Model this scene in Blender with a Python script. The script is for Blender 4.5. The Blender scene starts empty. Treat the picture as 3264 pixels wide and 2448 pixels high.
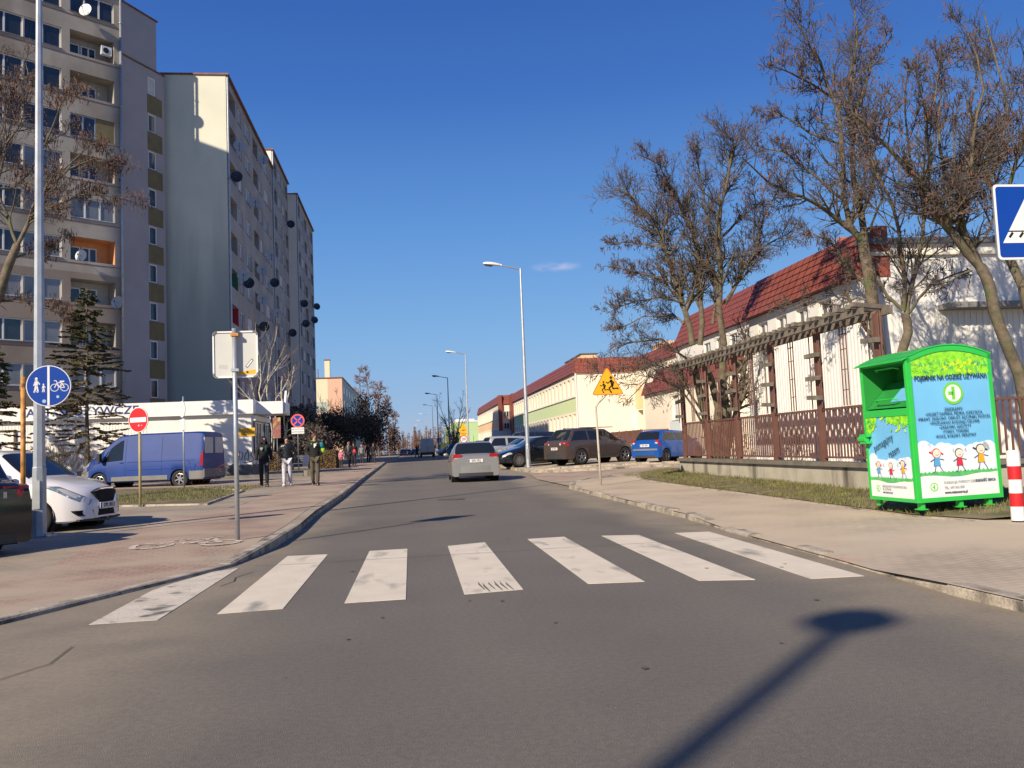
import bpy, math, random
from math import sin, cos, tan, radians, degrees, pi, atan2, sqrt, floor
from mathutils import Vector, Matrix, Euler
S = bpy.context.scene
COL = S.collection
# ------------------------------------------------------------------ camera
SUN_AZ, SUN_EL = radians(40.5), radians(30.7)      # azimuth the light travels towards (from +Y to +X), elevation
cam = bpy.data.objects.new("camera", bpy.data.cameras.new("camera")); COL.objects.link(cam)
cam.data.sensor_width = 36; cam.data.lens = 36 * 2770 / 3264
cam.data.clip_start = .1; cam.data.clip_end = 6000
_p, _a, _r = radians(4.1475), radians(6.803), radians(2.3)
_f = Vector((sin(_a) * cos(_p), cos(_a) * cos(_p), sin(_p)))
_right = Vector((cos(_a), -sin(_a), 0)); _up = _right.cross(_f)
_X = cos(_r) * _right - sin(_r) * _up; _Y = sin(_r) * _right + cos(_r) * _up
_m = Matrix((_X, _Y, -_f)).transposed().to_4x4(); _m.translation = (0, 0, 1.25)
cam.matrix_world = _m
S.camera = cam
S.render.resolution_x, S.render.resolution_y = 1024, 768
# ------------------------------------------------------------------ sky and sun
W = bpy.data.worlds.new("World"); S.world = W; W.use_nodes = True
_n = W.node_tree.nodes; _l = W.node_tree.links
_bg = _n["Background"]; _sky = _n.new("ShaderNodeTexSky"); _sky.sky_type = 'NISHITA'
_sky.sun_disc = False; _sky.sun_elevation = SUN_EL; _sky.sun_rotation = SUN_AZ + pi
_sky.air_density = 1.25; _sky.dust_density = .25; _sky.ozone_density = 3.2; _sky.altitude = 200
_hs = _n.new("ShaderNodeHueSaturation"); _hs.inputs["Saturation"].default_value = 1.12
_l.new(_sky.outputs[0], _hs.inputs["Color"]); _bg.inputs[1].default_value = .11
# clear-day colour by elevation, blended over the physical sky (which is too yellow near the horizon)
_tc = _n.new("ShaderNodeTexCoord"); _sx = _n.new("ShaderNodeSeparateXYZ"); _l.new(_tc.outputs["Generated"], _sx.inputs[0])
_cr = _n.new("ShaderNodeValToRGB"); _l.new(_sx.outputs[2], _cr.inputs[0]); _e = _cr.color_ramp.elements
_e[0].position = 0; _e[0].color = (.295, .425, .65, 1); _e[1].position = 1; _e[1].color = (.012, .055, .27, 1)
for _q, _c in ((.05, (.235, .40, .68)), (.13, (.175, .375, .70)), (.25, (.097, .268, .64)), (.38, (.041, .148, .50)), (.5, (.026, .10, .41))):
    _z = _e.new(_q); _z.color = (*_c, 1)
_sc = _n.new("ShaderNodeVectorMath"); _sc.operation = 'SCALE'; _sc.inputs["Scale"].default_value = 7.6; _l.new(_cr.outputs[0], _sc.inputs[0])
_mx = _n.new("ShaderNodeMix"); _mx.data_type = 'RGBA'; _mx.inputs[0].default_value = .88
# one faint wisp of cloud low over the street
_nz = _n.new("ShaderNodeTexNoise"); _nz.inputs["Scale"].default_value = 38; _nz.inputs["Detail"].default_value = 6; _mp = _n.new("ShaderNodeMapping"); _mp.inputs["Scale"].default_value = (1, 1, 2.6); _l.new(_tc.outputs["Generated"], _mp.inputs[0]); _l.new(_mp.outputs[0], _nz.inputs["Vector"])
_cd = (_m.to_3x3() @ Vector(((1772 - 1632) / 2770, (1224 - 850) / 2770, -1))).normalized()
_vs = _n.new("ShaderNodeVectorMath"); _vs.operation = 'SUBTRACT'; _l.new(_tc.outputs["Generated"], _vs.inputs[0]); _vs.inputs[1].default_value = _cd
_v2 = _n.new("ShaderNodeVectorMath"); _v2.operation = 'MULTIPLY'; _l.new(_vs.outputs[0], _v2.inputs[0]); _v2.inputs[1].default_value = (1, 1, 4.5)
_v3 = _n.new("ShaderNodeVectorMath"); _v3.operation = 'LENGTH'; _l.new(_v2.outputs[0], _v3.inputs[0])
_r1 = _n.new("ShaderNodeMapRange"); _r1.interpolation_type = 'SMOOTHSTEP'; _r1.inputs[1].default_value = .034; _r1.inputs[2].default_value = .006; _r1.inputs[3].default_value = 0; _r1.inputs[4].default_value = .55; _l.new(_v3.outputs["Value"], _r1.inputs[0])
_r2 = _n.new("ShaderNodeMapRange"); _r2.inputs[1].default_value = .42; _r2.inputs[2].default_value = .62; _l.new(_nz.outputs["Fac"], _r2.inputs[0])
_mu = _n.new("ShaderNodeMath"); _mu.operation = 'MULTIPLY'; _l.new(_r1.outputs[0], _mu.inputs[0]); _l.new(_r2.outputs[0], _mu.inputs[1])
_mc = _n.new("ShaderNodeMix"); _mc.data_type = 'RGBA'; _l.new(_mu.outputs[0], _mc.inputs[0]); _mc.inputs[7].default_value = (4.2, 4.4, 6.0, 1)
_l.new(_hs.outputs[0], _mx.inputs[6]); _l.new(_sc.outputs[0], _mx.inputs[7]); _l.new(_mx.outputs[2], _mc.inputs[6]); _l.new(_mc.outputs[2], _bg.inputs[0])
sun = bpy.data.objects.new("sun", bpy.data.lights.new("sun", 'SUN')); COL.objects.link(sun)
sun.data.energy = 5.0; sun.data.angle = radians(.53); sun.data.color = (1, .86, .67)
_d = Vector((sin(SUN_AZ) * cos(SUN_EL), cos(SUN_AZ) * cos(SUN_EL), -sin(SUN_EL)))
sun.rotation_euler = _d.to_track_quat('-Z', 'Y').to_euler()
S.view_settings.view_transform = 'Standard'; S.view_settings.look = 'None'
S.view_settings.exposure = .33; S.view_settings.gamma = 1

# ------------------------------------------------------------------ materials
def mat(name, col, rough=.8, metal=0, var=.12, scale=3., bump=0., bscale=40., spec=.5, fine=0., fscale=120., coat=0., stain=None, emit=None):
    m = bpy.data.materials.new(name); m.use_nodes = True
    N = m.node_tree.nodes; Lk = m.node_tree.links; b = N["Principled BSDF"]
    b.inputs["Roughness"].default_value = rough; b.inputs["Metallic"].default_value = metal
    b.inputs["Specular IOR Level"].default_value = spec; b.inputs["Coat Weight"].default_value = coat
    b.inputs["Coat Roughness"].default_value = .05
    c4 = (*col, 1)
    b.inputs["Base Color"].default_value = c4
    tc = N.new("ShaderNodeTexCoord")
    last = None
    def noise(sc, det=4):
        t = N.new("ShaderNodeTexNoise"); t.inputs["Scale"].default_value = sc; t.inputs["Detail"].default_value = det
        Lk.new(tc.outputs["Object"], t.inputs["Vector"]); return t.outputs["Fac"]
    def mul(prev, fac, amt):
        r = N.new("ShaderNodeMapRange"); r.inputs[1].default_value = .3; r.inputs[2].default_value = .7
        r.inputs[3].default_value = 1 - amt; r.inputs[4].default_value = 1 + amt; Lk.new(fac, r.inputs[0])
        x = N.new("ShaderNodeVectorMath"); x.operation = 'SCALE'
        if prev is None: x.inputs[0].default_value = col
        else: Lk.new(prev, x.inputs[0])
        Lk.new(r.outputs[0], x.inputs["Scale"]); return x.outputs[0]
    if var: last = mul(last, noise(scale), var)
    if fine: last = mul(last, noise(fscale, 2), fine)
    if stain:
        scol, ssc, lo, hi = stain[:4]; st = stain[4] if len(stain) > 4 else (1, 1, 1)
        mp = N.new("ShaderNodeMapping"); mp.inputs["Scale"].default_value = st; Lk.new(tc.outputs["Object"], mp.inputs[0])
        t = N.new("ShaderNodeTexNoise"); t.inputs["Scale"].default_value = ssc; t.inputs["Detail"].default_value = 6
        Lk.new(mp.outputs[0], t.inputs["Vector"])
        r = N.new("ShaderNodeMapRange"); r.inputs[1].default_value = lo; r.inputs[2].default_value = hi; Lk.new(t.outputs["Fac"], r.inputs[0])
        mx = N.new("ShaderNodeMix"); mx.data_type = 'RGBA'; Lk.new(r.outputs[0], mx.inputs[0])
        if last is None: mx.inputs[6].default_value = c4
        else: Lk.new(last, mx.inputs[6])
        mx.inputs[7].default_value = (*scol, 1); last = mx.outputs[2]
    if last is not None: Lk.new(last, b.inputs["Base Color"])
    if bump:
        bp = N.new("ShaderNodeBump"); bp.inputs["Strength"].default_value = bump; bp.inputs["Distance"].default_value = .02
        Lk.new(noise(bscale, 6), bp.inputs["Height"]); Lk.new(bp.outputs[0], b.inputs["Normal"])
    if emit:
        b.inputs["Emission Color"].default_value = c4; b.inputs["Emission Strength"].default_value = emit
    return m

def brickmat(name, c1, c2, mortar, bw, bh, ms=.006, rough=.9, dust=None, rot=0, axis='xy', bumpy=.4, msm=.1, off=.5, patch=None):
    m = bpy.data.materials.new(name); m.use_nodes = True
    N = m.node_tree.nodes; Lk = m.node_tree.links; b = N["Principled BSDF"]; b.inputs["Roughness"].default_value = rough
    tc = N.new("ShaderNodeTexCoord"); mp = N.new("ShaderNodeMapping"); mp.inputs["Rotation"].default_value = (0, 0, rot)
    Lk.new(tc.outputs["Object"], mp.inputs[0]); vec = mp.outputs[0]
    if axis != 'xy':
        sx = N.new("ShaderNodeSeparateXYZ"); Lk.new(vec, sx.inputs[0]); cb = N.new("ShaderNodeCombineXYZ")
        Lk.new(sx.outputs[{'yz': 1, 'xz': 0}[axis]], cb.inputs[0]); Lk.new(sx.outputs[2], cb.inputs[1]); vec = cb.outputs[0]
    t = N.new("ShaderNodeTexBrick"); Lk.new(vec, t.inputs["Vector"]); t.inputs["Scale"].default_value = 1
    t.inputs["Brick Width"].default_value = bw; t.inputs["Row Height"].default_value = bh; t.inputs["Mortar Size"].default_value = ms
    t.inputs["Mortar Smooth"].default_value = msm; t.offset = off
    t.inputs["Color1"].default_value = (*c1, 1); t.inputs["Color2"].default_value = (*c2, 1); t.inputs["Mortar"].default_value = (*mortar, 1)
    out = t.outputs["Color"]
    nz = N.new("ShaderNodeTexNoise"); nz.inputs["Scale"].default_value = .9; nz.inputs["Detail"].default_value = 8; nz.inputs["Roughness"].default_value = .65
    Lk.new(tc.outputs["Object"], nz.inputs["Vector"])
    r = N.new("ShaderNodeMapRange"); r.inputs[1].default_value = .3; r.inputs[2].default_value = .7; r.inputs[3].default_value = .8; r.inputs[4].default_value = 1.18
    Lk.new(nz.outputs["Fac"], r.inputs[0]); x = N.new("ShaderNodeVectorMath"); x.operation = 'SCALE'
    Lk.new(out, x.inputs[0]); Lk.new(r.outputs[0], x.inputs["Scale"]); out = x.outputs[0]
    for (dc, sc, lo, hi) in [q for q in (dust, patch) if q]:
        n2 = N.new("ShaderNodeTexNoise"); n2.inputs["Scale"].default_value = sc; n2.inputs["Detail"].default_value = 7
        Lk.new(tc.outputs["Object"], n2.inputs["Vector"])
        r2 = N.new("ShaderNodeMapRange"); r2.inputs[1].default_value = lo; r2.inputs[2].default_value = hi; Lk.new(n2.outputs["Fac"], r2.inputs[0])
        mx = N.new("ShaderNodeMix"); mx.data_type = 'RGBA'; Lk.new(r2.outputs[0], mx.inputs[0]); Lk.new(out, mx.inputs[6])
        mx.inputs[7].default_value = (*dc, 1); out = mx.outputs[2]
    Lk.new(out, b.inputs["Base Color"])
    if bumpy:
        bp = N.new("ShaderNodeBump"); bp.inputs["Strength"].default_value = bumpy; bp.inputs["Distance"].default_value = .01
        inv = N.new("ShaderNodeMath"); inv.operation = 'SUBTRACT'; inv.inputs[0].default_value = 1; Lk.new(t.outputs["Fac"], inv.inputs[1])
        Lk.new(inv.outputs[0], bp.inputs["Height"]); Lk.new(bp.outputs[0], b.inputs["Normal"])
    return m

# ------------------------------------------------------------------ mesh builder
class MB:
    def __init__(s): s.v = []; s.f = []; s.m = []; s.k = 0
    def add(s, vs, fs, k=None):
        n = len(s.v); s.v += [tuple(q) for q in vs]; s.f += [tuple(i + n for i in q) for q in fs]; s.m += [s.k if k is None else k] * len(fs); return s
    def quad(s, a, b, c, d, k=None): return s.add([a, b, c, d], [(0, 1, 2, 3)], k)
    def poly(s, pts, k=None): return s.add(pts, [tuple(range(len(pts)))], k)
    def box(s, x0, x1, y0, y1, z0, z1, k=None, M=None):
        vs = [Vector((x, y, z)) for z in (z0, z1) for y in (y0, y1) for x in (x0, x1)]
        if M is not None: vs = [M @ q for q in vs]
        return s.add(vs, [(0, 2, 3, 1), (4, 5, 7, 6), (0, 1, 5, 4), (2, 6, 7, 3), (0, 4, 6, 2), (1, 3, 7, 5)], k)
    def tube(s, a, b, r0, r1=None, n=8, k=None, cap=True):
        return s.path([a, b], [r0, r0 if r1 is None else r1], n, k, cap)
    def path(s, pts, rs, n=8, k=None, cap=True, flat=1.):
        pts = [Vector(q) for q in pts]; rings = []
        if not hasattr(rs, '__len__'): rs = [rs] * len(pts)
        up = None; vs = []
        for i, q in enumerate(pts):
            d = (pts[min(i + 1, len(pts) - 1)] - pts[max(i - 1, 0)])
            if d.length < 1e-9: d = Vector((0, 0, 1))
            d.normalize()
            if up is None:
                up = Vector((1, 0, 0)) if abs(d.x) < .8 else Vector((0, 1, 0))
            u = (up - d * up.dot(d)).normalized(); w = d.cross(u); up = u
            for j in range(n):
                a = 2 * pi * j / n; vs.append(q + u * (cos(a) * rs[i]) + w * (sin(a) * rs[i] * flat))
        fs = [(i * n + j, i * n + (j + 1) % n, (i + 1) * n + (j + 1) % n, (i + 1) * n + j) for i in range(len(pts) - 1) for j in range(n)]
        if cap: fs += [tuple(range(n - 1, -1, -1)), tuple((len(pts) - 1) * n + j for j in range(n))]
        return s.add(vs, fs, k)
    def prism(s, poly, z0, z1, k=None, M=None):
        n = len(poly); vs = [Vector((x, y, z0)) for x, y in poly] + [Vector((x, y, z1)) for x, y in poly]
        if M is not None: vs = [M @ q for q in vs]
        return s.add(vs, [tuple(range(n - 1, -1, -1)), tuple(range(n, 2 * n))] + [(i, (i + 1) % n, n + (i + 1) % n, n + i) for i in range(n)], k)
    def lathe(s, prof, n=16, k=None, M=None, cap=True):
        vs = [Vector((r * cos(2 * pi * j / n), r * sin(2 * pi * j / n), z)) for r, z in prof for j in range(n)]
        if M is not None: vs = [M @ q for q in vs]
        fs = [(i * n + j, i * n + (j + 1) % n, (i + 1) * n + (j + 1) % n, (i + 1) * n + j) for i in range(len(prof) - 1) for j in range(n)]
        if cap: fs += [tuple(range(n - 1, -1, -1)), tuple((len(prof) - 1) * n + j for j in range(n))]
        return s.add(vs, fs, k)
    def xf(s, M): s.v = [tuple(M @ Vector(q)) for q in s.v]; return s
    def build(s, name, mats, parent=None, smooth=False, loc=None, rz=None, label=None, cat=None, group=None, kind=None):
        me = bpy.data.meshes.new(name); me.from_pydata(s.v, [], s.f)
        for q in (mats if isinstance(mats, (list, tuple)) else [mats]): me.materials.append(q)
        if any(s.m): me.polygons.foreach_set('material_index', s.m)
        if smooth: me.polygons.foreach_set('use_smooth', [True] * len(me.polygons))
        me.update()
        o = bpy.data.objects.new(name, me); COL.objects.link(o); o.parent = parent
        if loc is not None: o.location = loc
        if rz is not None: o.rotation_euler.z = rz
        tag(o, label, cat, group, kind); return o
def tag(o, label=None, cat=None, group=None, kind=None):
    for k, v in (('label', label), ('category', cat), ('group', group), ('kind', kind)):
        if v: o[k] = v
    return o
def thing(name, label, cat, loc, rz=0, group=None):
    o = bpy.data.objects.new(name, None); COL.objects.link(o); o.location = loc; o.rotation_euler.z = rz; o.empty_display_size = .2
    return tag(o, label, cat, group)
KIDS = {}
def copy_tree(o, parent=None):
    c = o.copy(); COL.objects.link(c); c.parent = parent
    for ch in [q for q in COL.objects if q.parent is o]: copy_tree(ch, c)
    return c
def copy_to(o, loc, rz, label, scale=None):
    c = copy_tree(o); c.location = loc; c.rotation_euler.z = rz; c['label'] = label
    if scale: c.scale = scale
    return c
def sstep(t): t = min(1, max(0, t)); return t * t * (3 - 2 * t)
def GZ(x, y):                                  # height of the road surface: the street rises gently
    return .005 * max(0, min(y, 80) - 16) + .12 * sstep((x - 5) / 4) * sstep((y - 20) / 18)
def text_mesh(body, size, name='lettering', m=None, parent=None, M=None, align='CENTER', extrude=.001, wide=1., bold=0, label=None):
    cu = bpy.data.curves.new(name, 'FONT'); cu.body = body; cu.size = size; cu.align_x = align; cu.align_y = 'CENTER'; cu.extrude = extrude
    cu.offset = bold; cu.resolution_u = 2
    to = bpy.data.objects.new('tmp', cu); COL.objects.link(to)
    me = bpy.data.meshes.new_from_object(to.evaluated_get(bpy.context.evaluated_depsgraph_get()))
    bpy.data.objects.remove(to); bpy.data.curves.remove(cu)
    T = (M or Matrix()) @ Matrix.Scale(wide, 4, (1, 0, 0)); me.transform(T); me.name = name; me.materials.clear(); me.materials.append(m)
    o = bpy.data.objects.new(name, me); COL.objects.link(o); o.parent = parent
    if label: o['label'] = label
    return o
# plane frames: local x,y,z(text normal) -> world; F(origin, right, up)
def F(o, r, u):
    r = Vector(r).normalized(); u = Vector(u).normalized(); n = r.cross(u)
    m = Matrix((r, u, n)).transposed().to_4x4(); m.translation = o; return m
FACE = lambda x=0, y=0, z=0: F((x, y, z), (1, 0, 0), (0, 0, 1))      # faces -Y (towards the camera)
BACK = lambda x=0, y=0, z=0: F((x, y, z), (-1, 0, 0), (0, 0, 1))     # faces +Y
M = {}
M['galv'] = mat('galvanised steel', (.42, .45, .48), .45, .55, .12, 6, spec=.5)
M['galvd'] = mat('weathered and shaded steel', (.14, .15, .17), .55, .4)
M['black'] = mat('black plastic', (.015, .015, .017), .45)
M['rubber'] = mat('rubber', (.022, .022, .023), .85, var=.2, scale=9)
M['white'] = mat('white paint', (.78, .78, .76), .5, var=.05)
M['red'] = mat('red paint', (.55, .015, .02), .4, var=.05)
M['blue'] = mat('blue sign film', (.004, .05, .33), .35, var=.04)
M['yellow'] = mat('yellow sign film', (.85, .42, .01), .4, var=.04)
M['sblack'] = mat('black sign film', (.012, .012, .012), .5, var=0)
M['orange'] = mat('orange sign film', (.8, .12, .015), .4, var=.04)
M['pipeo'] = mat('orange rusty pipe', (.50, .24, .055), .6, .1, .3, 8, stain=((.17, .05, .02), 5, .5, .62))
M['glass'] = mat('window glass', (.025, .03, .036), .08, 0, .3, 1.5, spec=.8)
M['carglass'] = mat('car glass', (.012, .015, .016), .04, 0, 0, spec=.9)
M['wframe'] = mat('white window frame', (.72, .72, .72), .4, var=.04)
# ------------------------------------------------------------------ ground, road, pavements
import bmesh
def sheet(name, outline, zf, m, step=2.5, kind='structure', label=None, ymax=90):
    bm = bmesh.new(); f = bm.faces.new([bm.verts.new((x, y, 0)) for x, y in outline])
    xs = [p[0] for p in outline]; ys = [p[1] for p in outline]
    y = ceilstep(min(ys), step)
    while y < min(max(ys), ymax):
        bmesh.ops.bisect_plane(bm, geom=bm.verts[:] + bm.edges[:] + bm.faces[:], plane_co=(0, y, 0), plane_no=(0, 1, 0)); y += step
    x = ceilstep(max(min(xs), -6), 1.)
    while x < min(max(xs), 16):
        bmesh.ops.bisect_plane(bm, geom=bm.verts[:] + bm.edges[:] + bm.faces[:], plane_co=(x, 0, 0), plane_no=(1, 0, 0)); x += 1.
    bmesh.ops.triangulate(bm, faces=bm.faces[:])
    for v in bm.verts: v.co.z = zf(v.co.x, v.co.y)
    bmesh.ops.recalc_face_normals(bm, faces=bm.faces[:])
    if sum(f.normal.z for f in bm.faces) < 0: bmesh.ops.reverse_faces(bm, faces=bm.faces[:])
    me = bpy.data.meshes.new(name); bm.to_mesh(me); bm.free(); me.materials.append(m)
    me.polygons.foreach_set('use_smooth', [True] * len(me.polygons))
    o = bpy.data.objects.new(name, me); COL.objects.link(o); return tag(o, label, kind=kind)
def ceilstep(v, s): return math.floor(v / s + 1) * s

def road_material():
    m = mat('asphalt', (.158, .141, .118), .88, var=.10, scale=.55, bump=.5, bscale=230, fine=.34, fscale=150)
    N = m.node_tree.nodes; L = m.node_tree.links; b = N["Principled BSDF"]
    src = b.inputs["Base Color"].links[0].from_socket
    tc = N.new("ShaderNodeTexCoord"); sx = N.new("ShaderNodeSeparateXYZ"); L.new(tc.outputs["Object"], sx.inputs[0])
    def mth(op, a, bb=None, c=None):
        q = N.new("ShaderNodeMath"); q.operation = op
        for i, v in enumerate((a, bb, c)):
            if v is None: continue
            if isinstance(v, (int, float)): q.inputs[i].default_value = v
            else: L.new(v, q.inputs[i])
        return q.outputs[0]
    def nz(sc, det=6, sy=1.):
        mp = N.new("ShaderNodeMapping"); mp.inputs["Scale"].default_value = (1, sy, 1); L.new(tc.outputs["Object"], mp.inputs[0])
        t = N.new("ShaderNodeTexNoise"); t.inputs["Scale"].default_value = sc; t.inputs["Detail"].default_value = det; L.new(mp.outputs[0], t.inputs["Vector"]); return t.outputs["Fac"]
    def mr(v, a, bb, c=0, d=1):
        r = N.new("ShaderNodeMapRange"); r.interpolation_type = 'SMOOTHSTEP'
        for i, q in enumerate((a, bb, c, d)): r.inputs[i + 1].default_value = q
        L.new(v, r.inputs[0]); return r.outputs[0]
    def mix(f, a, col):
        x = N.new("ShaderNodeMix"); x.data_type = 'RGBA'; L.new(f, x.inputs[0]); L.new(a, x.inputs[6]); x.inputs[7].default_value = (*col, 1); return x.outputs[2]
    # worn wheel lanes: slightly lighter dusty bands along the street
    wob = mth('MULTIPLY', mth('SUBTRACT', nz(.5), .5), 1.6)
    xx = mth('ADD', sx.outputs[0], wob)
    band = mth('SINE', mth('MULTIPLY', xx, 3.3))
    c1 = mix(mth('MULTIPLY', mr(band, .2, 1.), .22), src, (.20, .17, .13))
    # grit gathered near both kerbs
    e1 = mr(xx, 2.95, 3.9); e2 = mr(xx, -1.0, -2.1)
    near = mr(sx.outputs[1], 8.5, 5.)          # broad gritty fan at the corner on the left
    e3 = mth('MULTIPLY', mr(mth('ADD', xx, mth('MULTIPLY', sx.outputs[1], -.12)), -1.0, -3.4), near)
    e = mth('MAXIMUM', mth('MAXIMUM', e1, e2), e3)
    g = mth('MULTIPLY', e, mr(nz(1.3, 8), .25, .6, .45, .95))
    c2 = mix(g, c1, (.30, .25, .18))
    fn = N.new("ShaderNodeVectorMath"); fn.operation = 'SCALE'; L.new(c2, fn.inputs[0]); L.new(mr(nz(26, 5), .3, .7, .91, 1.09), fn.inputs["Scale"])
    L.new(fn.outputs[0], b.inputs["Base Color"])
    return m
M['asphalt'] = road_material()
M['kerb'] = mat('kerb concrete', (.40, .345, .27), .9, var=.25, scale=5, bump=.6, bscale=30, fine=.2, fscale=60, stain=((.12, .11, .09), 3, .5, .68))
M['concrete'] = mat('old concrete', (.42, .385, .30), .9, var=.12, scale=2.5, bump=.4, bscale=25, fine=.1, stain=((.09, .08, .06), 1.1, .52, .66, (1, 1.6, .16)))
M['coping'] = mat('dark concrete coping', (.17, .15, .115), .9, var=.25, scale=4, bump=.5, fine=.2)
M['grass'] = mat('short grass', (.12, .115, .045), .95, var=.35, scale=6, bump=.8, bscale=60, fine=.4, fscale=50, stain=((.23, .18, .11), 2.2, .38, .60))
M['blade'] = mat('grass blades', (.15, .145, .05), .9, var=.5, scale=3)
M['earth'] = mat('dry earth and grass', (.17, .145, .085), .95, var=.3, scale=.6, bump=.5, fine=.3)
M['redbrick'] = brickmat('red paving bricks', (.42, .285, .215), (.33, .225, .17), (.19, .145, .11), .2, .1, .007, dust=((.41, .33, .24), .8, .38, .62), rot=radians(3), bumpy=.25)
M['greybrick'] = brickmat('grey paving bricks', (.34, .285, .22), (.28, .235, .18), (.16, .13, .10), .2, .1, .006, dust=((.40, .33, .24), .7, .4, .7), rot=radians(4), bumpy=.3)
M['slabs'] = brickmat('grey concrete pavers', (.49, .40, .295), (.43, .355, .26), (.30, .245, .18), .2, .1, .006, dust=((.54, .44, .315), .5, .35, .62), rot=radians(-20), bumpy=.35,
                     patch=((.55, .31, .215), .38, .655, .70))
def pzL(x, y): return GZ(x, y) + .03 + .09 * sstep((y - 10.2) / 2.5)
def pzR(x, y): return GZ(x, y) + .085 - .06 * sstep((y - 6.2) / 1.2) * (1 - sstep((y - 11.6) / 1.8)) * (1 - sstep((x - 5) / 2.))
sheet('ground', [(-3000, -600), (3000, -600), (3000, 5000), (-3000, 5000)], lambda x, y: GZ(x, y) - .03, M['earth'], step=5)
sheet('road', [(-45, -35), (45, -35), (45, 4.6), (11, 4.6), (11, 34), (6.5, 36), (5.6, 40), (5.3, 80), (5.3, 500), (-2.6, 500), (-2.6, 12), (-6, 8), (-45, 8)], lambda x, y: GZ(x, y), M['asphalt'])
KL = [(-45, -3.5), (-14, -1.2), (-8, 1.5), (-5, 4.6), (-3.95, 6.2), (-3.29, 7.48), (-2.78, 8.76), (-2.09, 10.46), (-1.88, 12.4), (-1.86, 14.6), (-1.95, 18), (-1.9, 24.2), (-2., 36), (-2.1, 60), (-2.2, 80), (-2.3, 400)]
KR = [(45, -2.5), (10, -1.), (6.2, 1.5), (4.5, 4), (4.06, 5.5), (4.02, 6.3), (4.12, 8), (4.2, 11.2), (4.32, 13.6), (4.34, 17), (4.3, 21), (4.32, 23.8), (4.75, 25.9), (5.6, 27.7), (7., 29), (14, 30.2), (45, 31)]
KR2 = [(45, 33), (14, 33.4), (8, 34.2), (6.2, 35.2), (5.2, 37), (4.9, 41), (4.9, 80), (4.9, 400)]
sheet('left_pavement', KL + [(-9, 400), (-9, 60), (-45, 60)], pzL, M['greybrick'])
sheet('right_pavement', KR, pzR, M['slabs'])
sheet('car_park', KR2 + [(45, 400)], lambda x, y: GZ(x, y) + .09, M['slabs'])
sheet('driveway', [(4.5, 24.2), (5.0, 26.2), (5.9, 27.9), (7.1, 29.2), (14, 30.4), (40, 31.2), (40, 32.8), (14, 33.2), (8, 34.), (6., 35.), (4.9, 36.9), (4.35, 30)], lambda x, y: GZ(x, y) + .03, M['redbrick'])
def over(dz, f): return lambda x, y: f(x, y) + dz
sheet('red_pavement', [(-3.95, 6.32), (-3.2, 7.75), (-2.72, 8.95), (-2.1, 10.7), (-2.08, 12.4), (-2.06, 14.6), (-2.15, 18), (-2.1, 24.2), (-2.2, 36), (-2.3, 60), (-2.4, 80), (-2.5, 400), (-5.5, 400), (-5, 60), (-3.9, 37), (-4.3, 28.5), (-4.0, 21), (-4.8, 17), (-4.3, 13), (-5.2, 10.5), (-9, 7.6), (-12, 5.), (-10, 2.8), (-6, 4.4)], over(.004, pzL), M['redbrick'])
sheet('red_path', [(-6.5, 35), (-25, 34.6), (-25, 37.), (-3.9, 39.6), (-3.9, 37)], over(.005, pzL), M['redbrick'])
GL = [(-4.95, 21.9), (-5.35, 28.6), (-8., 33.6), (-11, 34.1), (-26, 33), (-26, 24.5), (-10, 23.6), (-7.6, 23.)]
sheet('grass_strip', GL, over(.03, pzL), M['grass'], label='grass patch beside the car park entrance')
GR = [(8.6, 28.6), (7.5, 28.4), (6.85, 25.5), (6.85, 22.7), (6.95, 18), (6.95, 13.8), (6.9, 11.5), (7.2, 10.35), (7.7, 10.1), (9, 9.9), (40, 11), (40, 29.2), (8.6, 28.8)]
sheet('grass_verge', GR, lambda x, y: pzR(x, y) + .012 + .10 * sstep((x - 7) / 1.3), M['grass'], label='grass verge along the low concrete wall')
sheet('lawn', [(-5.2, 43.4), (-5, 47.8), (-8.6, 48), (-8.6, 43.2)], over(.03, pzL), M['grass'])
# loose grass blades on the nearest grass
rnd = random.Random(4)
def blades(name, n, area, zf, label, hmin=.03, hmax=.09):
    mb = MB()
    for _ in range(n):
        x, y = area(); z = zf(x, y); h = rnd.uniform(hmin, hmax); a = rnd.uniform(0, 6.3); w = .006 + .004 * rnd.random(); l = rnd.uniform(-.5, .5) * h; l2 = rnd.uniform(-.5, .5) * h
        mb.add([(x - w * cos(a), y - w * sin(a), z), (x + w * cos(a), y + w * sin(a), z), (x + l, y + l2, z + h)], [(0, 1, 2)])
    return mb.build(name, M['blade'], label=label, cat='grass', kind='stuff')
def verge():
    while 1:
        y = 9.9 + 18.5 * rnd.random() ** 1.5; x = rnd.uniform(6.9, 8.5 if y > 14 else 11)
        if y < 11 and x < 7.3: continue
        if rnd.random() < .45 + .55 * sin(x * 3.1 + y) * sin(y * 1.7): return x, y
blades('grass_blades', 15000, verge, lambda x, y: pzR(x, y) + .01 + .10 * sstep((x - 7) / 1.3), 'thin short grass blades on the verge beside the sidewalk')
blades('grass_blades', 6000, lambda: (rnd.uniform(-9, -5.2), rnd.uniform(24, 33)), over(.03, pzL), 'thin grass blades around the no entry sign')
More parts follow.
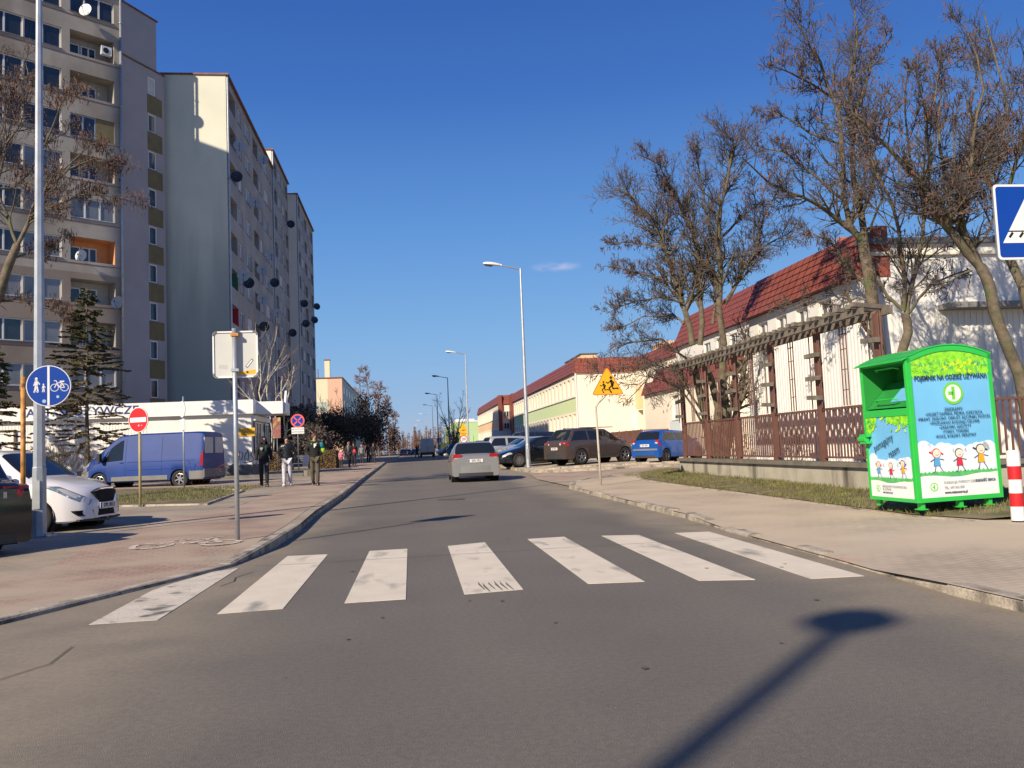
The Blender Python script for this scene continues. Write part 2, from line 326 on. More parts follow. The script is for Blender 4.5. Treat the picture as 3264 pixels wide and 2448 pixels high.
# kerb stones
def kerb(name, pts, h, w=.15, skip=.012, sl=1., jig=.008, side=1):
    mb = MB(); r = random.Random(7)
    for (x0, y0), (x1, y1) in zip(pts, pts[1:]):
        L = math.hypot(x1 - x0, y1 - y0); n = max(1, int(L / sl)); dx, dy = (x1 - x0) / L, (y1 - y0) / L; nx, ny = -dy * side * w, dx * side * w
        if y0 > 130: continue
        for i in range(n):
            a, b = i * L / n + skip / 2, (i + 1) * L / n - skip / 2; j = r.uniform(-jig, jig); t = r.uniform(-jig, jig); c = .02
            def P(s, o, z): return (x0 + dx * s + nx * o - dy * j, y0 + dy * s + ny * o + dx * j, z)
            za, zb = h(x0 + dx * a, y0 + dy * a) + t, h(x0 + dx * b, y0 + dy * b) + t
            vs = [P(a, 0, za - .2), P(b, 0, zb - .2), P(b, 0, zb - c), P(a, 0, za - c), P(a, .2, za), P(b, .2, zb), P(b, 1, zb), P(a, 1, za), P(a, 1, za - .2), P(b, 1, zb - .2)]
            mb.add(vs, [(0, 1, 2, 3), (3, 2, 5, 4), (4, 5, 6, 7), (7, 6, 9, 8), (0, 3, 4, 7, 8), (1, 9, 6, 5, 2)])
    return mb.build(name, M['kerb'], kind='structure')
kerb('kerb', KL, lambda x, y: pzL(x, y) + .006 - .05 * sstep((y - 14.6) / .3) * (1 - sstep((y - 19) / 1.5)))
kerb('kerb', KR, lambda x, y: pzR(x, y) + .002, jig=.018, sl=.6, side=-1)
kerb('kerb', KR2[::-1], lambda x, y: GZ(x, y) + .11, jig=.015)
kerb('kerb', [(14, 35.), (9, 36.2), (5.4, 37.6)], lambda x, y: GZ(x, y) + .16, jig=.03, sl=.5)
kerb('kerb', [(7.05, 10.3), (6.82, 11.5), (6.85, 13.8), (6.85, 18), (6.75, 22.7), (6.75, 25.5), (7.4, 28.3)], lambda x, y: pzR(x, y) + .015, w=.06, jig=.006)
kerb('kerb', [(-7.6, 22.95), (-4.9, 21.8), (-5.28, 28.6), (-7.95, 33.6)], lambda x, y: pzL(x, y) + .05, w=.08)
kerb('kerb', [(-26, 24.4), (-10, 23.5), (-7.6, 22.95)], lambda x, y: pzL(x, y) + .03, w=.1)
# zebra crossing: worn thermoplastic stripes
M['stripe'] = mat('worn white road paint', (.70, .62, .49), .75, var=.06, scale=3, bump=.25, bscale=120, fine=.07, fscale=160, stain=((.30, .28, .24), 3.2, .56, .74, (1, .35, 1)))
M['stripeold'] = mat('badly worn road paint', (.60, .54, .44), .8, var=.12, scale=3, bump=.3, bscale=120, fine=.15, fscale=60, stain=((.15, .14, .12), 3.5, .56, .66))
for q, mm in [([(-2.53, 7.23), (-2.02, 7.25), (-1.98, 10.3), (-2.2, 10.15), (-2.45, 9.3), (-2.53, 8.9)], 'stripeold'), ([(-1.59, 7.36), (-1.08, 7.42), (-1.07, 11.21), (-1.57, 11.25)], 'stripe'),
          ([(-.59, 7.51), (-.08, 7.53), (-.08, 11.36), (-.56, 11.33)], 'stripe'), ([(.42, 7.59), (.94, 7.67), (.94, 11.64), (.44, 11.43)], 'stripe'),
          ([(1.54, 7.76), (2.04, 7.7), (2.04, 11.81), (1.53, 11.76)], 'stripe'), ([(2.5, 7.58), (2.97, 7.45), (3.01, 11.54), (2.53, 11.68)], 'stripe'), ([(3.42, 7.32), (3.9, 7.3), (3.97, 11.48), (3.51, 11.54)], 'stripe')]:
    MB().prism(q, .0015, .005).build('zebra_stripe', M[mm], kind='structure')
mb = MB(); r = random.Random(6)
for i in range(6): x = .60 + .05 * i + r.uniform(-.012, .012); y = 7.64 + r.uniform(0, .16); mb.prism([(x, y), (x + .009, y), (x - .02, y + r.uniform(.3, .65)), (x - .03, y + .3)], .0056, .0062)
mb.build('tyre_scratch', M['asphalt'], kind='structure')
# transverse seam, cracks and a manhole in the asphalt
M['seam'] = mat('tar seam', (.03, .028, .026), .8, var=.2)
r = random.Random(2); mb = MB()
def crack(pts, w, z=.0065):
    for a, b in zip(pts, pts[1:]):
        d = Vector((b[0] - a[0], b[1] - a[1])).normalized(); n = (-d.y * w, d.x * w)
        mb.quad((a[0] - n[0], a[1] - n[1], z + GZ(*a)), (b[0] - n[0], b[1] - n[1], z + GZ(*b)), (b[0] + n[0], b[1] + n[1], z + GZ(*b)), (a[0] + n[0], a[1] + n[1], z + GZ(*a)))
crack([(-1.8 + i * .25, 10.35 + .012 * i + r.uniform(-.02, .02)) for i in range(24)], .006)
crack([(-1.9, 8.9), (-1.82, 9.2), (-1.86, 9.5), (-1.75, 9.9)], .005); crack([(-2.6, 5.2), (-2.3, 5.9), (-2.35, 6.4)], .004)
mb.build('road_crack', M['seam'], kind='structure')
M['oil'] = mat('old oil drips', (.10, .088, .074), .7, var=.3, scale=9)
r = random.Random(8); mb = MB()
for _ in range(45):
    x, y, q = r.uniform(-1.2, 3.6), r.uniform(3., 28), r.uniform(.006, .022); mb.prism([(x + q * (1 + .3 * sin(5 * a)) * cos(a), y + q * 1.3 * (1 + .3 * cos(3 * a)) * sin(a)) for a in [2 * pi * i / 9 for i in range(9)]], GZ(x, y) + .0062, GZ(x, y) + .0068)
mb.build('road_specks', M['oil'], kind='structure')
M['iron'] = mat('rusty iron cover', (.13, .10, .075), .7, .3, .3, 12)
MB().lathe([(.34, 0), (.34, .008), (.3, .008), (.3, .004), (.02, .004)], 24).build('manhole_cover', M['iron'], loc=(.95, 21.5, GZ(.95, 21.5) + .003), label='round iron manhole cover in the middle of the road', cat='manhole cover')
# worn bicycle pictogram painted on the red paving
mb = MB(); zb = lambda x, y: pzL(x, y) + .009
def pstroke(pts, w=.048):
    for a, b in zip(pts, pts[1:]):
        d = Vector((b[0] - a[0], b[1] - a[1])); d.normalize(); n = Vector((-d.y, d.x)) * w
        mb.quad((a[0] - n.x, a[1] - n.y, zb(*a)), (b[0] - n.x, b[1] - n.y, zb(*b)), (b[0] + n.x, b[1] + n.y, zb(*b)), (a[0] + n.x, a[1] + n.y, zb(*a)))
def bp(u, v): return (-3.05 + u * .82, 12.55 + v * .95)
for cx_ in (-.55, .55): pstroke([bp(cx_ + .3 * cos(t * pi / 7), .3 * sin(t * pi / 7) - .25) for t in range(0, 15) if t not in (3, 4)])
pstroke([bp(-.55, -.25), bp(-.25, .3), bp(.3, .3), bp(.0, -.2), bp(-.25, .3)]); pstroke([bp(.3, .3), bp(.55, -.25), bp(0, -.2)]); pstroke([bp(.3, .3), bp(.22, .55), bp(.42, .6)]); pstroke([bp(-.4, .42), bp(-.12, .42)])
M['markpaint'] = mat('faded white paint', (.60, .54, .46), .85, var=.15, scale=8, stain=((.34, .22, .17), 9, .48, .58))
mb.build('bicycle_marking', M['markpaint'], kind='structure')
# ------------------------------------------------------------------ building helpers
def wallgrid(mb, Fm, W, z0, z1, ops, depth=.22, k=0, kr=None, u0=0.):
    """wall in frame Fm (u right, v up, n outward) with real openings and reveals"""
    kr = k if kr is None else kr
    P = lambda u, v, n=0.: tuple(Fm @ Vector((u, v, n)))
    vb = sorted({z0, z1} | {v for o in ops for v in (o[2], o[3]) if z0 < v < z1})
    for va, vbb in zip(vb, vb[1:]):
        mid = (va + vbb) / 2; row = sorted([(o[0], o[1]) for o in ops if o[2] < mid < o[3]]); u = u0
        for a, b in row:
            if a > u + 1e-4: mb.quad(P(u, va), P(a, va), P(a, vbb), P(u, vbb), k)
            u = b
        if u < W - 1e-4: mb.quad(P(u, va), P(W, va), P(W, vbb), P(u, vbb), k)
    for o in ops:
        a, b, c, d = o[:4]; q = -(o[4] if len(o) > 4 else depth)
        mb.quad(P(a, c, q), P(a, c), P(a, d), P(a, d, q), kr); mb.quad(P(b, c), P(b, c, q), P(b, d, q), P(b, d), kr)
        mb.quad(P(a, c), P(a, c, q), P(b, c, q), P(b, c), kr); mb.quad(P(a, d, q), P(a, d), P(b, d), P(b, d, q), kr)
M['blind'] = mat('pale blind and glass reflection', (.55, .53, .48), .8, var=.1, scale=2)
M['curtain'] = mat('net curtain behind glass', (.19, .20, .215), .25, var=.14, scale=1.3, spec=.8)
M['sill'] = mat('grey sill', (.22, .21, .20), .7)
def window(Fm, a, b, c, d, n=1, q=.18, parent=None, pm='glass', fr=.07, sill=True, fm='wframe', trans=False, name='window'):
    P = lambda u0, u1, v0, v1, n0, n1, mb, k=0: mb.add([tuple(Fm @ Vector((u, v, w))) for w in (n0, n1) for v in (v0, v1) for u in (u0, u1)], [(0, 2, 3, 1), (4, 5, 7, 6), (0, 1, 5, 4), (2, 6, 7, 3), (0, 4, 6, 2), (1, 3, 7, 5)], k)
    f = MB(); n0, n1 = -q, -q + .06
    P(a, b, c, c + fr, n0, n1, f); P(a, b, d - fr, d, n0, n1, f); P(a, a + fr, c + fr, d - fr, n0, n1, f); P(b - fr, b, c + fr, d - fr, n0, n1, f)
    for i in range(1, n):
        u = a + (b - a) * i / n; P(u - fr * .7, u + fr * .7, c + fr, d - fr, n0, n1, f)
    if trans: v = c + (d - c) * .68; P(a + fr, b - fr, v - .02, v + .02, n0, n1, f)
    if sill: P(a - .04, b + .04, c - .03, c, -q, .05, f, 1)
    o = f.build(name, [M[fm], M['sill']], parent)
    g = MB(); g.quad(*[tuple(Fm @ Vector((u, v, -q + .02))) for u, v in ((a + fr, c + fr), (b - fr, c + fr), (b - fr, d - fr), (a + fr, d - fr))])
    g.build('pane', M[pm], o); return o
def barF(mb, Fm, u0, u1, v0, v1, n0, n1, k=0):
    mb.add([tuple(Fm @ Vector((u, v, w))) for w in (n0, n1) for v in (v0, v1) for u in (u0, u1)], [(0, 2, 3, 1), (4, 5, 7, 6), (0, 1, 5, 4), (2, 6, 7, 3), (0, 4, 6, 2), (1, 3, 7, 5)], k)

# ------------------------------------------------------------------ apartment block on the left
M['facA'] = mat('stained render', (.41, .375, .32), .92, var=.15, scale=.35, bump=.3, bscale=12, stain=((.23, .20, .16), .5, .45, .75, (1, 1, .5)))
M['facAlow'] = mat('stained brown render', (.30, .245, .195), .92, var=.15, scale=.4, bump=.3, bscale=12)
M['stairwall'] = mat('mauve grey render', (.37, .345, .34), .92, var=.08, scale=.4, bump=.2, bscale=12)
M['ochre'] = mat('ochre corrugated panel', (.20, .16, .075), .7, var=.12, scale=2)
M['soffit'] = mat('loggia plaster', (.44, .42, .38), .9, var=.1)
M['orangepl'] = mat('orange loggia plaster', (.72, .33, .13), .9, var=.08)
M['paleend'] = mat('pale green insulated wall', (.66, .66, .54), .9, var=.06, scale=.3, bump=.15, bscale=10, stain=((.52, .55, .47), .3, .48, .72, (1, 1, .4)))
def streaked():
    m = M['paleend']; N = m.node_tree.nodes; L = m.node_tree.links; b = N["Principled BSDF"]; src = b.inputs["Base Color"].links[0].from_socket
    tc = N.new("ShaderNodeTexCoord"); sx = N.new("ShaderNodeSeparateXYZ"); L.new(tc.outputs["Object"], sx.inputs[0]); mp = N.new("ShaderNodeMapping"); mp.inputs["Scale"].default_value = (1.2, 1, .12); L.new(tc.outputs["Object"], mp.inputs[0])
    n = N.new("ShaderNodeTexNoise"); n.inputs["Scale"].default_value = .8; n.inputs["Detail"].default_value = 7; L.new(mp.outputs[0], n.inputs["Vector"])
    z = N.new("ShaderNodeMath"); z.operation = 'MULTIPLY_ADD'; L.new(n.outputs["Fac"], z.inputs[0]); z.inputs[1].default_value = 14; L.new(sx.outputs[2], z.inputs[2])
    r = N.new("ShaderNodeMapRange"); r.interpolation_type = 'SMOOTHSTEP'; r.inputs[1].default_value = 29; r.inputs[2].default_value = 17; r.inputs[4].default_value = .8; L.new(z.outputs[0], r.inputs[0])
    x = N.new("ShaderNodeMix"); x.data_type = 'RGBA'; L.new(r.outputs[0], x.inputs[0]); L.new(src, x.inputs[6]); x.inputs[7].default_value = (.27, .31, .28, 1); L.new(x.outputs[2], b.inputs["Base Color"])
M['roofedge'] = mat('rusty flashing', (.20, .09, .06), .6, .2, .25, 3)
rA = random.Random(11); streaked()
CA = Vector((-19.4, 61.9, 0)); dA = Vector((sin(radians(49.6)), cos(radians(49.6)), 0)); nA = Vector((dA.y, -dA.x, 0))
WA = 15.; TOPA = 33.8
blkA = thing('apartment_block', 'grey rendered apartment block with band windows, loggias and a recessed stair wall of ochre panels', 'apartment building', (0, 0, 0))
oA = CA - dA * WA; FA = F((oA.x, oA.y, 0), dA, (0, 0, 1))
sills = [32.05 - 2.84 * k - .0 for k in range(11)]; ops = []; wins = []
for k, z in enumerate(sills):
    z0, z1 = z - .15, z + 1.3
    lo = (WA - 3.35, WA - .42, z0, z1)
    if k in (0, 5, 9): ops.append((lo[0], lo[1], z0, z1, .22)); wins.append((lo[0], lo[1], z0, z1, 3, 'curtain' if k else 'glass', 'wframe'))
    elif k == 3: ops.append((lo[0], lo[1], z0 - .1, z1, .12)); wins.append((lo[0], lo[0] + 1.7, z0 - .1, z1, 2, 'glass', 'galv'))
    else: ops.append((lo[0], lo[1], z0 - .05, z1 + .1, 1.25))
    w1 = WA - 3.9
    ops += [(w1 - 2.3, w1, z0, z1, .22), (w1 - 5.6, w1 - 2.35, z0, z1, .22), (w1 - 8.4, w1 - 6.1, z0, z1, .22), (w1 - 10.6, w1 - 8.9, z0, z1, .22)]
    pm = 'curtain' if k > 3 and rA.random() < .7 else 'glass'
    wins += [(w1 - 2.3, w1, z0, z1, 2, pm, 'wframe'), (w1 - 5.6, w1 - 2.35, z0, z1, 3, 'curtain' if rA.random() < .4 else 'glass', 'wframe'), (w1 - 8.4, w1 - 6.1, z0, z1, 2, 'glass', 'wframe'), (w1 - 10.6, w1 - 8.9, z0, z1, 2, 'curtain', 'wframe')]
mb = MB()
wallgrid(mb, FA, WA, 14.0, TOPA, [o for o in ops if o[2] > 14], k=0, kr=4); wallgrid(mb, FA, WA, 0., 14.0, [o for o in ops if o[2] < 14], k=1, kr=4)
# loggia interiors: back wall with dark openings
for k, z in enumerate(sills):
    if k in (0, 3, 5, 9): continue
    a, b, c, d = WA - 3.35, WA - .42, z - .2, z + 1.4; kk = 5 if k == 6 else 3
    P = lambda u, v, n: tuple(FA @ Vector((u, v, n)))
    mb.quad(P(a, c, -1.25), P(b, c, -1.25), P(b, d, -1.25), P(a, d, -1.25), kk)
    if k == 6: mb.quad(P(b - .01, c, 0), P(b - .01, c, -1.25), P(b - .01, d, -1.25), P(b - .01, d, 0), 5); mb.quad(P(a, d - .01, -1.25), P(a, d - .01, 0), P(b, d - .01, 0), P(b, d - .01, -1.25), 5)
# floor joint shadows and streak bands
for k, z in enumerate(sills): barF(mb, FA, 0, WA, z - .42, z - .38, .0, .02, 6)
EA = CA + Vector((sin(radians(27)), cos(radians(27)), 0)) * 4.25; UA = CA + Vector((sin(radians(27)), cos(radians(27)), 0)) * 3.5
rd = Vector((sin(radians(27)), cos(radians(27)), 0)); FS = F((CA.x, CA.y, 0), rd, (0, 0, 1))
sops = [(2.62, 3.4, z + .25 if 0 else zz, zz + 1.35, .12) for zz in [28.0 - 2.78 * k for k in range(11)] for z in (0,)]
wallgrid(mb, FS, 4.25, 0, 29.9, sops, k=2, kr=2)
barF(mb, FS, 0, 3.5, 29.9, TOPA, -3, 0, 2); barF(mb, FS, 0, 4.3, 29.9, 30.02, -3, .06, 6)
bk = Vector((-rd.y, rd.x, 0)) * 12; rb = EA + bk; lb = oA + bk * 1.1
def vwall(a, b, z0, z1, k): mb.quad((a.x, a.y, z0), (b.x, b.y, z0), (b.x, b.y, z1), (a.x, a.y, z1), k)
vwall(EA, rb, 0, 29.9, 2); vwall(rb, lb, 0, TOPA, 2); vwall(lb, oA, 0, TOPA, 0)
mb.poly([(q.x, q.y, TOPA) for q in (oA, CA, UA, UA + bk, lb)], 6); mb.poly([(q.x, q.y, 29.95) for q in (CA, EA, rb, CA + bk)], 6); vwall(UA, UA + bk, 29.9, TOPA, 2)
mb.build('wall', [M['facA'], M['facAlow'], M['stairwall'], M['soffit'], M['facA'], M['orangepl'], M['roofedge']], blkA)
for (a, b, c, d, n, pm, fm) in wins: window(FA, a, b, c, d, n, .16, blkA, pm, .075, fm=fm)
mb = MB(); barF(mb, FA, WA - 1.62, WA - .42, sills[3] - .25, sills[3] + 1.3, -.12, -.08); mb.build('loggia_panel', M['ochre'], blkA)
for k, z in enumerate(sills):
    if k not in (0, 3, 5, 9):
        window(FA, WA - 3.2, WA - 2.3, z - .15, z + 1.0, 1, 1.24, blkA, 'glass', .08, sill=False); window(FA, WA - 2.2, WA - 1.2, z - .15, z + 1.0, 2, 1.24, blkA, 'glass', .08, sill=False)
for (a, b, c, d, q) in sops: window(FS, a, b, c, d, 1, .1, blkA, 'glass' if c < 27 else 'blind', .09)
for k in range(11):
    z = 28.0 - 2.78 * k; mb = MB(); barF(mb, FS, 2.55, 4.0, z - 1.36, z - .04, 0, .03)
    for i in range(12): barF(mb, FS, 2.6 + i * .12, 2.64 + i * .12, z - 1.34, z - .06, .03, .045)
    mb.build('stair_panel', M['ochre'], blkA)
mb = MB(); mb.tube(CA + Vector((.08, -.12, .3)), CA + Vector((.08, -.12, TOPA + .1)), .085, n=10)
for z in range(2, 33, 3): mb.tube(CA + Vector((.08, -.12, z)), CA + Vector((.08, -.12, z + .12)), .11, n=10)
mb.build('downpipe', M['galv'], blkA, smooth=True)
mb = MB(); barF(mb, FA, -.1, WA + .1, TOPA, TOPA + .12, -.4, .12); barF(mb, FS, .1, 3.6, TOPA, TOPA + .1, -.4, .1); mb.build('roof_flashing', M['roofedge'], blkA)
# details on the loggias
mb = MB(); FL = FA; barF(mb, FL, WA - 1.25, WA - .55, sills[1] + .35, sills[1] + .95, -.35, -.05); mb.lathe([(.2, 0), (.2, .02), (.05, .03)], 16, 1, FL @ Matrix.Translation((WA - .95, sills[1] + .65, -.045)))
mb.build('air_conditioner', [M['wframe'], M['black']], blkA, label='white air conditioner unit in the loggia under the top floor')

# ------------------------------------------------------------------ satellite dishes
M['dishw'] = mat('white dish', (.72, .72, .70), .4, var=.05); M['dishb'] = mat('black dish', (.02, .022, .025), .35); M['dishg'] = mat('pale grey dish', (.42, .44, .45), .5)
def dish(loc, az, r, m, label, group):
    t = thing('satellite_dish', label, 'satellite dish', loc, 0, group)
    n = Vector((sin(radians(az)), cos(radians(az)), .2)).normalized(); rt = Vector((cos(radians(az)), -sin(radians(az)), 0)); up = n.cross(-rt)
    if up.z < 0: up = -up
    Fm = Matrix((rt, up, n)).transposed().to_4x4()
    mb = MB(); mb.lathe([(0.001, -.1), (r * .5, -.07), (r * .85, -.02), (r, .0), (r * 1.02, .015), (r, .015), (r * .85, -.0), (.001, -.06)], 20, 0, Fm @ Matrix.Diagonal((1, 1.08, 1, 1)), cap=False); mb.build('reflector', m, t, smooth=True)
    mb = MB(); a = Fm @ Vector((0, -r, 0)); b = Fm @ Vector((0, -r * .15, r * 1.1)); mb.tube(a, b, .015, n=6); mb.tube(b, b + (Fm.to_3x3() @ Vector((0, .03, -.12))), .035, n=8); mb.build('feed_arm', M['black'], t)
    return t
def dishA(u, z, r, m, label): 
    q = FA @ Vector((u, z, .55)); d = dish(q, 190, r, M[m], label, 'satellite dishes on the left apartment block'); k = MB(); k.tube((0, 0, 0), nA * -.5, .02, n=6); k.build('bracket', M['galvd'], d); return d
dishA(WA - 2.55, sills[0] - .05, .42, 'dishw', 'white satellite dish below the top floor windows of the left block')
dishA(WA - 2.9, sills[6] + .0, .38, 'dishw', 'white satellite dish in front of the orange painted loggia')
dishA(WA - .55, sills[7] - .05, .42, 'dishg', 'grey satellite dish with stickers beside the downpipe')

# ------------------------------------------------------------------ long block behind, in three steps
M['facB'] = mat('grey beige render', (.36, .335, .30), .92, var=.14, scale=.25, bump=.2, bscale=12, stain=((.27, .26, .24), .4, .45, .7))
M['facBl'] = mat('pinkish render', (.36, .27, .235), .92, var=.15, scale=.3)
M['greenpl'] = mat('green loggia plaster', (.05, .20, .12), .9); M['redpl'] = mat('red loggia plaster', (.42, .04, .05), .9)
XB = -13.14; SB = .964
def block(name, label, y0, y1, top, x_back, cols, endmat, first=False, XB=XB):
    t = thing(name, label, 'apartment building', (0, 0, 0), 0, 'stepped apartment blocks along the street')
    FB = F((XB, y0, 0), (0, 1, 0), (0, 0, 1)); L = y1 - y0; mb = MB(); ops = []; wn = []
    for k in range(11):
        z = top - 2.0 - 2.8 * k
        for (c, w, kind) in cols:
            if kind == 'L': ops.append((c, c + w, z - .1, z + 1.35, 1.2, k))
            else: ops.append((c, c + w, z, z + 1.3, .15, k)); wn.append((c, c + w, z, z + 1.3, kind))
    lowz = top - 2.0 - 2.8 * 7 - .7
    wallgrid(mb, FB, L, lowz, top, [o for o in ops if o[2] > lowz], k=0); wallgrid(mb, FB, L, 0, lowz, [o for o in ops if o[2] < lowz], k=1)
    for o in ops:
        if o[4] > 1:
            k = 3 if (first and o[5] == 5 and o[0] < 2) else 4 if (first and o[5] == 6 and o[0] < 2) else 5
            P = lambda u, v, n: tuple(FB @ Vector((u, v, n))); a, b, c, d = o[:4]
            mb.quad(P(a, c, -1.2), P(b, c, -1.2), P(b, d, -1.2), P(a, d, -1.2), k)
            if k != 5: mb.quad(P(b - .01, c, 0), P(b - .01, c, -1.2), P(b - .01, d, -1.2), P(b - .01, d, 0), k)
    mb.quad((XB, y0, 0), (x_back, y0, 0), (x_back, y0, top), (XB, y0, top), 2)
    mb.quad((XB, y1, 0), (x_back, y1, 0), (x_back, y1, top), (XB, y1, top), 2); mb.quad((x_back, y0, 0), (x_back, y1, 0), (x_back, y1, top), (x_back, y0, top), 0)
    mb.quad((XB, y0, top), (XB, y1, top), (x_back, y1, top), (x_back, y0, top), 5)
    mb.build('wall', [M['facB'], M['facBl'], endmat, M['greenpl'], M['redpl'], M['facB']], t)
    for i, (a, b, c, d, n) in enumerate(wn): window(FB, a, b, c, d, n, .12, t, rA.choice(['curtain', 'curtain', 'glass', 'blind']), .07)
    mb = MB(); mb.box(XB - .3, XB + .22, y0 - .12, y1 + .05, top, top + .14); mb.box(x_back, XB - .3, y0 - .12, y0 + .3, top, top + .12); mb.build('roof_flashing', M['roofedge'], t)
    mb = MB(); mb.tube((XB + .1, y0 + .12, .3), (XB + .1, y0 + .12, top), .08, n=8); mb.build('downpipe', M['galv'], t)
    mb = MB()
    for o in ops:
        if o[4] > 1 and rA.random() < .5: barF(mb, FB, o[0] + .1, o[0] + o[1] * 0 + 1.1, o[2] + .1, o[3] - .1, -1.15, -1.1)
    if mb.v: mb.build('balcony_door', M['glass'], t)
    return t
b1 = block('apartment_block', 'long apartment block with a tall blank pale green end wall', 66.5, 88.7, 30.45, -27, [(.9, 2.6, 'L'), (4.4, 1.5, 2), (7.4, 2.4, 3), (11.3, 2.4, 'L'), (14.4, 1.5, 2), (17.2, 2.4, 3), (20.2, .9, 1)], M['paleend'], True)
M['whiteend'] = mat('cream painted wall', (.75, .72, .62), .9, var=.04)
block('apartment_block', 'middle step of the long apartment block, its cream side wall rising over the lower roof', 88.7, 100.3, 32.4, -26, [(.9, 2.3, 'L'), (4.2, 2.2, 3), (7.2, 1.4, 2), (9.4, 2.0, 'L')], M['whiteend'])
block('apartment_block', 'farthest step of the long apartment block, its roof the most distant of the tall ones', 100.3, 117.5, 31.25, -26, [(.9, 2.4, 'L'), (4.4, 2.2, 3), (7.6, 2.4, 'L'), (11, 2.2, 3), (14.2, 2.4, 'L')], M['whiteend'], XB=-12.2)
gB = 'satellite dishes on the street side of the long block'
for (y, z, az, lab) in [(68.9, 23.3, 170, 'black satellite dish nearest the pale end wall, high up'), (100.8, 27.9, 170, 'highest black satellite dish, on the middle part of the long block'),
        (73.3, 15.7, 170, 'black satellite dish just right of the white one beside the red loggia'), (87.6, 18.5, 170, 'black satellite dish by the downpipe between the first and middle blocks'),
        (112.3, 20.6, 170, 'upper left black dish of the four near the far corner of the long block'), (127.8, 22.8, 160, 'topmost black dish sticking out against the sky'),
        (80.7, 13.1, 170, 'lowest black satellite dish, behind the blank sign board'), (113.5, 18.2, 170, 'lower left black dish of the four near the far corner'),
        (124.3, 20.3, 160, 'lower black dish sticking out against the sky'), (100.3, 15.2, 170, 'black satellite dish tilted beside the lower far windows')]:
    k = .899 if y > 105 else SB; d = dish((-12.9 * k, y * k, 1.25 + (z - 1.25) * k), az, .43, M['dishb'], lab, gB); mb = MB(); mb.tube((0, 0, 0), (-.75, .1, -.1), .02, n=6); mb.build('bracket', M['galvd'], d)
for (y, z, lab) in [(70.6, 26.4, 'pale satellite dish under the roof at the near end of the long block'), (82.5, 29.3, 'pale satellite dish tucked just below the roof edge'), (77.5, 23.7, 'pale satellite dish on the middle floors, above the loggia column'),
        (86.1, 20.9, 'pale satellite dish beside the second downpipe'), (80.4, 18.3, 'pale satellite dish between two black ones, mid height'), (71.2, 15.9, 'white satellite dish in front of the red loggia'),
        (80.3, 15.6, 'pale satellite dish above the lowest black dish'), (89.4, 15.7, 'pale satellite dish lowest by the second downpipe')]:
    d = dish((-12.5, y * SB, 1.25 + (z - 1.25) * SB), 165, .45, M['dishg'], lab, gB); mb = MB(); mb.tube((0, 0, 0), (-.68, .1, -.1), .02, n=6); mb.build('bracket', M['galvd'], d)
# added tower out of view, casts the slanting shade on the end wall
dS = Vector((sin(SUN_AZ), cos(SUN_AZ), 0)); rS = Vector((dS.y, -dS.x, 0))
rc = CA.dot(rS) - .12; P2 = lambda a, b: (dS * a + rS * b)
TOW = [P2(20, rc), P2(20, rc + 4.2), P2(6, rc + 4.2), P2(6, rc)]
mb = MB(); mb.prism([(q.x, q.y) for q in TOW], 0, 37.6); mb.build('shade_tower', M['facB'], label='added plain tower out of view that shades the pale end wall', cat='tower')

# ------------------------------------------------------------------ pastel block far down the street
t = thing('apartment_block', 'distant five storey block painted cream and salmon pink, with one chimney', 'apartment building', (0, 0, 0))
M['cream'] = mat('cream render', (.72, .64, .45), .9, var=.04); M['salmon'] = mat('salmon render', (.68, .42, .30), .9, var=.04); M['sage'] = mat('sage render', (.42, .47, .42), .9, var=.04)
mb = MB(); X0, X1, Y0, Y1, T = -30, -12.94, 172.7, 290, 16.1
mb.box(X0, X1, Y0, Y1, 0, T, 2); mb.box(X0, -15.75, Y0 - .05, Y0, 11.5, T, 0); mb.box(X0, -15.75, Y0 - .05, Y0, 0, 11.5, 2); mb.box(-15.75, X1, Y0 - .05, Y0, 0, T, 1); mb.box(-18.3, -17., Y0 - .09, Y0 - .05, 0, 9.5, 1)
mb.build('wall', [M['cream'], M['salmon'], M['sage']], t)
mb = MB(); mb.box(X0, X1 + .15, Y0 - .2, Y1, T, T + .2); mb.build('roof', M['roofedge'], t)
ch = MB(); ch.box(-16.3, -15.3, 173.2, 174.2, T + .2, T + 3.6); ch.box(-16.4, -15.2, 173.1, 174.3, T + 3.6, T + 3.8, 1); ch.tube((-17.6, 173.5, T), (-17.6, 173.5, T + 2), .08, k=1); ch.build('chimney', [M['cream'], M['roofedge']], t)
FD = F((X1, Y0, 0), (0, 1, 0), (0, 0, 1))
for k in range(5):
    for i in range(14): 
        mb = MB(); barF(mb, FD, 3 + i * 8, 5 + i * 8, 2 + 2.8 * k, 3.5 + 2.8 * k, 0, .04); mb.build('window', M['glass'], t)

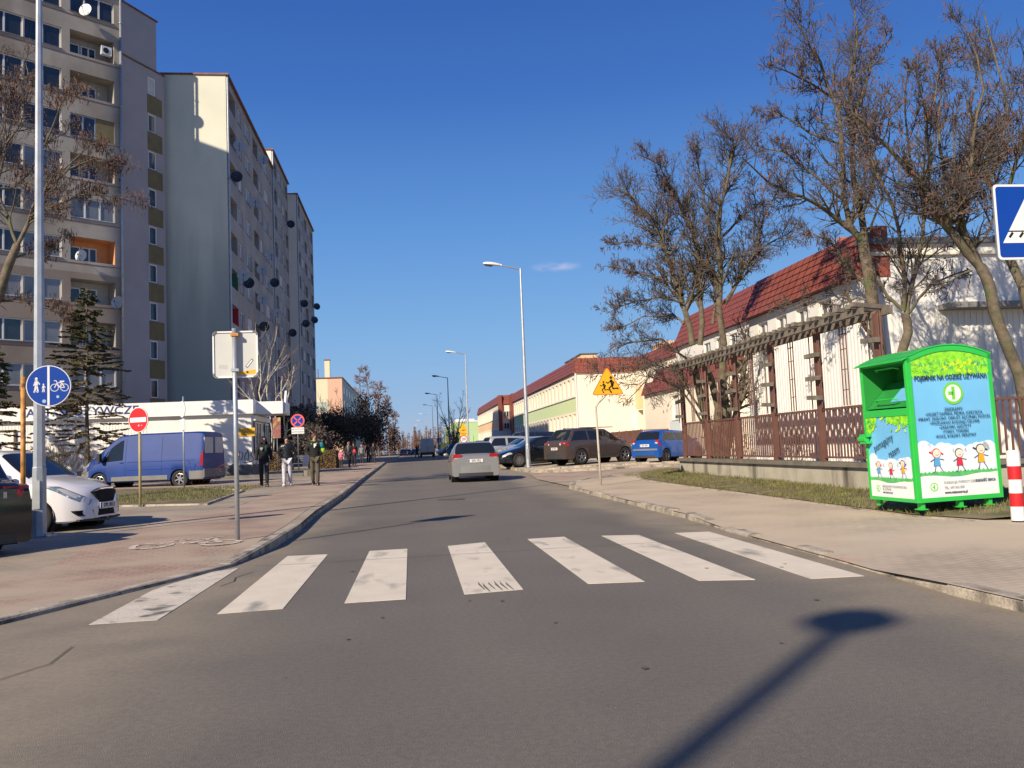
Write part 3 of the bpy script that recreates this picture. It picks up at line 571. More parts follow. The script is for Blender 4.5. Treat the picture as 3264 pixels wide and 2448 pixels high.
# ------------------------------------------------------------------ school and sports hall on the right
M['mansard'] = mat('red metal tile', (.235, .066, .045), .55, var=.14, scale=3, spec=.4, bump=.2, bscale=30)
M['redseam'] = mat('dark red groove', (.10, .015, .012), .7)
M['school'] = mat('warm white render', (.80, .735, .60), .9, var=.04, scale=.5, bump=.1, bscale=15)
M['minty'] = mat('pale green render', (.55, .66, .38), .9, var=.05)
M['peach'] = mat('peach render', (.76, .52, .30), .9, var=.05)
M['paleblue'] = mat('pale blue panel', (.56, .64, .65), .8, var=.06)
M['recess'] = mat('brown window recess', (.13, .10, .08), .8, var=.1)
def mansard(t, a, b, z0, z1, out, back=.45, n=4, name='roof_band'):
    a = Vector(a); b = Vector(b); out = Vector(out).normalized(); mb = MB(); h = (z1 - z0) / n
    def P(q, o, z): return (q.x + out.x * o, q.y + out.y * o, z)
    o = lambda i: .22 - (back) * i / n
    A, B = a.to_3d(), b.to_3d()
    for i in range(n):
        mb.quad(P(A, o(i) + .03, z0 + h * i), P(B, o(i) + .03, z0 + h * i), P(B, o(i + 1) + .0, z0 + h * (i + 1)), P(A, o(i + 1) + .0, z0 + h * (i + 1)))
        mb.quad(P(A, o(i) - .03, z0 + h * i - .0), P(B, o(i) - .03, z0 + h * i), P(B, o(i) + .03, z0 + h * i), P(A, o(i) + .03, z0 + h * i), 1)
    L = (B - A).length; m = int(L / .42); u = (B - A).normalized()
    for j in range(m + 1):
        q = A + u * (L * j / max(m, 1))
        for i in range(n): mb.add([P(q + u * s, o(i + dd) + .032 - .03 * dd + e, z0 + h * (i + dd)) for s in (-.012, .012) for dd, e in ((0, .012), (1, .012))], [(0, 2, 3, 1)], 1)
    e = min(-.5, o(n) - .4)
    mb.quad(P(A, e, z0), P(A, o(0) + .03, z0), P(A, o(n), z1), P(A, e, z1)); mb.quad(P(B, e, z0), P(B, o(0) + .03, z0), P(B, o(n), z1), P(B, e, z1))
    mb.quad(P(A, e, z1), P(A, o(n), z1), P(B, o(n), z1), P(B, e, z1), 1); mb.quad(P(A, 0, z0 - .01), P(A, .25, z0 - .01), P(B, .25, z0 - .01), P(B, 0, z0 - .01), 1)
    return mb.build(name, [M['mansard'], M['redseam']], t)
def schoolwing(label, X, y0, y1, panel, xb, n, zt=9.65):
    t = thing('school_wing', label, 'school building', (0, 0, 0), 0, 'red roofed school wings')
    FM = F((X, y1, 0), (0, -1, 0), (0, 0, 1)); L = y1 - y0; mb = MB(); ops = []; st = L / n
    for i in range(n):
        c = st * i + st * .24
        ops += [(c, c + st * .5, 6.1, 7.75, .5), (c, c + st * .5, 2.4, 4.25, .5)]
    wallgrid(mb, FM, L, 0, 2.4, [], k=0); wallgrid(mb, FM, L, 2.4, 4.45, [o for o in ops if o[2] < 5], k=0, kr=0); wallgrid(mb, FM, L, 4.45, 5.9, [], k=1); wallgrid(mb, FM, L, 5.9, 8.25, [o for o in ops if o[2] > 5], k=0, kr=0)
    mb.quad((X, y0, 0), (xb, y0, 0), (xb, y0, 8.25), (X, y0, 8.25), 0); mb.quad((X, y1, 0), (xb, y1, 0), (xb, y1, 8.25), (X, y1, 8.25), 0); mb.quad((X, y0, 8.25), (X, y1, 8.25), (xb, y1, 8.25), (xb, y0, 8.25), 0)
    mb.build('wall', [M['school'], panel, M['recess']], t)
    for (a, b, c, d, q) in ops: window(FM, a, b, c, d, 2, .42, t, 'blind' if c > 5 or rA.random() < .8 else 'glass', .06, sill=False)
    mb = MB(); barF(mb, FM, 0, L, 5.84, 5.9, 0, .12); barF(mb, FM, 0, L, 2.3, 2.36, 0, .12); mb.build('sill', M['wframe'], t)
    mansard(t, (X, y1), (X, y0), 8.2, zt, (-1, 0)); mansard(t, (X, y0), (xb, y0), 8.2, zt, (0, -1))
    mb = MB(); mb.box(X - .02, X + .1, y0 - .08, y0 + .04, .3, 8.2); mb.build('downpipe', M['wframe'], t)
    return t
wg = schoolwing('school wing with a pale green band between its two rows of windows', 16.1, 83, 134, M['minty'], 24, 21)
wo = schoolwing('farther school wing with a peach band and a dark entrance at its corner', 14.2, 138.75, 182, M['peach'], 24, 17)
mb = MB(); mb.box(14.15, 14.75, 138.3, 138.72, .3, 9.6); mb.box(15.95, 16.6, 134.05, 138.7, .3, 9.6); mb.build('red_fin', M['mansard'], wo)
FE = F((14.75, 138.7, 0), (1, 0, 0), (0, 0, 1))
for z in (6.1, 4.2): window(FE, .25, 1.1, z, z + .95, 2, .0, wo, 'glass', .06, sill=False)
mb = MB(); mb.box(13.2, 16, 137.4, 138.7, 2.9, 3.15); mb.box(13.1, 16, 137.3, 137.4, 2.8, 3.9, 1); mb.box(14.3, 15.9, 138.55, 138.68, .3, 2.9, 2); mb.build('entrance_canopy', [M['galvd'], M['paleblue'], M['glass']], wo)
for i in range(3):
    mb = MB(); mb.box(17 + 0 * i, 18.6, 84 + 3.2 * i, 86.4 + 3.2 * i, 9.4, 10.1); mb.box(16.9, 18.7, 83.9 + 3.2 * i, 86.5 + 3.2 * i, 10.1, 10.2, 1); mb.build('chimney', [M['peach'], M['galvd']], wg)
# middle part set back
t = thing('school_wing', 'set back middle part of the school with a row of small upper windows', 'school building', (0, 0, 0), 0, 'red roofed school wings')
FM = F((22, 83, 0), (0, -1, 0), (0, 0, 1)); mb = MB(); ops = [(3.5 + 3.3 * i, 4.6 + 3.3 * i, 6.75, 8.0, .3) for i in range(7)]
wallgrid(mb, FM, 27, 0, 8.3, ops + [(.6, 2.6, .3, 4.3, .9)], k=0, kr=0); mb.box(21.97, 21.999, 80.2, 82.9, 4.45, 6.6, 1); mb.box(22.88, 22.9, 80.4, 82.4, .3, 4.3, 2)
mb.build('wall', [M['school'], M['peach'], M['glass']], t)
for o in ops: window(FM, *o[:4], 2, .22, t, 'glass', .09)
mansard(t, (22, 83), (22, 57), 8.28, 9.45, (-1, 0), back=.3, n=3)
mb = MB(); mb.box(23, 24.2, 76, 79.5, 9.3, 10.3); [mb.box(22.95, 23.1, 76.2 + i * .6, 76.45 + i * .6, 9.9, 10.2, 1) for i in range(6)]; mb.build('chimney', [M['peach'], M['redseam']], t)
# low annex
t = thing('school_annex', 'single storey white annex with a deep red roof band behind the trees', 'annex', (0, 0, 0), 0)
FM = F((17, 61.6, 0), (0, -1, 0), (0, 0, 1)); mb = MB(); wallgrid(mb, FM, 17, 0, 4.65, [(6.5, 8.1, 2.55, 4.15, .3), (12, 13.4, 1.4, 4.0, .3)], k=0)
mb.quad((17, 44.6, 0), (18, 44.6, 0), (18, 44.6, 4.7), (17, 44.6, 4.7)); mb.quad((17, 61.6, 0), (22, 61.6, 0), (22, 61.6, 4.7), (17, 61.6, 4.7)); mb.box(16.97, 16.999, 53.3, 55.6, .8, 2.5, 1)
mb.build('wall', [M['school'], M['paleblue']], t)
window(FM, 6.5, 8.1, 2.55, 4.15, 2, .22, t, 'blind', .09, trans=True); window(FM, 12, 13.4, 1.4, 4.0, 2, .22, t, 'blind', .09, trans=True)
mansard(t, (17, 61.6), (17, 44.6), 4.6, 5.45, (-1, 0), back=.3, n=2); mansard(t, (17.5, 60.2), (17.5, 44.8), 5.45, 6.3, (-1, 0), back=.3, n=2, name='upper_roof_band')
# sports hall
M['hallwall'] = mat('white corrugated cladding', (.76, .75, .71), .7, var=.03, scale=1)
def hall(label, X, y0, y1, sc, xb, strip, tall, chim, ledge, name):
    """white clad hall with a steep red roof band; sc scales its heights"""
    Z = lambda z: 1.25 + (z - 1.25) * sc
    t = thing(name, label, 'hall', (0, 0, 0), 0); FM = F((X, y1, 0), (0, -1, 0), (0, 0, 1)); L = y1 - y0; mb = MB()
    strip = [(a, b, Z(6.35), Z(7.05), .2) for a, b in strip]; tall = [(a, b, Z(3.0), Z(5.9), .2) for a, b in tall]
    wallgrid(mb, FM, L, 0, Z(7.5), strip + tall, k=0, kr=2); FN = F((X, y0, 0), (1, 0, 0), (0, 0, 1)); W_ = xb - X; wallgrid(mb, FN, W_, 0, Z(8.75), [], k=0)
    n = int(L / .16)
    for i in range(n):
        u = L * i / n + .03
        if not any(a - .2 < u < b + .1 for a, b, *q in tall): barF(mb, FM, u, u + .05, .5, Z(6.2), 0, .022)
    for i in range(int(W_ / .16)): barF(mb, FN, .05 + i * .16, .10 + i * .16, .5, Z(5.95), 0, .022)
    mb.quad((X, y0, Z(7.5)), (X, y1, Z(7.5)), (xb, y1, Z(7.5)), (xb, y0, Z(7.5)), 0); mb.quad((X, y1, 0), (xb, y1, 0), (xb, y1, Z(7.5)), (X, y1, Z(7.5)), 0)
    for a, b, c, d, q in tall: barF(mb, FM, a - .2, b + .2, .9, c - .05, 0, .03, 1)
    mb.build('wall', [M['hallwall'], M['paleblue'], M['school']], t)
    mb = MB(); barF(mb, FM, 0, L, 0, .5, 0, .04); barF(mb, FN, 0, W_, 0, .5, 0, .04); mb.build('plinth', M['sill'], t)
    for o in strip: window(FM, *o[:4], 2, .14, t, 'glass', .06)
    for o in tall: window(FM, *o[:4], 2, .14, t, 'blind', .06, trans=True)
    mansard(t, (X, y1), (X, y0 - .03), Z(7.45), Z(9.5), (-1, 0), back=.95 * sc, n=6)
    mb = MB(); barF(mb, FN, .02, W_, Z(8.75), Z(8.97), -.2, .13); barF(mb, FN, .1, W_, Z(8.28), Z(8.42), 0, .09, 1); mb.box(X + .5, xb, y0 + .2, y1, Z(8.9), Z(9.0)); mb.build('roof_edge', [M['galvd'], M['school']], t)
    if ledge: mb = MB(); barF(mb, FN, 3.2 * sc, W_, Z(6.02), Z(6.24), 0, .5); mb.build('ledge', M['sill'], t)
    for x, y, w in chim: mb = MB(); mb.box(x, x + w, y, y + w * .8, Z(8.9), Z(10.1)); mb.box(x - .05, x + w + .05, y - .05, y + w * .8 + .05, Z(9.8), Z(9.95), 1); mb.box(x + w * .2, x + w * .7, y + .15, y + w * .5, Z(10.1), Z(10.5)); mb.build('chimney', [M['brickc'], M['redseam']], t)
    return t
M['brickc'] = mat('red brick', (.42, .18, .12), .9, var=.2, scale=6)
hall('tall white hall with a steep red roof, half hidden by the bare tree clump', 18, 38, 56.7, 1, 40, [(5.6 + 2.15 * i, 6.75 + 2.15 * i) for i in range(6)], [(7.2, 8.6), (11.9, 13.3), (15., 16.)], [], False, 'sports_hall')
hall('white corrugated hall with steep red roof and bright gable right behind the pergola fence', 10.9, 19.6, 26.6, .606, 27, [(.7 + 1.35 * i, 1.45 + 1.35 * i) for i in range(4)], [], [(12.2, 23, .75), (14.9, 23, .7)], True, 'gabled_hall')
# green building and arched shelter beyond
t = thing('green_building', 'light green flat roofed building far down on the right', 'building', (0, 0, 0))
M['lgreen'] = mat('light green render', (.42, .58, .30), .9, var=.04); M['tgreen'] = mat('green sheet', (.03, .16, .09), .5)
mb = MB(); mb.box(10.3, 24, 200, 260, 0, 7.4); mb.build('wall', M['lgreen'], t); mb = MB(); mb.box(10.2, 24, 199.9, 260, 7.4, 7.75); mb.box(10.5, 14.8, 200.3, 206, 7.75, 8.15); mb.build('parapet', M['wframe'], t)
for i in range(6): mb = MB(); mb.box(10.26, 10.3, 203 + i * 8, 207 + i * 8, 3.6, 5.6); mb.build('window', M['glass'], t)
t = thing('market_shelter', 'low market shelter with a curved green roof behind the parked cars', 'shelter', (7.4, 165, .3))
mb = MB(); n = 12; pr = [(-2.3 + 4.6 * i / n, .6 + 3.3 * sin(pi * .5 + pi * .5 * (-.9 + 1.8 * i / n))) for i in range(n + 1)]
for (a, b), (c, d) in zip(pr, pr[1:]): mb.add([(a, 0, b), (c, 0, d), (c, 9, d), (a, 9, b), (a, 0, b + .15), (c, 0, d + .15), (c, 9, d + .15), (a, 9, b + .15)], [(0, 1, 2, 3), (4, 7, 6, 5), (0, 4, 5, 1), (3, 2, 6, 7)])
mb.build('roof', M['tgreen'], t); mb = MB(); [mb.box(x, x + .1, y, y + .1, 0, 3) for x in (-1.8, 1.7) for y in (.3, 4.5, 8.6)]; mb.box(-1.7, 1.7, 3, 8, 0, 2.2, 1); mb.build('posts', [M['galvd'], M['lgreen']], t)

# ------------------------------------------------------------------ grocery kiosk on the left
K = thing('grocery_shop', 'low white flat roofed grocery shop with blue lettering on its parapet', 'shop', (0, 0, 0))
M['kwall'] = mat('white cladding', (.78, .76, .71), .7, var=.05, scale=1, stain=((.55, .52, .47), .8, .6, .8))
M['plinth'] = mat('concrete plinth', (.16, .15, .14), .9, var=.2, scale=3)
M['ink'] = mat('dark blue lettering', (.02, .03, .16), .5); M['notice'] = mat('yellow notice', (.75, .42, .02), .6)
mb = MB(); mb.box(-26, -8.1, 46, 51, .9, 3.5); mb.box(-26.05, -8.05, 45.95, 51, .1, .9, 1)
for i in range(85):
    x = -25.9 + i * .15
    if x < -13.2: mb.box(x, x + .03, 45.988, 46, .95, 3.4)
mb.build('wall', [M['kwall'], M['plinth']], K)
mb = MB(); mb.box(-26.2, -7.95, 45.75, 51.1, 3.5, 4.22); mb.build('parapet', M['white'], K)
mb = MB(); mb.box(-7.95, -6.6, 46.7, 49.4, 3.5, 4.15); mb.prism([(46.8, 3.55), (48.4, 3.55), (47.6, 4.75)], 0, .1, M=F((-6.6, 0, 0), (0, 1, 0), (0, 0, 1))); mb.build('canopy', M['white'], K)
mb = MB(); mb.box(-8.1, -7.9, 46.1, 50.8, 3.15, 3.4); mb.build('shutter_box', M['wframe'], K)
FK = F((-8.1, 46, 0), (0, 1, 0), (0, 0, 1))
window(FK, .5, 2.2, 1.4, 3.1, 2, -.08, K, 'glass', .08, sill=False, name='shop_window'); window(FK, 3.7, 4.8, 1.2, 3.1, 2, -.08, K, 'glass', .08, sill=False, name='shop_window')
dk = MB(); barF(dk, FK, 2.5, 3.4, .3, 2.6, 0, .08); dk.build('door', M['wframe'], K); 
text_mesh('ART. SPOŻYWCZE', .58, 'shop_lettering', M['ink'], K, FACE(-16.25, 45.745, 3.87), wide=1.12, bold=.012)
mb = MB(); mb.box(-8.72, -8.02 + .1, 45.97, 45.995, 2.35, 2.78); mb.build('notice_board', M['notice'], K, label='small yellow notice on the shop wall')
for i, s in enumerate(('TEREN PRYWATNY', 'PARKING', 'DLA KLIENTÓW')): text_mesh(s, .07, 'notice_lettering', M['ink'], K, FACE(-8.37, 45.965, 2.67 - .11 * i))
mb = MB(); r0 = .022
def gr(pts): mb.path([(-9.3 + x, 45.985, .7 + z) for x, z in pts], r0, 5, flat=.4)
gr([(.0, .0), (.25, .25), (.45, .3), (.4, .75), (.3, .8)]); gr([(.45, .95), (.55, .5), (.7, .45), (.75, .8), (.6, .9), (.58, .6)]); gr([(.95, .85), (.85, .65), (.85, .45), (1.0, .4), (1.05, .7), (.98, .95)]); gr([(1.25, .9), (1.15, .7), (1.3, .5), (1.2, .35), (.8, .3)]); gr([(.0, -.05), (.5, .05)])
mb.build('graffiti', M['sblack'], K)
gd = MB(); gd.box(-20.9, -19.6, 45.93, 46, .9, 3.0); gd.build('garage_door', M['kwall'], K); gd = MB(); gd.box(-21., -20.9, 45.9, 46, .9, 3.1); gd.box(-19.6, -19.5, 45.9, 46, .9, 3.1); gd.box(-21, -19.5, 45.9, 46, 3.0, 3.1); gd.build('door_frame', M['recess'], K)
# ------------------------------------------------------------------ street lamps
def lamp(loc, label, arm=(-1.75, 0), h=9.7, mt='galv', group='street lamps along the road'):
    t = thing('street_lamp', label, 'street lamp', loc, 0, group)
    mb = MB(); mb.path([(0, 0, 0), (0, 0, 1.1), (0, 0, 1.12), (0, 0, h)], [.115, .108, .098, .045], 8); mb.box(-.2, .2, -.2, .2, 0, .02); [mb.tube((x, y, 0), (x, y, .06), .02, n=6) for x in (-.15, .15) for y in (-.15, .15)]; mb.build('pole', M[mt], t)
    mb = MB(); mb.box(-.05, .05, -.118, -.10, .45, .9); mb.build('service_door', M[mt], t)
    a = Vector((arm[0], arm[1], .0)); L = a.length; u = a.normalized()
    mb = MB(); mb.path([(0, 0, h - .04), tuple(u * (L * .55) + Vector((0, 0, h + .17)))], [.04, .03], 8); mb.build('arm', M[mt], t)
    w = Vector((-u.y, u.x, 0)); R = Matrix((u, w, Vector((0, 0, 1)))).transposed().to_4x4(); R.translation = u * (L * .52) + Vector((0, 0, h + .15)); R = R @ Matrix.Rotation(-.12, 4, 'Y')
    mb = MB(); n = 12; st = [(0, .05, .05), (.1, .09, .09), (.3, .13, .12), (.55, .16, .13), (.8, .13, .11), (.92, .05, .06)]; vs = []
    for (x, wy, hz) in st:
        for j in range(n): a_ = 2 * pi * j / n; vs.append(R @ Vector((x, wy * cos(a_), hz * max(-.25, sin(a_)))))
    fs = [(i * n + j, i * n + (j + 1) % n, (i + 1) * n + (j + 1) % n, (i + 1) * n + j) for i in range(len(st) - 1) for j in range(n)] + [tuple(range(n)), tuple((len(st) - 1) * n + j for j in range(n))]
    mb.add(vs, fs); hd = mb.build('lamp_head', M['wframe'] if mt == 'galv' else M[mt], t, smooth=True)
    mb = MB(); mb.add([R @ Vector((x, wy, z)) for x, wy, z in ((.42, -.12, -.03), (.86, -.1, -.03), (.86, .1, -.03), (.42, .12, -.03), (.5, -.06, -.1), (.76, -.05, -.09), (.76, .05, -.09), (.5, .06, -.1))], [(0, 1, 5, 4), (1, 2, 6, 5), (2, 3, 7, 6), (3, 0, 4, 7), (4, 5, 6, 7)]); mb.build('lens', M['galvd'], hd)
    return t
lamp((-5.95, 14.86, pzL(-6, 14.9)), 'nearest street lamp, a thick grey pole behind the blue round sign', (1.6, .3))
lamp((5.6, 41.6, .24), 'tall grey street lamp beside the black sedan')
lamp((5.3, 80, GZ(5, 80) + .1), 'second sunlit street lamp on the right, behind the silver hatchback', h=9.6)
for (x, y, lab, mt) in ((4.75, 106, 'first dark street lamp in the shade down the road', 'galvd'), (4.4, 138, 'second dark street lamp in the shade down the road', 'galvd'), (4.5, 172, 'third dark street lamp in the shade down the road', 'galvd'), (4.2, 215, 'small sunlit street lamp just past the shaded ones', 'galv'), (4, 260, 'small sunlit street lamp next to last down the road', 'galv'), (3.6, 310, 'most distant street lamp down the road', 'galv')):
    lamp((x, y, GZ(5, y) + .1), lab, (-1.9, 0), 9.6, mt)  # lamps in the shade take darker steel: shade put into their colour
# lamp left of the viewpoint whose shadow falls across the near road
t = thing('street_lamp', 'lamp with an oval head whose shadow lies across the near road', 'street lamp', (-9.6, -9.0, .02), 0)
mb = MB(); mb.path([(0, 0, 0), (0, 0, 11.4)], [.12, .07], 12); mb.build('pole', M['galv'], t); mb = MB(); mb.lathe([(.02, 11.15), (.2, 11.25), (.3, 11.4), (.2, 11.55), (.02, 11.6)], 20, 0, Matrix.Diagonal((1.15, .9, 1, 1))); mb.build('lamp_head', M['wframe'], t, smooth=True)

# ------------------------------------------------------------------ road signs
def ngon(r, n, a0=0.): return [(r * cos(a0 + 2 * pi * i / n), r * sin(a0 + 2 * pi * i / n)) for i in range(n)]
def rrect(w, h, r, n=5):
    p = []
    for cx_, cy_, a0 in ((w / 2 - r, h / 2 - r, 0), (-w / 2 + r, h / 2 - r, 90), (-w / 2 + r, -h / 2 + r, 180), (w / 2 - r, -h / 2 + r, 270)):
        p += [(cx_ + r * cos(radians(a0 + 90 * i / n)), cy_ + r * sin(radians(a0 + 90 * i / n))) for i in range(n + 1)]
    return p
def tri(s, r, n=5):
    h = s * sqrt(3) / 2; C = [(s / 2 - r * 1.732, -h / 3 + r), (0, h * 2 / 3 - 2 * r), (-s / 2 + r * 1.732, -h / 3 + r)]; p = []
    for (cx_, cy_), a0 in zip(C, (-90, 30, 150)): p += [(cx_ + r * cos(radians(a0 + 120 * i / n)), cy_ + r * sin(radians(a0 + 120 * i / n))) for i in range(n + 1)]
    return p
def stroke2(mb, Fm, pts, w, z0, z1, k=0):
    for a, b in zip(pts, pts[1:]):
        d = Vector((b[0] - a[0], b[1] - a[1])); 
        if d.length < 1e-6: continue
        d.normalize(); nn = Vector((-d.y, d.x)) * w; e = d * w * .6
        mb.prism([(a[0] - nn.x - e.x, a[1] - nn.y - e.y), (b[0] - nn.x + e.x, b[1] - nn.y + e.y), (b[0] + nn.x + e.x, b[1] + nn.y + e.y), (a[0] + nn.x - e.x, a[1] + nn.y - e.y)], z0, z1, k, Fm)
def disc(mb, Fm, x, y, r, z0, z1, k=0, n=14): mb.prism([(x + a, y + b) for a, b in ngon(r, n)], z0, z1, k, Fm)
def walker(mb, Fm, x, y, s, z, k, dress=False, run=False, flip=1):
    S_ = lambda pts, w: stroke2(mb, Fm, [(x + flip * a * s, y + b * s) for a, b in pts], w * s, z, z + .0015, k)
    disc(mb, Fm, x, y + .88 * s, .085 * s, z, z + .0015, k)
    if run:
        S_([(0.0, .72), (-.06, .42)], .07); S_([(-.06, .42), (.13, .27), (.05, .05), (.0, .0)], .042); S_([(-.06, .42), (-.1, .22), (-.36, .25), (-.4, .2)], .042)
        S_([(.02, .72), (-.16, .6), (-.1, .42)], .033); S_([(.0, .7), (.2, .55), (.3, .62)], .033)
    else:
        S_([(0, .72), (0, .42)], .09); S_([(-.03, .42), (-.1, .02), (-.14, .0)], .05); S_([(.03, .42), (.1, .02), (.05, .0)], .05); S_([(-.06, .72), (-.15, .42)], .032); S_([(.06, .72), (.2, .5)], .032)
def pole(t, h, r=.03, m='galv', x=0., y=0.): mb = MB(); mb.tube((x, y, 0), (x, y, h), r, n=10); return mb.build('pole', M[m], t, smooth=True)
SF = lambda z, y=-.045, x=0.: F((x, y, z), (1, 0, 0), (0, 0, 1))
def back(t, poly, Fm, m='galv', th=.02): mb = MB(); mb.prism(poly, -th, 0, 0, Fm); return mb.build('sign_plate', M[m], t)

# blue round sign: pedestrians | bicycle
t = thing('path_sign', 'round blue sign with pedestrians and a bicycle on a rusty orange pole', 'road sign', (-5.86, 14.05, .1))
mb = MB(); mb.path([(0, 0, 0), (0, 0, 2.52)], .036, 12); mb.build('pole', M['pipeo'], t, smooth=True)
FB_ = F((.38, -.03, 2.37), Vector((1, .12, 0)), (0, 0, 1)); pl = MB(); pl.prism(ngon(.315, 40), -.055, 0, 0, FB_); pl = pl.build('sign_plate', M['galv'], t)
mb = MB(); mb.prism(ngon(.315, 40), .0, .001, 1, FB_); mb.prism(ngon(.303, 40), .001, .003, 0, FB_); mb.prism([(-.016, -.30), (.016, -.30), (.016, .30), (-.016, .30)], .003, .005, 1, FB_)
walker(mb, FB_, -.17, -.09, .23, .003, 1); walker(mb, FB_, -.07, -.09, .13, .003, 1)
for x in (.085, .225): 
    q = [(x + .055 * cos(a * pi / 9), -.03 + .055 * sin(a * pi / 9)) for a in range(19)]; stroke2(mb, FB_, q, .005, .003, .0045, 1)
stroke2(mb, FB_, [(.085, -.03), (.12, .045), (.19, .045), (.15, -.025), (.12, .045)], .006, .003, .0045, 1); stroke2(mb, FB_, [(.19, .045), (.225, -.03), (.15, -.025)], .006, .003, .0045, 1); stroke2(mb, FB_, [(.12, .045), (.105, .08), (.08, .075)], .006, .003, .0045, 1); stroke2(mb, FB_, [(.165, .065), (.215, .065)], .011, .003, .0045, 1)
disc(mb, FB_, -.06, -.235, .028, .003, .005, 2); disc(mb, FB_, .13, -.17, .022, .003, .005, 2)
M['sticker'] = mat('pale worn sticker', (.35, .50, .60), .6, var=.2); mb.build('sign_face', [M['blue'], M['white'], M['sticker']], pl)
mb = MB(); mb.box(-.05, .4, -.01, .01, 2.33, 2.40); mb.build('bracket', M['galvd'], t)
# blank back of a rectangular sign
t = thing('road_sign', 'blank back of a rectangular road sign on a round grey pole at the kerb', 'road sign', (-2.41, 12.49, pzL(-2.4, 12.5)))
pole(t, 2.95, .033); R_ = rrect(.60, .64, .05); Fm = SF(2.59, .07); pl = MB(); pl.prism(R_, -.025, 0, 0, Fm); M['signback'] = mat('pale grey sign back', (.52, .53, .50), .55, var=.04); pl = pl.build('sign_plate', M['signback'], t)
mb = MB(); stroke2(mb, Fm, R_ + [R_[0]], .010, .0, .016); mb.build('rim', M['white'], pl)
mb = MB(); F2 = Fm @ Matrix.Translation((.19, -.13, .001)) @ Matrix.Rotation(.9, 4, 'Z'); mb.prism(rrect(.14, .035, .004), 0, .001, 0, F2); mb.prism(rrect(.12, .02, .003), .001, .002, 1, F2); mb.prism([(.04, -.25), (.27, -.22), (.27, -.28), (.04, -.29)], .0, .002, 2, Fm); mb.prism(rrect(.03, .03, .003), .002, .003, 0, Fm @ Matrix.Translation((.16, -.255, 0))); mb.prism(rrect(.12, .055, .01), .0, .0015, 3, Fm @ Matrix.Translation((-.17, -.17, 0)) @ Matrix.Rotation(-.15, 4, 'Z'))
mb.build('sticker', [M['sblack'], M['white'], M['yellow'], mat('faded sticker', (.42, .42, .40), .6)], pl)
for z in (2.36, 2.86): mb = MB(); mb.box(-.045, .06, -.045, .06, z - .02, z + .02); mb.build('clamp', M['galv'] if z < 2.5 else M['pipeo'], t)
# no entry sign
t = thing('no_entry_sign', 'round red no entry sign on an olive yellow pole in the grass', 'road sign', (-6.64, 22.45, .13), radians(-28))
M['olive'] = mat('yellowed pole paint', (.36, .31, .14), .6, var=.15, scale=6)
pole(t, 2.2, .034, 'olive'); Fm = SF(2.16); pl = back(t, ngon(.31, 36), Fm); mb = MB(); mb.prism(ngon(.31, 36), 0, .0015, 1, Fm); mb.prism(ngon(.295, 36), .0015, .003, 0, Fm); mb.prism(rrect(.5, .115, .005), .003, .005, 1, Fm); disc(mb, Fm, .02, -.14, .022, .003, .005, 2); disc(mb, Fm, .11, -.14, .015, .003, .005, 2); mb.build('sign_face', [M['red'], M['white'], M['sticker']], pl)
# sign seen nearly edge on
t = thing('road_sign', 'round white sign turned nearly edge on, on a thin pole before the blue van', 'road sign', (-8.3, 33.3, .18), radians(-56))
pole(t, 3.42, .028); Fm = SF(2.95); pl = back(t, ngon(.3, 30), Fm); mb = MB(); mb.prism(ngon(.3, 30), 0, .002, 0, Fm); mb.prism(ngon(.23, 30), .002, .003, 1, Fm); mb.build('sign_face', [M['white'], M['wframe']], pl); mb = MB(); mb.prism(rrect(.5, .4, .02), -.02, .0, 0, SF(2.38)); mb.build('lower_plate', M['wframe'], t)
# no stopping sign with supplementary plate
t = thing('no_stopping_sign', 'round blue no stopping sign with red cross above a small white text plate', 'road sign', (-5.57, 44.5, .24))
pole(t, 3.05, .03, 'galvd'); Fm = SF(2.75); pl = back(t, ngon(.34, 36), Fm); mb = MB(); mb.prism(ngon(.34, 36), 0, .002, 0, Fm); mb.prism(ngon(.27, 36), .002, .004, 1, Fm)
for a in (45, 135): c, s_ = cos(radians(a)), sin(radians(a)); stroke2(mb, Fm, [(-c * .27, -s_ * .27), (c * .27, s_ * .27)], .028, .004, .006, 0)
mb.build('sign_face', [mat('faded red film', (.75, .12, .10), .5), M['blue']], pl)
Fm = SF(2.26); p2 = MB(); p2.prism(rrect(.62, .32, .03), -.02, 0, 0, Fm); p2 = p2.build('text_plate', M['white'], t); text_mesh('NIE DOTYCZY', .1, 'lettering', M['sblack'], p2, Fm @ Matrix.Translation((0, .06, .002))); text_mesh('ZAOPATRZENIA', .09, 'lettering', M['sblack'], p2, Fm @ Matrix.Translation((0, -.07, .002)))
# weathered board on two posts by the shop
t = thing('notice_board', 'faded reddish poster board beside the shop corner', 'notice board', (-6.75, 45.6, .26), radians(-15)); pole(t, 2.2, .03, 'galvd')
mb = MB(); mb.prism(rrect(.42, 1.05, .01), -.03, 0, 0, SF(2.45)); mb.build('board', mat('faded poster', (.26, .10, .09), .8, var=.4, scale=5, stain=((.42, .33, .10), 3, .55, .65)), t)
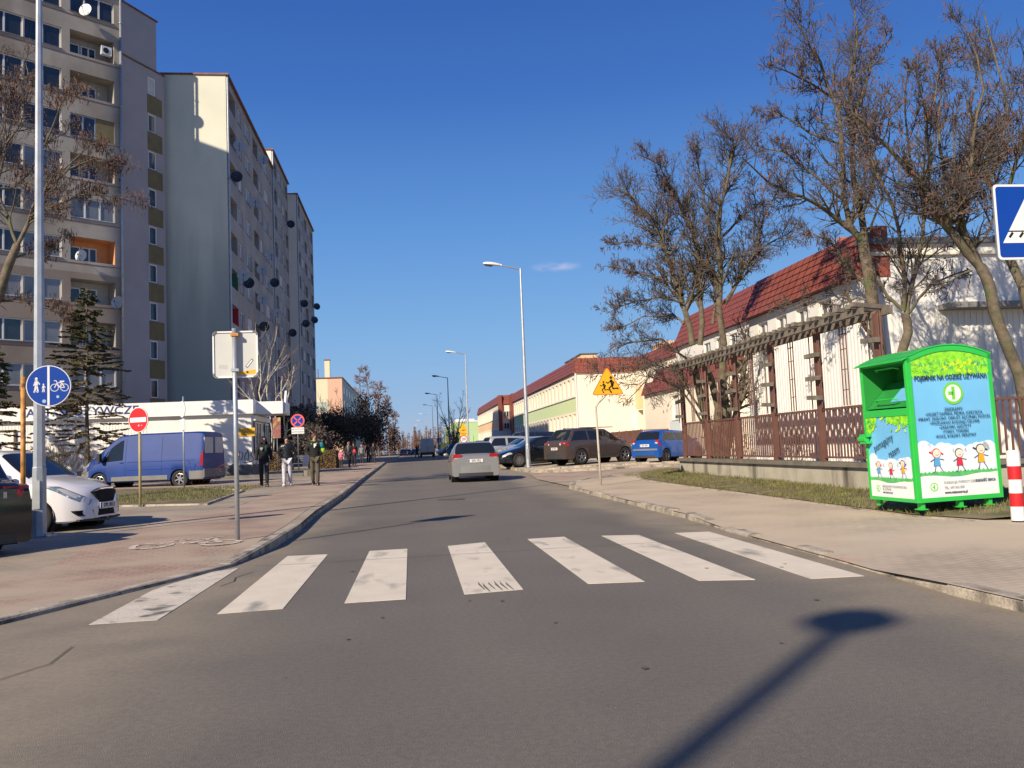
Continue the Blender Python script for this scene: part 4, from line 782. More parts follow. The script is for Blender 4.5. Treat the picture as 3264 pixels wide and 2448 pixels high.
# children sign on a bent pole
t = thing('children_sign', 'yellow triangular sign with running children on a bent grey pole', 'road sign', (5.05, 23.07, .14))
M['paintp'] = mat('cream grey pole paint', (.50, .47, .38), .6, var=.1, scale=5, stain=((.20, .10, .06), 4, .58, .7))
mb = MB(); mb.path([(0, 0, 0), (-.02, 0, 1.0), (-.04, 0, 2.02), (-.035, 0, 2.1), (.02, 0, 2.2), (.2, 0, 2.36), (.26, 0, 2.43), (.3, 0, 2.9)], .03, 10); mb.build('pole', M['paintp'], t, smooth=True)
Fm = SF(2.675, -.05, .30); pl = back(t, tri(.9, .05), Fm); mb = MB(); mb.prism(tri(.9, .05), 0, .002, 0, Fm); mb.prism(tri(.83, .035), .002, .004, 1, Fm); walker(mb, Fm, .10, -.20, .46, .004, 2, run=True, flip=-1); walker(mb, Fm, -.11, -.20, .33, .004, 2, run=True, flip=-1)
mb.build('sign_face', [M['orange'], M['yellow'], M['sblack']], pl)
# speed bump and 20 limit
t = thing('speed_limit_sign', 'yellow speed bump triangle above a red ringed 20 speed limit', 'road sign', (4.93, 81, .42))
pole(t, 3.1, .035, 'galvd'); Fm = SF(2.72); pl = back(t, tri(.95, .05), Fm); mb = MB(); mb.prism(tri(.95, .05), 0, .002, 1, Fm); mb.prism([(-.22, -.18), (-.07, -.1), (.07, -.1), (.22, -.18)], .002, .004, 2, Fm); mb.build('sign_face', [M['orange'], M['yellow'], M['sblack']], pl)
p2 = MB(); p2.prism(rrect(.62, .34, .02), -.02, 0, 0, SF(2.24)); p2.build('distance_plate', M['yellow'], t); text_mesh('◁20m▷'.replace('◁', '<').replace('▷', '>'), .18, 'lettering', M['orange'], t, SF(2.24, -.048), bold=.004)
Fm = SF(1.74, -.08); pl = back(t, ngon(.36, 32), Fm); mb = MB(); mb.prism(ngon(.36, 32), 0, .002, 0, Fm); mb.prism(ngon(.285, 32), .002, .004, 1, Fm); mb.build('sign_face', [M['red'], M['white']], pl); text_mesh('20', .36, 'lettering', M['sblack'], pl, Fm @ Matrix.Translation((0, 0, .005)), bold=.008)
# crossing signs
def crossing(loc, s, label, px, pr, h, rz=0, pm='galv'):
    t = thing('pedestrian_crossing_sign', label, 'road sign', loc, rz, 'blue pedestrian crossing signs'); pole(t, h + s / 2 - .1, pr, pm, px); Fm = SF(h, -.06)
    pl = back(t, rrect(s, s, s * .05), Fm); mb = MB(); mb.prism(rrect(s, s, s * .05), 0, .002, 1, Fm); mb.prism(rrect(s * .94, s * .94, s * .04), .002, .004, 0, Fm)
    mb.prism([(-.42 * s, -.28 * s), (.42 * s, -.28 * s), (0, .42 * s)], .004, .006, 1, Fm)
    for i in range(5): stroke2(mb, Fm, [((-.29 + i * .145) * s - .03 * s, -.2 * s), ((-.29 + i * .145) * s + .01 * s, -.15 * s)], .016 * s, .006, .008, 2)
    stroke2(mb, Fm, [(-.33 * s, -.125 * s), (.33 * s, -.125 * s)], .008 * s, .006, .008, 2); walker(mb, Fm, 0, -.12 * s, .42 * s, .006, 2)
    mb.build('sign_face', [M['blue'], M['white'], M['sblack']], pl); return t
crossing((6.05, 7.72, .1), .74, 'large blue pedestrian crossing sign cut by the right edge', .27, .035, 3.13)
crossing((4.9, 150, .42), .8, 'tiny blue pedestrian crossing sign far down the road on the right', 0, .035, 2.5, pm='galvd')
# red and white bollard
t = thing('bollard', 'red and white striped bollard at the edge of the grass', 'bollard', (7.38, 9.98, pzR(7.4, 10) + .02)); mb = MB(); zz = [0, .17, .335, .5, .665, .84]
for i in range(5): mb.path([(0, 0, zz[i]), (0, 0, zz[i + 1])], .077, 20, i % 2, cap=False)
mb.lathe([(.077, .84), (.07, .855), (.01, .86)], 20, 0, cap=True); mb.build('post', [M['white'], M['red']], t, smooth=True)

# ------------------------------------------------------------------ fence with pergola
M['fbrown'] = mat('brown fence paint', (.15, .070, .052), .6, var=.15, scale=3); M['wood'] = mat('weathered grey wood', (.17, .145, .115), .9, var=.3, scale=5, bump=.5, bscale=20)
fz = lambda y: pzR(8.5, y) + .10
t = thing('pergola_fence', 'brown picket fence with a wooden pergola on a stained low concrete wall', 'fence', (0, 0, 0)); XF = 8.55
mb = MB(); ys = [14.25, 17, 19.6, 22.2, 24.6, 26.8]
for a, b in zip(ys, ys[1:]): mb.box(XF - .12, XF + .12, a + .006, b - .006, -.1, .60)
mb.box(XF + .13, 18, 14.25, 14.49, -.1, .60); mb.build('wall', M['concrete'], t)
mb = MB()
for a, b in zip(ys, ys[1:]): mb.box(XF - .2, XF + .2, a - .0, b - .01, .603, .69)
mb.box(XF + .21, 18, 14.16, 14.58, .603, .69); mb.build('coping', M['coping'], t)
posts = [26.5, 24.3, 22.0, 19.65, 17.3, 14.9]; r = random.Random(3)
for i, y in enumerate(posts):
    mb = MB(); mb.box(XF - .06, XF + .06, y - .06, y + .06, .69, 3.42); mb.build('post', M['fbrown'], t)
    mb = MB(); [mb.tube((XF - .08, y + s, 1.8), (XF - .08, y + s, 3.45), .014, n=5) for s in (-.24, -.17, .2)]; mb.build('rod', M['fbrown'], t)
    for z in (1.98 + .05 * r.random(), 2.42 + .08 * r.random(), 2.9 + .06 * r.random()): mb = MB(); mb.box(-.045, .045, -.27, .27, -.045, .045, M=Matrix.Translation((XF - .14, y + r.uniform(-.05, .05), z)) @ Matrix.Rotation(r.uniform(-.06, .06), 4, 'X')); mb.build('crosspiece', M['wood'], t)
    if i < 5:
        yb = posts[i + 1]; m = (y + yb) / 2
        mb = MB(); [mb.tube((XF - .05, m + s, 1.8), (XF - .05, m + s, 3.42), .014, n=5) for s in (-.12, 0, .12)]; [mb.box(XF - .06, XF - .04, m - .12, m + .12, z, z + .015) for z in (2.1, 2.5, 2.9, 3.2)]; mb.build('rod', M['fbrown'], t)
        mb = MB(); mb.box(XF - .025, XF + .025, yb + .06, y - .06, 1.74, 1.79); mb.box(XF - .02, XF + .02, yb + .06, y - .06, .76, .80)
        n = int((y - yb) / .125)
        for j in range(1, n): q = yb + (y - yb) * j / n; mb.box(XF - .012, XF + .012, q - .017, q + .017, .80, 1.74)
        mb.build('picket_panel', M['fbrown'], t)
mb = MB(); 
for x in (XF - .28, XF + .28): mb.box(x - .04, x + .04, 14.9, 26.6, 3.42, 3.54)
mb.build('beam', M['wood'], t); mb = MB(); y = 14.6; i = 0
for i in range(37):
    y = 15.1 + i * .315; mb.box(-.46, .46, -.05, .05, 0, .08, M=Matrix.Translation((XF, y, 3.545 + r.uniform(0, .012))) @ Matrix.Rotation(r.uniform(-.25, .05) + .5, 4, 'Z') @ Matrix.Rotation(r.uniform(-.04, .04), 4, 'Y'))
mb.build('rafters', M['wood'], t)
mb = MB(); mb.box(XF + .2, 18, 14.34, 14.39, 1.74, 1.79); mb.box(XF + .2, 18, 14.34, 14.39, .76, .8); [mb.box(XF + .2 + j * .125, XF + .235 + j * .125, 14.353, 14.377, .8, 1.74) for j in range(75)]; mb.build('picket_panel', M['fbrown'], t)
t = thing('picket_fence', 'lower brown fence behind the blue hatchback, solid on its left part', 'fence', (0, 0, 0)); mb = MB(); mb.box(15.2, 18, 55.97, 56.03, 1.98, 2.05); [mb.box(15.2 + i * .14, 15.24 + i * .14, 55.98, 56.02, .4, 2.) for i in range(20)]; mb.build('picket_panel', M['fbrown'], t)
mb = MB(); mb.box(15.15, 15.2, 56, 76, .4, 2.06); [mb.box(15.1, 15.15, 56 + i * 2, 56.1 + i * 2, .4, 2.1) for i in range(10)]; mb.build('solid_panel', M['fbrown'], t)

# ------------------------------------------------------------------ clothes bank
M['cgreen'] = mat('bright green steel', (.03, .50, .07), .35, var=.06, scale=3, coat=.2); M['cgreend'] = mat('green steel', (.025, .27, .05), .45, var=.06)
M['psky'] = mat('printed sky blue', (.17, .50, .80), .4, var=.10, scale=1.2); M['pcloud'] = mat('printed cloud white', (.74, .80, .86), .4, var=.05, scale=3); M['pgrass'] = mat('printed grass green', (.10, .48, .13), .4, var=.2, scale=12)
M['pleaf'] = mat('printed leaves', (.25, .68, .03), .4, var=.35, scale=14); M['pleafy'] = mat('printed yellow leaves', (.55, .80, .03), .4, var=.2, scale=20); M['pwhite'] = mat('printed white', (.80, .80, .78), .4, var=.02); M['pnavy'] = mat('printed navy', (.02, .045, .10), .4, var=0)
M['plogo'] = mat('printed logo green', (.16, .60, .06), .4, var=0); M['pskin'] = mat('printed skin', (.80, .72, .56), .4, var=0); M['pred'] = mat('printed red', (.62, .03, .06), .4, var=0); M['porange'] = mat('printed orange', (.85, .40, .02), .4, var=0); M['pblue'] = mat('printed blue', (.10, .36, .66), .4, var=0); M['pgrey'] = mat('printed grey', (.35, .36, .37), .4, var=0)
PM = ['psky', 'pcloud', 'pgrass', 'pleaf', 'pleafy', 'pwhite', 'pnavy', 'plogo', 'pskin', 'pred', 'porange', 'pblue', 'pgrey']; PI = {n: i for i, n in enumerate(PM)}
def poster(parent, Fm, w, h, side=False):
    """printed panel w x h, origin at its lower left corner"""
    mb = MB(); rr = random.Random(5 + side); q = lambda pts, z, m: mb.prism(pts, z * .0015, z * .0015 + .0012, PI[m], Fm)
    dc = lambda x, y, r_, z, m, n=16: q([(x + a, y + b) for a, b in ngon(r_, n)], z, m)
    q([(0, 0), (w, 0), (w, h), (0, h)], 0, 'psky')
    hc = h * (.33 if not side else .40); wb = h * (.155 if not side else .2)
    k = int(9 * w) + 3
    for i in range(k + 1): 
        x = min(w - .1, max(.1, w * i / k)); dc(x, hc - .02 + rr.uniform(-.04, .035) + (.06 if i in (0, k) else 0), .095 + .02 * rr.random(), 1 + (i % 2), 'pcloud')
    q([(0, wb), (w, wb), (w, hc - .03), (0, hc - .03)], 3, 'pcloud')
    g = [(0, wb - .02)] + [(w * i / 40, wb + .035 + (.02 if i % 2 else 0) + .008 * rr.random()) for i in range(41)] + [(w, wb - .02)]; q(g, 4, 'pgrass')
    q([(0, 0), (w, 0), (w, wb + .01)] + [(w * (1 - i / 10), wb - .012 + .018 * sin(i * .9)) for i in range(1, 10)] + [(0, wb)], 5, 'pwhite')
    # leaves along the top
    lt = h * (.90 if not side else .86)
    jag = [(0, h), (0, lt - .02)] + [(w * i / 30, lt - .015 - (.035 if i % 2 else 0) - .03 * rr.random()) for i in range(1, 30)] + [(w, lt - .02), (w, h)]
    if not side: q(jag, 6, 'pleaf')
    else: q([(0, h), (0, h * .80), (w * .08, h * .78), (w * .14, h * .84), (w * .22, h * .88), (w * .27, h)], 6, 'pleaf'); q([(w * .50, h), (w * .50, h * .90), (w * .6, h * .93), (w * .7, h * .88), (w * .8, h * .92), (w * .9, h * .87), (w, h * .90), (w, h)], 6, 'pleaf')
    for i in range(90 if not side else 45):
        x = rr.uniform(.02, w - .02); y = rr.uniform(lt, h - .01) if not side else rr.uniform(h * .8 + abs(x - w * .38) * -.0, h - .02)
        if side and abs(x - w * .38) < w * .13 and y < h - .08: continue
        a = rr.uniform(0, 6.3); l = rr.uniform(.03, .055); q([(min(w, max(0, x + cos(a) * l)), min(h, y + sin(a) * l)), (min(w, max(0, x - sin(a) * l * .45)), min(h, y + cos(a) * l * .45)), (min(w, max(0, x - cos(a) * l)), min(h, y - sin(a) * l)), (min(w, max(0, x + sin(a) * l * .45)), min(h, y - cos(a) * l * .45))], 7 + i % 4, ('pleaf', 'pgrass', 'pleafy')[i % 3])
    def kid(x, y, s, body, hair, tails):
        L = lambda pts, wd, m='pnavy', z=10: stroke2(mb, Fm, [(x + a * s, y + b * s) for a, b in pts], wd * s, z * .0015, z * .0015 + .0012, PI[m])
        L([(-.06, .32), (-.12, .02), (-.18, .0)], .014); L([(.06, .32), (.2, .1), (.26, .0)], .014); L([(-.1, .56), (-.3, .45)], .013); L([(.1, .56), (.33, .5)], .013)
        q([(x + a * s, y + b * s) for a, b in ((-.16, .26), (.16, .26), (.11, .60), (-.11, .60))], 11, body); L([(-.16, .26), (-.11, .6)], .012, z=12)
        dc(x, y + .80 * s, .205 * s, 11, hair); dc(x + .012 * s, y + .785 * s, .178 * s, 12, 'pskin'); L([(-.05, .73), (.03, .70), (.09, .74)], .01, 'pred', 13); dc(x - .05 * s, y + .82 * s, .012 * s, 13, 'pnavy', 6); dc(x + .08 * s, y + .82 * s, .012 * s, 13, 'pnavy', 6)
        if tails: L([(-.2, .8), (-.32, .86)], .03, hair); L([(.2, .8), (.3, .74)], .03, hair)
    s = h * (.17 if not side else .20)
    kid(w * .23, wb + .05, s, 'pblue', 'pred', 1); kid(w * .52, wb + .04, s * .98, 'pred', 'pnavy', 0); kid(w * .80, wb + .06, s * 1.05, 'porange', 'pnavy', 1)
    def logo(x, y, R): 
        dc(x, y, R, 6, 'plogo', 28); dc(x, y, R * .76, 7, 'pwhite', 28); q([(x - R * .16, y - R * .58), (x + R * .16, y - R * .58), (x + R * .16, y + R * .58), (x - R * .16, y + R * .58)], 8, 'plogo'); q([(x - R * .5, y - R * .16), (x, y - R * .16), (x, y + R * .16), (x - R * .5, y + R * .16)], 8, 'plogo')
    T_ = lambda s_, x, y, z, m='pnavy', al='LEFT', b=0, wd=.9: text_mesh(s_, z, 'lettering', M[m], pan, Fm @ Matrix.Translation((x, y, .022)), al, bold=b, wide=wd)
    if not side: logo(w * .52, h * .745, .155); logo(w * .17, wb * .48, .06)
    else: logo(w * .17, wb * .5, .05)
    pan = mb.build('printed_panel', [M[n] for n in PM], parent)
    if not side:
        T_('POJEMNIK NA ODZIEŻ UŻYWANĄ', w * .5, h * .862, .094, al='CENTER', b=.0018, wd=.76); T_('ZBIERAMY:', w * .5, h * .628, .066, al='CENTER')
        for i, s_ in enumerate(('•ODZIEŻ DAMSKA, MĘSKA, DZIECIĘCA', '•FIRANY, ZASŁONY, OBRUSY, RĘCZNIKI, POŚCIEL', '•WSZELKIEGO RODZAJU OBUWIE', '•ZABAWKI, GADŻETY', '•TORBY, TOREBKI', '•KOCE, KOŁDRY, PIERZYNY')): T_(s_, w * .5, h * (.598 - .0325 * i), .062, al='CENTER', wd=.80)
        T_('FUNDACJA POMOCY DZIECIOM', w * .29, wb * .66, .05, 'pgrey', wd=.82); T_('RADOŚĆ SERCA', w * .70, wb * .66, .05, b=.001, wd=.82); T_('TEL. 697 843 808', w * .29, wb * .42, .05, 'pgrey', wd=.85); T_('www.radoscserca.pl', w * .29, wb * .2, .05, b=.001, wd=.85)
    else:
        for s_, x_, y_ in (('pomagajmy', .16, .60), ('razem', .50, .52)): text_mesh(s_, .15, 'lettering', M['pnavy'], pan, Fm @ Matrix.Translation((w * x_, h * y_, .022)) @ Matrix.Rotation(.35, 4, 'Z'), 'LEFT', wide=.75)
        T_('FUNDACJA POMOCY DZIECIOM RADOŚĆ SERCA', w * .29, wb * .68, .042, 'pgrey', wd=.62); T_('TEL. 697 843 808', w * .29, wb * .5, .042, 'pgrey', wd=.7); T_('www.radoscserca.pl', w * .29, wb * .3, .042, wd=.7)
    return pan
t = thing('clothes_bank', 'bright green used clothing container with a printed panel of children and clouds', 'clothing container', (6.82, 11.17, .27), radians(2.5)); t.rotation_euler.y = radians(-1)
Wc, Dc, H1, HA = 1.28, 1.13, 1.98, 2.13
top = lambda x: H1 + (HA - H1) * (1 - ((x - Wc / 2) / (Wc / 2)) ** 2)
arch = [(Wc * i / 16, top(Wc * i / 16)) for i in range(17)]
mb = MB()   # steel body: front, back, right side, and the left side with the hopper opening
fr = [(0, 0), (Wc, 0)] + [(x, z) for x, z in arch[::-1]]
mb.poly([(x, 0, z) for x, z in fr]); mb.poly([(x, Dc, z) for x, z in fr[::-1]]); mb.quad((Wc, 0, 0), (Wc, Dc, 0), (Wc, Dc, H1), (Wc, 0, H1)); mb.quad((0, 0, 0), (0, Dc, 0), (Wc, Dc, 0), (Wc, 0, 0))
Fl = F((0, Dc, 0), (0, -1, 0), (0, 0, 1)); wallgrid(mb, Fl, Dc, 0, H1 + .01, [(.05, Dc - .05, 1.3, 1.93, .55)], k=0, kr=1)
mb.quad((.55, .05, 1.3), (.55, Dc - .05, 1.3), (.55, Dc - .05, 1.93), (.55, .05, 1.93), 1)
body = mb.build('body', [M['cgreen'], M['cgreend']], t)
mb = MB()
for (x0, z0), (x1, z1) in zip(arch, arch[1:]): mb.add([(x0 - .03 * (x0 == 0), -.03, z0 + .004), (x1, -.03, z1 + .004), (x1, Dc + .03, z1 + .004), (x0, Dc + .03, z0 + .004), (x0, -.03, z0 + .022), (x1, -.03, z1 + .022), (x1, Dc + .03, z1 + .022), (x0, Dc + .03, z0 + .022)], [(0, 3, 2, 1), (4, 5, 6, 7), (0, 1, 5, 4), (2, 3, 7, 6)])
mb.add([(0, -.03, H1), (-.09, -.03, H1 - .035), (-.09, Dc + .03, H1 - .035), (0, Dc + .03, H1), (0, -.03, H1 + .02), (-.09, -.03, H1 - .018), (-.09, Dc + .03, H1 - .018), (0, Dc + .03, H1 + .02)], [(0, 1, 2, 3), (7, 6, 5, 4), (1, 5, 6, 2), (0, 4, 5, 1), (3, 2, 6, 7)])
mb.build('roof', M['cgreen'], t)
mb = MB()   # raised frame around the panels
for a in (0, Wc - .05): mb.box(a, a + .05, -.02, 0, .0, H1)
mb.box(.05, Wc - .05, -.018, 0, 0, .06)
for (x0, z0), (x1, z1) in zip(arch, arch[1:]): mb.add([(x0, -.02, z0 - .07), (x1, -.02, z1 - .07), (x1, -.02, z1), (x0, -.02, z0), (x0, 0, z0 - .07), (x1, 0, z1 - .07)], [(0, 1, 2, 3), (0, 4, 5, 1)])
for a, b in ((.0, .05), (Dc - .05, Dc)): mb.box(-.018, 0, a, b, 0, H1)
mb.box(-.016, 0, .05, Dc - .05, 0, .05); mb.box(-.02, 0, .05, Dc - .05, 1.2, 1.3); mb.build('frame', M['cgreen'], t)
poster(t, F((.05, -.0005, .06), (1, 0, 0), (0, 0, 1)), Wc - .10, H1 - .09, False)
# arched leafy top of the front print
mb = MB(); pts = [(.05, H1 - .04), (Wc - .05, H1 - .04)] + [(x, z - .07) for x, z in arch[::-1] if .05 < x < Wc - .05 and z - .07 > H1 - .04]; mb.prism([(a, b) for a, b in pts], 0, .004, 0, F((0, -.001, 0), (1, 0, 0), (0, 0, 1))); mb.build('leaf_print', M['pleaf'], t)
poster(t, F((-.0005, Dc - .05, .05), (0, -1, 0), (0, 0, 1)), Dc - .10, 1.15, True)
# hopper flap and handles
hp = MB(); hp.add([(.02, .07, 1.32), (.02, Dc - .07, 1.32), (.42, Dc - .07, 1.7), (.42, .07, 1.7)], [(0, 1, 2, 3)]); hp = hp.build('hopper_flap', M['cgreend'], t)
mb = MB(); mb.add([(.10, .09, 1.405), (.10, .6, 1.405), (.41, .6, 1.699), (.41, .09, 1.699)], [(0, 1, 2, 3)]); mb.build('flap_print', M['psky'], hp)
for z, x in ((1.42, -.02), (1.86, .02)): mb = MB(); mb.path([(x + .06, .3, z), (x, .34, z + .02), (x, .78, z + .02), (x + .06, .82, z)], .012, 6); mb.build('handle', M['cgreen'], t)
mb = MB(); mb.box(-.09, .0, Dc - .16, Dc + .03, .82, .86); mb.box(-.09, .0, Dc - .16, Dc + .03, .92, .96); mb.tube((-.07, Dc - .12, .89), (-.07, Dc + .05, .89), .045, n=10); mb.build('latch', M['cgreen'], t)
for x in (.06, Wc * .5, Wc - .2):
    mb = MB(); mb.box(x, x + .05, .02, .12, -.09, 0); mb.box(x - .03, x + .08, .0, .14, -.10, -.085); mb.build('foot', M['cgreen'], t)
for x in (.06, Wc - .2): mb = MB(); mb.box(x, x + .05, Dc - .12, Dc - .02, -.09, 0); mb.build('foot', M['cgreen'], t)
# ------------------------------------------------------------------ vehicles: lofted bodies with real wheel arches
def interp(pts, x):
    if x <= pts[0][0]: return pts[0][1]
    for (a, b), (c, d) in zip(pts, pts[1:]):
        if x <= c: return b + (d - b) * (x - a) / (c - a)
    return pts[-1][1]
def smoothf(pts, w=.07):
    return lambda x: sum(interp(pts, x + w * k / 3) * (4 - abs(k)) for k in range(-3, 4)) / 16
M['tyre'] = M['rubber']; M['rim'] = mat('alloy rim', (.45, .45, .46), .3, .8, 0); M['rimd'] = mat('steel rim', (.10, .10, .11), .5, .4, 0)
M['tail'] = mat('red lamp glass', (.34, .010, .012), .15, var=0, coat=.6); M['tailw'] = mat('clear lamp glass', (.62, .60, .58), .1, .3, 0, coat=.8); M['plastic'] = mat('dark bumper plastic', (.035, .035, .037), .6); M['gplastic'] = mat('grey bumper plastic', (.17, .17, .165), .65, var=.1)
M['plate'] = mat('white number plate', (.70, .70, .67), .45, var=0); M['chrome'] = mat('chrome trim', (.6, .6, .6), .15, 1, 0); M['arch'] = mat('wheel arch black', (.008, .008, .008), .9, var=0)
def paint(name, c, met=.35, rough=.32): return mat(name, c, rough, met, .04, 1.5, coat=.7)
def wheel(t, x, y, r, w, rim='rim', spokes=5, side=1):
    o = MB(); Mx = Matrix.Translation((x, y, r)) @ Matrix.Rotation(pi / 2 * -side, 4, 'X')   # local z -> outwards
    o.lathe([(r * .62, -w / 2), (r * .93, -w / 2), (r, -w * .36), (r, w * .36), (r * .94, w / 2), (r * .66, w / 2), (r * .64, w * .34)], 28, 0, Mx, cap=False); o.lathe([(.001, -w * .2), (r * .64, -w * .2)], 28, 0, Mx, cap=False); wo = o.build('wheel', M['tyre'], t, smooth=True)
    m = MB(); m.lathe([(r * .66, w * .40), (r * .60, w * .42), (r * .56, w * .15), (.001, w * .05)], 28, 1, Mx, cap=False); m.lathe([(r * .66, w * .41), (r * .6, w * .44), (r * .58, w * .38)], 28, 0, Mx, cap=False); m.lathe([(.001, w * .44), (r * .13, w * .44), (r * .15, w * .2)], 12, 0, Mx, cap=False)
    for i in range(spokes):
        a = 2 * pi * i / spokes + .3; R_ = Mx @ Matrix.Rotation(a, 4, 'Z'); m.prism([(r * .08, -r * .10), (r * .6, -r * .055), (r * .6, r * .055), (r * .08, r * .10)], w * .28, w * .41, 0, R_)
    m.build('rim', [M[rim], M['arch']], wo, smooth=False)
class Car:
    """x forward from rear bumper (0) to nose (L); origin at the middle of the wheelbase on the ground"""
    def __init__(s, L, W, wb, fo, r, top, belt, sill=.22, nose=None, gh=.21, hood=.10, tyre=.2, mats=None):
        s.L, s.W, s.wb, s.r = L, W / 2, wb, r; s.xf = L - fo; s.xr = s.xf - wb; s.x0 = (s.xf + s.xr) / 2
        s.top = smoothf(top); s.tl = top; s.belt = smoothf(belt, .05); s.sill = sill; s.gh = gh; s.hood = hood; s.tyre = tyre
        s.plan = smoothf(nose or [(0, .93), (.06, .96), (.22, .985), (.7, 1), (L - .9, 1), (L - .45, .96), (L - .16, .86), (L, .70)], .05)
    def bottom(s, x):
        z = s.sill; R = s.r * 1.13
        for xc in (s.xr, s.xf):
            d = abs(x - xc)
            if d < R: z = max(z, s.r + sqrt(R * R - d * d) * .97)
        if x > s.L - .3: z = max(z, s.sill + (x - (s.L - .3)) * .18)
        return z
    def section(s, x):
        W = s.W * s.plan(x); zb = s.bottom(x); zt = s.top(x); bl = min(s.belt(x), zt - .05); g = zt - bl
        k = min(1, max(0, (g - .08) / .35)); inn = s.hood * (1 - k) + s.gh * k * min(1, g / .5); Wg = W - inn - .03
        lo = lambda z, d: max(z, zb + d)
        return [(W - .05, zb), (W - .008, lo(s.sill + .03, .012)), (W + .0, lo(s.sill + (bl - s.sill) * .4, .03)), (W - .004, lo(s.sill + (bl - s.sill) * .75, .05)), (W - .035, max(bl, zb + .07)),
                (Wg + .0, max(zt - .055 * (1 + k * .3), zb + .09)), (Wg - .07, zt - .016), (Wg * .5, zt - .002), (0, zt)]
    def pt(s, x, v, sd=1, off=0.):
        sec = s.section(x); i = min(int(v), 7); f = v - i; y = sec[i][0] * (1 - f) + sec[i + 1][0] * f; z = sec[i][1] * (1 - f) + sec[i + 1][1] * f
        dy = sec[i + 1][0] - sec[i][0]; dz = sec[i + 1][1] - sec[i][1]; l = sqrt(dy * dy + dz * dz) or 1; ny, nz = dz / l, -dy / l; e = .05; nx = 0.
        if v >= 5: nx = -(s.top(x + e) - s.top(x - e)) / (2 * e); 
        n = Vector((nx, ny, nz)).normalized()
        return Vector((x - s.x0 + n.x * off, sd * (y + n.y * off), z + n.z * off))
    def body(s, t, m, m2=None, split=None):
        xs = sorted(set([round(s.L * i / 56, 4) for i in range(57)] + [round(xc + s.r * 1.13 * k / 8, 4) for xc in (s.xr, s.xf) for k in range(-8, 9)] + [.03, .1, s.L - .03, s.L - .1]))
        xs = [x for x in xs if 0 <= x <= s.L]; mb = MB(); n = 9; V = []
        for x in xs:
            V += [s.pt(x, v, 1) for v in range(9)] + [s.pt(x, v, -1) for v in range(7, -1, -1)]
        N = 17; fs = [(i * N + j, (i + 1) * N + j, (i + 1) * N + j + 1, i * N + j + 1) for i in range(len(xs) - 1) for j in range(N - 1)]
        mb.add(V, fs); a = list(range(N)); mb.f.append(tuple(a)); mb.m.append(0); b = [(len(xs) - 1) * N + j for j in range(N)]; mb.f.append(tuple(b[::-1])); mb.m.append(0)
        if m2 is not None:
            for i, f in enumerate(mb.f):
                z = sum(mb.v[q][2] for q in f) / len(f); x = sum(mb.v[q][0] for q in f) / len(f) + s.x0
                if split(x, z) and len(f) == 4: mb.m[i] = 1
        o = mb.build('body', [m, m2] if m2 else m, t, smooth=True); me = o.data
        bv = o.modifiers.new('edge', 'EDGE_SPLIT'); bv.split_angle = radians(38)
        u = MB(); u.box(.15 - s.x0, s.L - .62 - s.x0, -s.W + .16, s.W - .16, s.sill - .03, s.sill + .25)
        for xc in (s.xr, s.xf):
            for sd in (-1, 1):
                u.lathe([(.01, 0), (s.r * 1.15, 0), (s.r * 1.15, .26)], 20, 0, Matrix.Translation((xc - s.x0, sd * (s.W - .29), s.r)) @ Matrix.Rotation(pi / 2 * -sd, 4, 'X'), cap=False)
        u.build('underbody', M['arch'], t); return o
    def patch(s, c, off=.006, nx=8, nv=4, sides=(1, -1), name='window', m='carglass', t=None, label=None, smooth=True):
        """c = four (x, v) corners, bilinear"""
        for sd in sides:
            mb = MB(); V = []
            for i in range(nx + 1):
                for j in range(nv + 1):
                    a, b = i / nx, j / nv; x = (c[0][0] * (1 - a) + c[1][0] * a) * (1 - b) + (c[3][0] * (1 - a) + c[2][0] * a) * b; v = (c[0][1] * (1 - a) + c[1][1] * a) * (1 - b) + (c[3][1] * (1 - a) + c[2][1] * a) * b
                    V.append(s.pt(x, v, sd, off))
            mb.add(V, [(i * (nv + 1) + j, (i + 1) * (nv + 1) + j, (i + 1) * (nv + 1) + j + 1, i * (nv + 1) + j + 1) for i in range(nx) for j in range(nv)])
            o = mb.build(name, M[m] if isinstance(m, str) else m, t, smooth=smooth, label=label)
        return o
    def across(s, x0, x1, v, off=.007, name='windscreen', t=None, m='carglass', inset=0.):
        """glass over the top surface between stations x0 and x1, from side to side"""
        mb = MB(); V = []; nx = 8; vs = [v, 6, 7, 8]; ring = [(q, 1) for q in vs] + [(q, -1) for q in vs[-2::-1]]
        for i in range(nx + 1):
            x = x0 + (x1 - x0) * i / nx; V += [s.pt(x, q, sd, off) for q, sd in ring]
        N = len(ring); mb.add(V, [(i * N + j, (i + 1) * N + j, (i + 1) * N + j + 1, i * N + j + 1) for i in range(nx) for j in range(N - 1)]); return mb.build(name, M[m], t, smooth=True)
    def wheels(s, t, rim='rim', spokes=5, inset=.02):
        for x in (s.xr, s.xf):
            for sd in (1, -1): wheel(t, x - s.x0, sd * (s.W - s.tyre / 2 - inset), s.r, s.tyre, rim, spokes, sd)
    def seam(s, t, xs, v0=.6, v1=4.1):
        mb = MB()
        for x in xs:
            for sd in (1, -1):
                P = [s.pt(x, v0 + (v1 - v0) * i / 8, sd, .002) for i in range(9)]; Q = [s.pt(x + .012, v0 + (v1 - v0) * i / 8, sd, .002) for i in range(9)]
                mb.add(P + Q, [(i, i + 1, 10 + i, 9 + i) for i in range(8)])
        mb.build('door_seam', M['arch'], t)
    def handle(s, t, xs, v=3.6, m='chrome'):
        for x in xs:
            for sd in (1, -1): mb = MB(); a, b = s.pt(x, v, sd, .02), s.pt(x + .16, v, sd, .02); mb.tube(a, b, .014, n=6); mb.build('door_handle', M[m] if isinstance(m, str) else m, t)
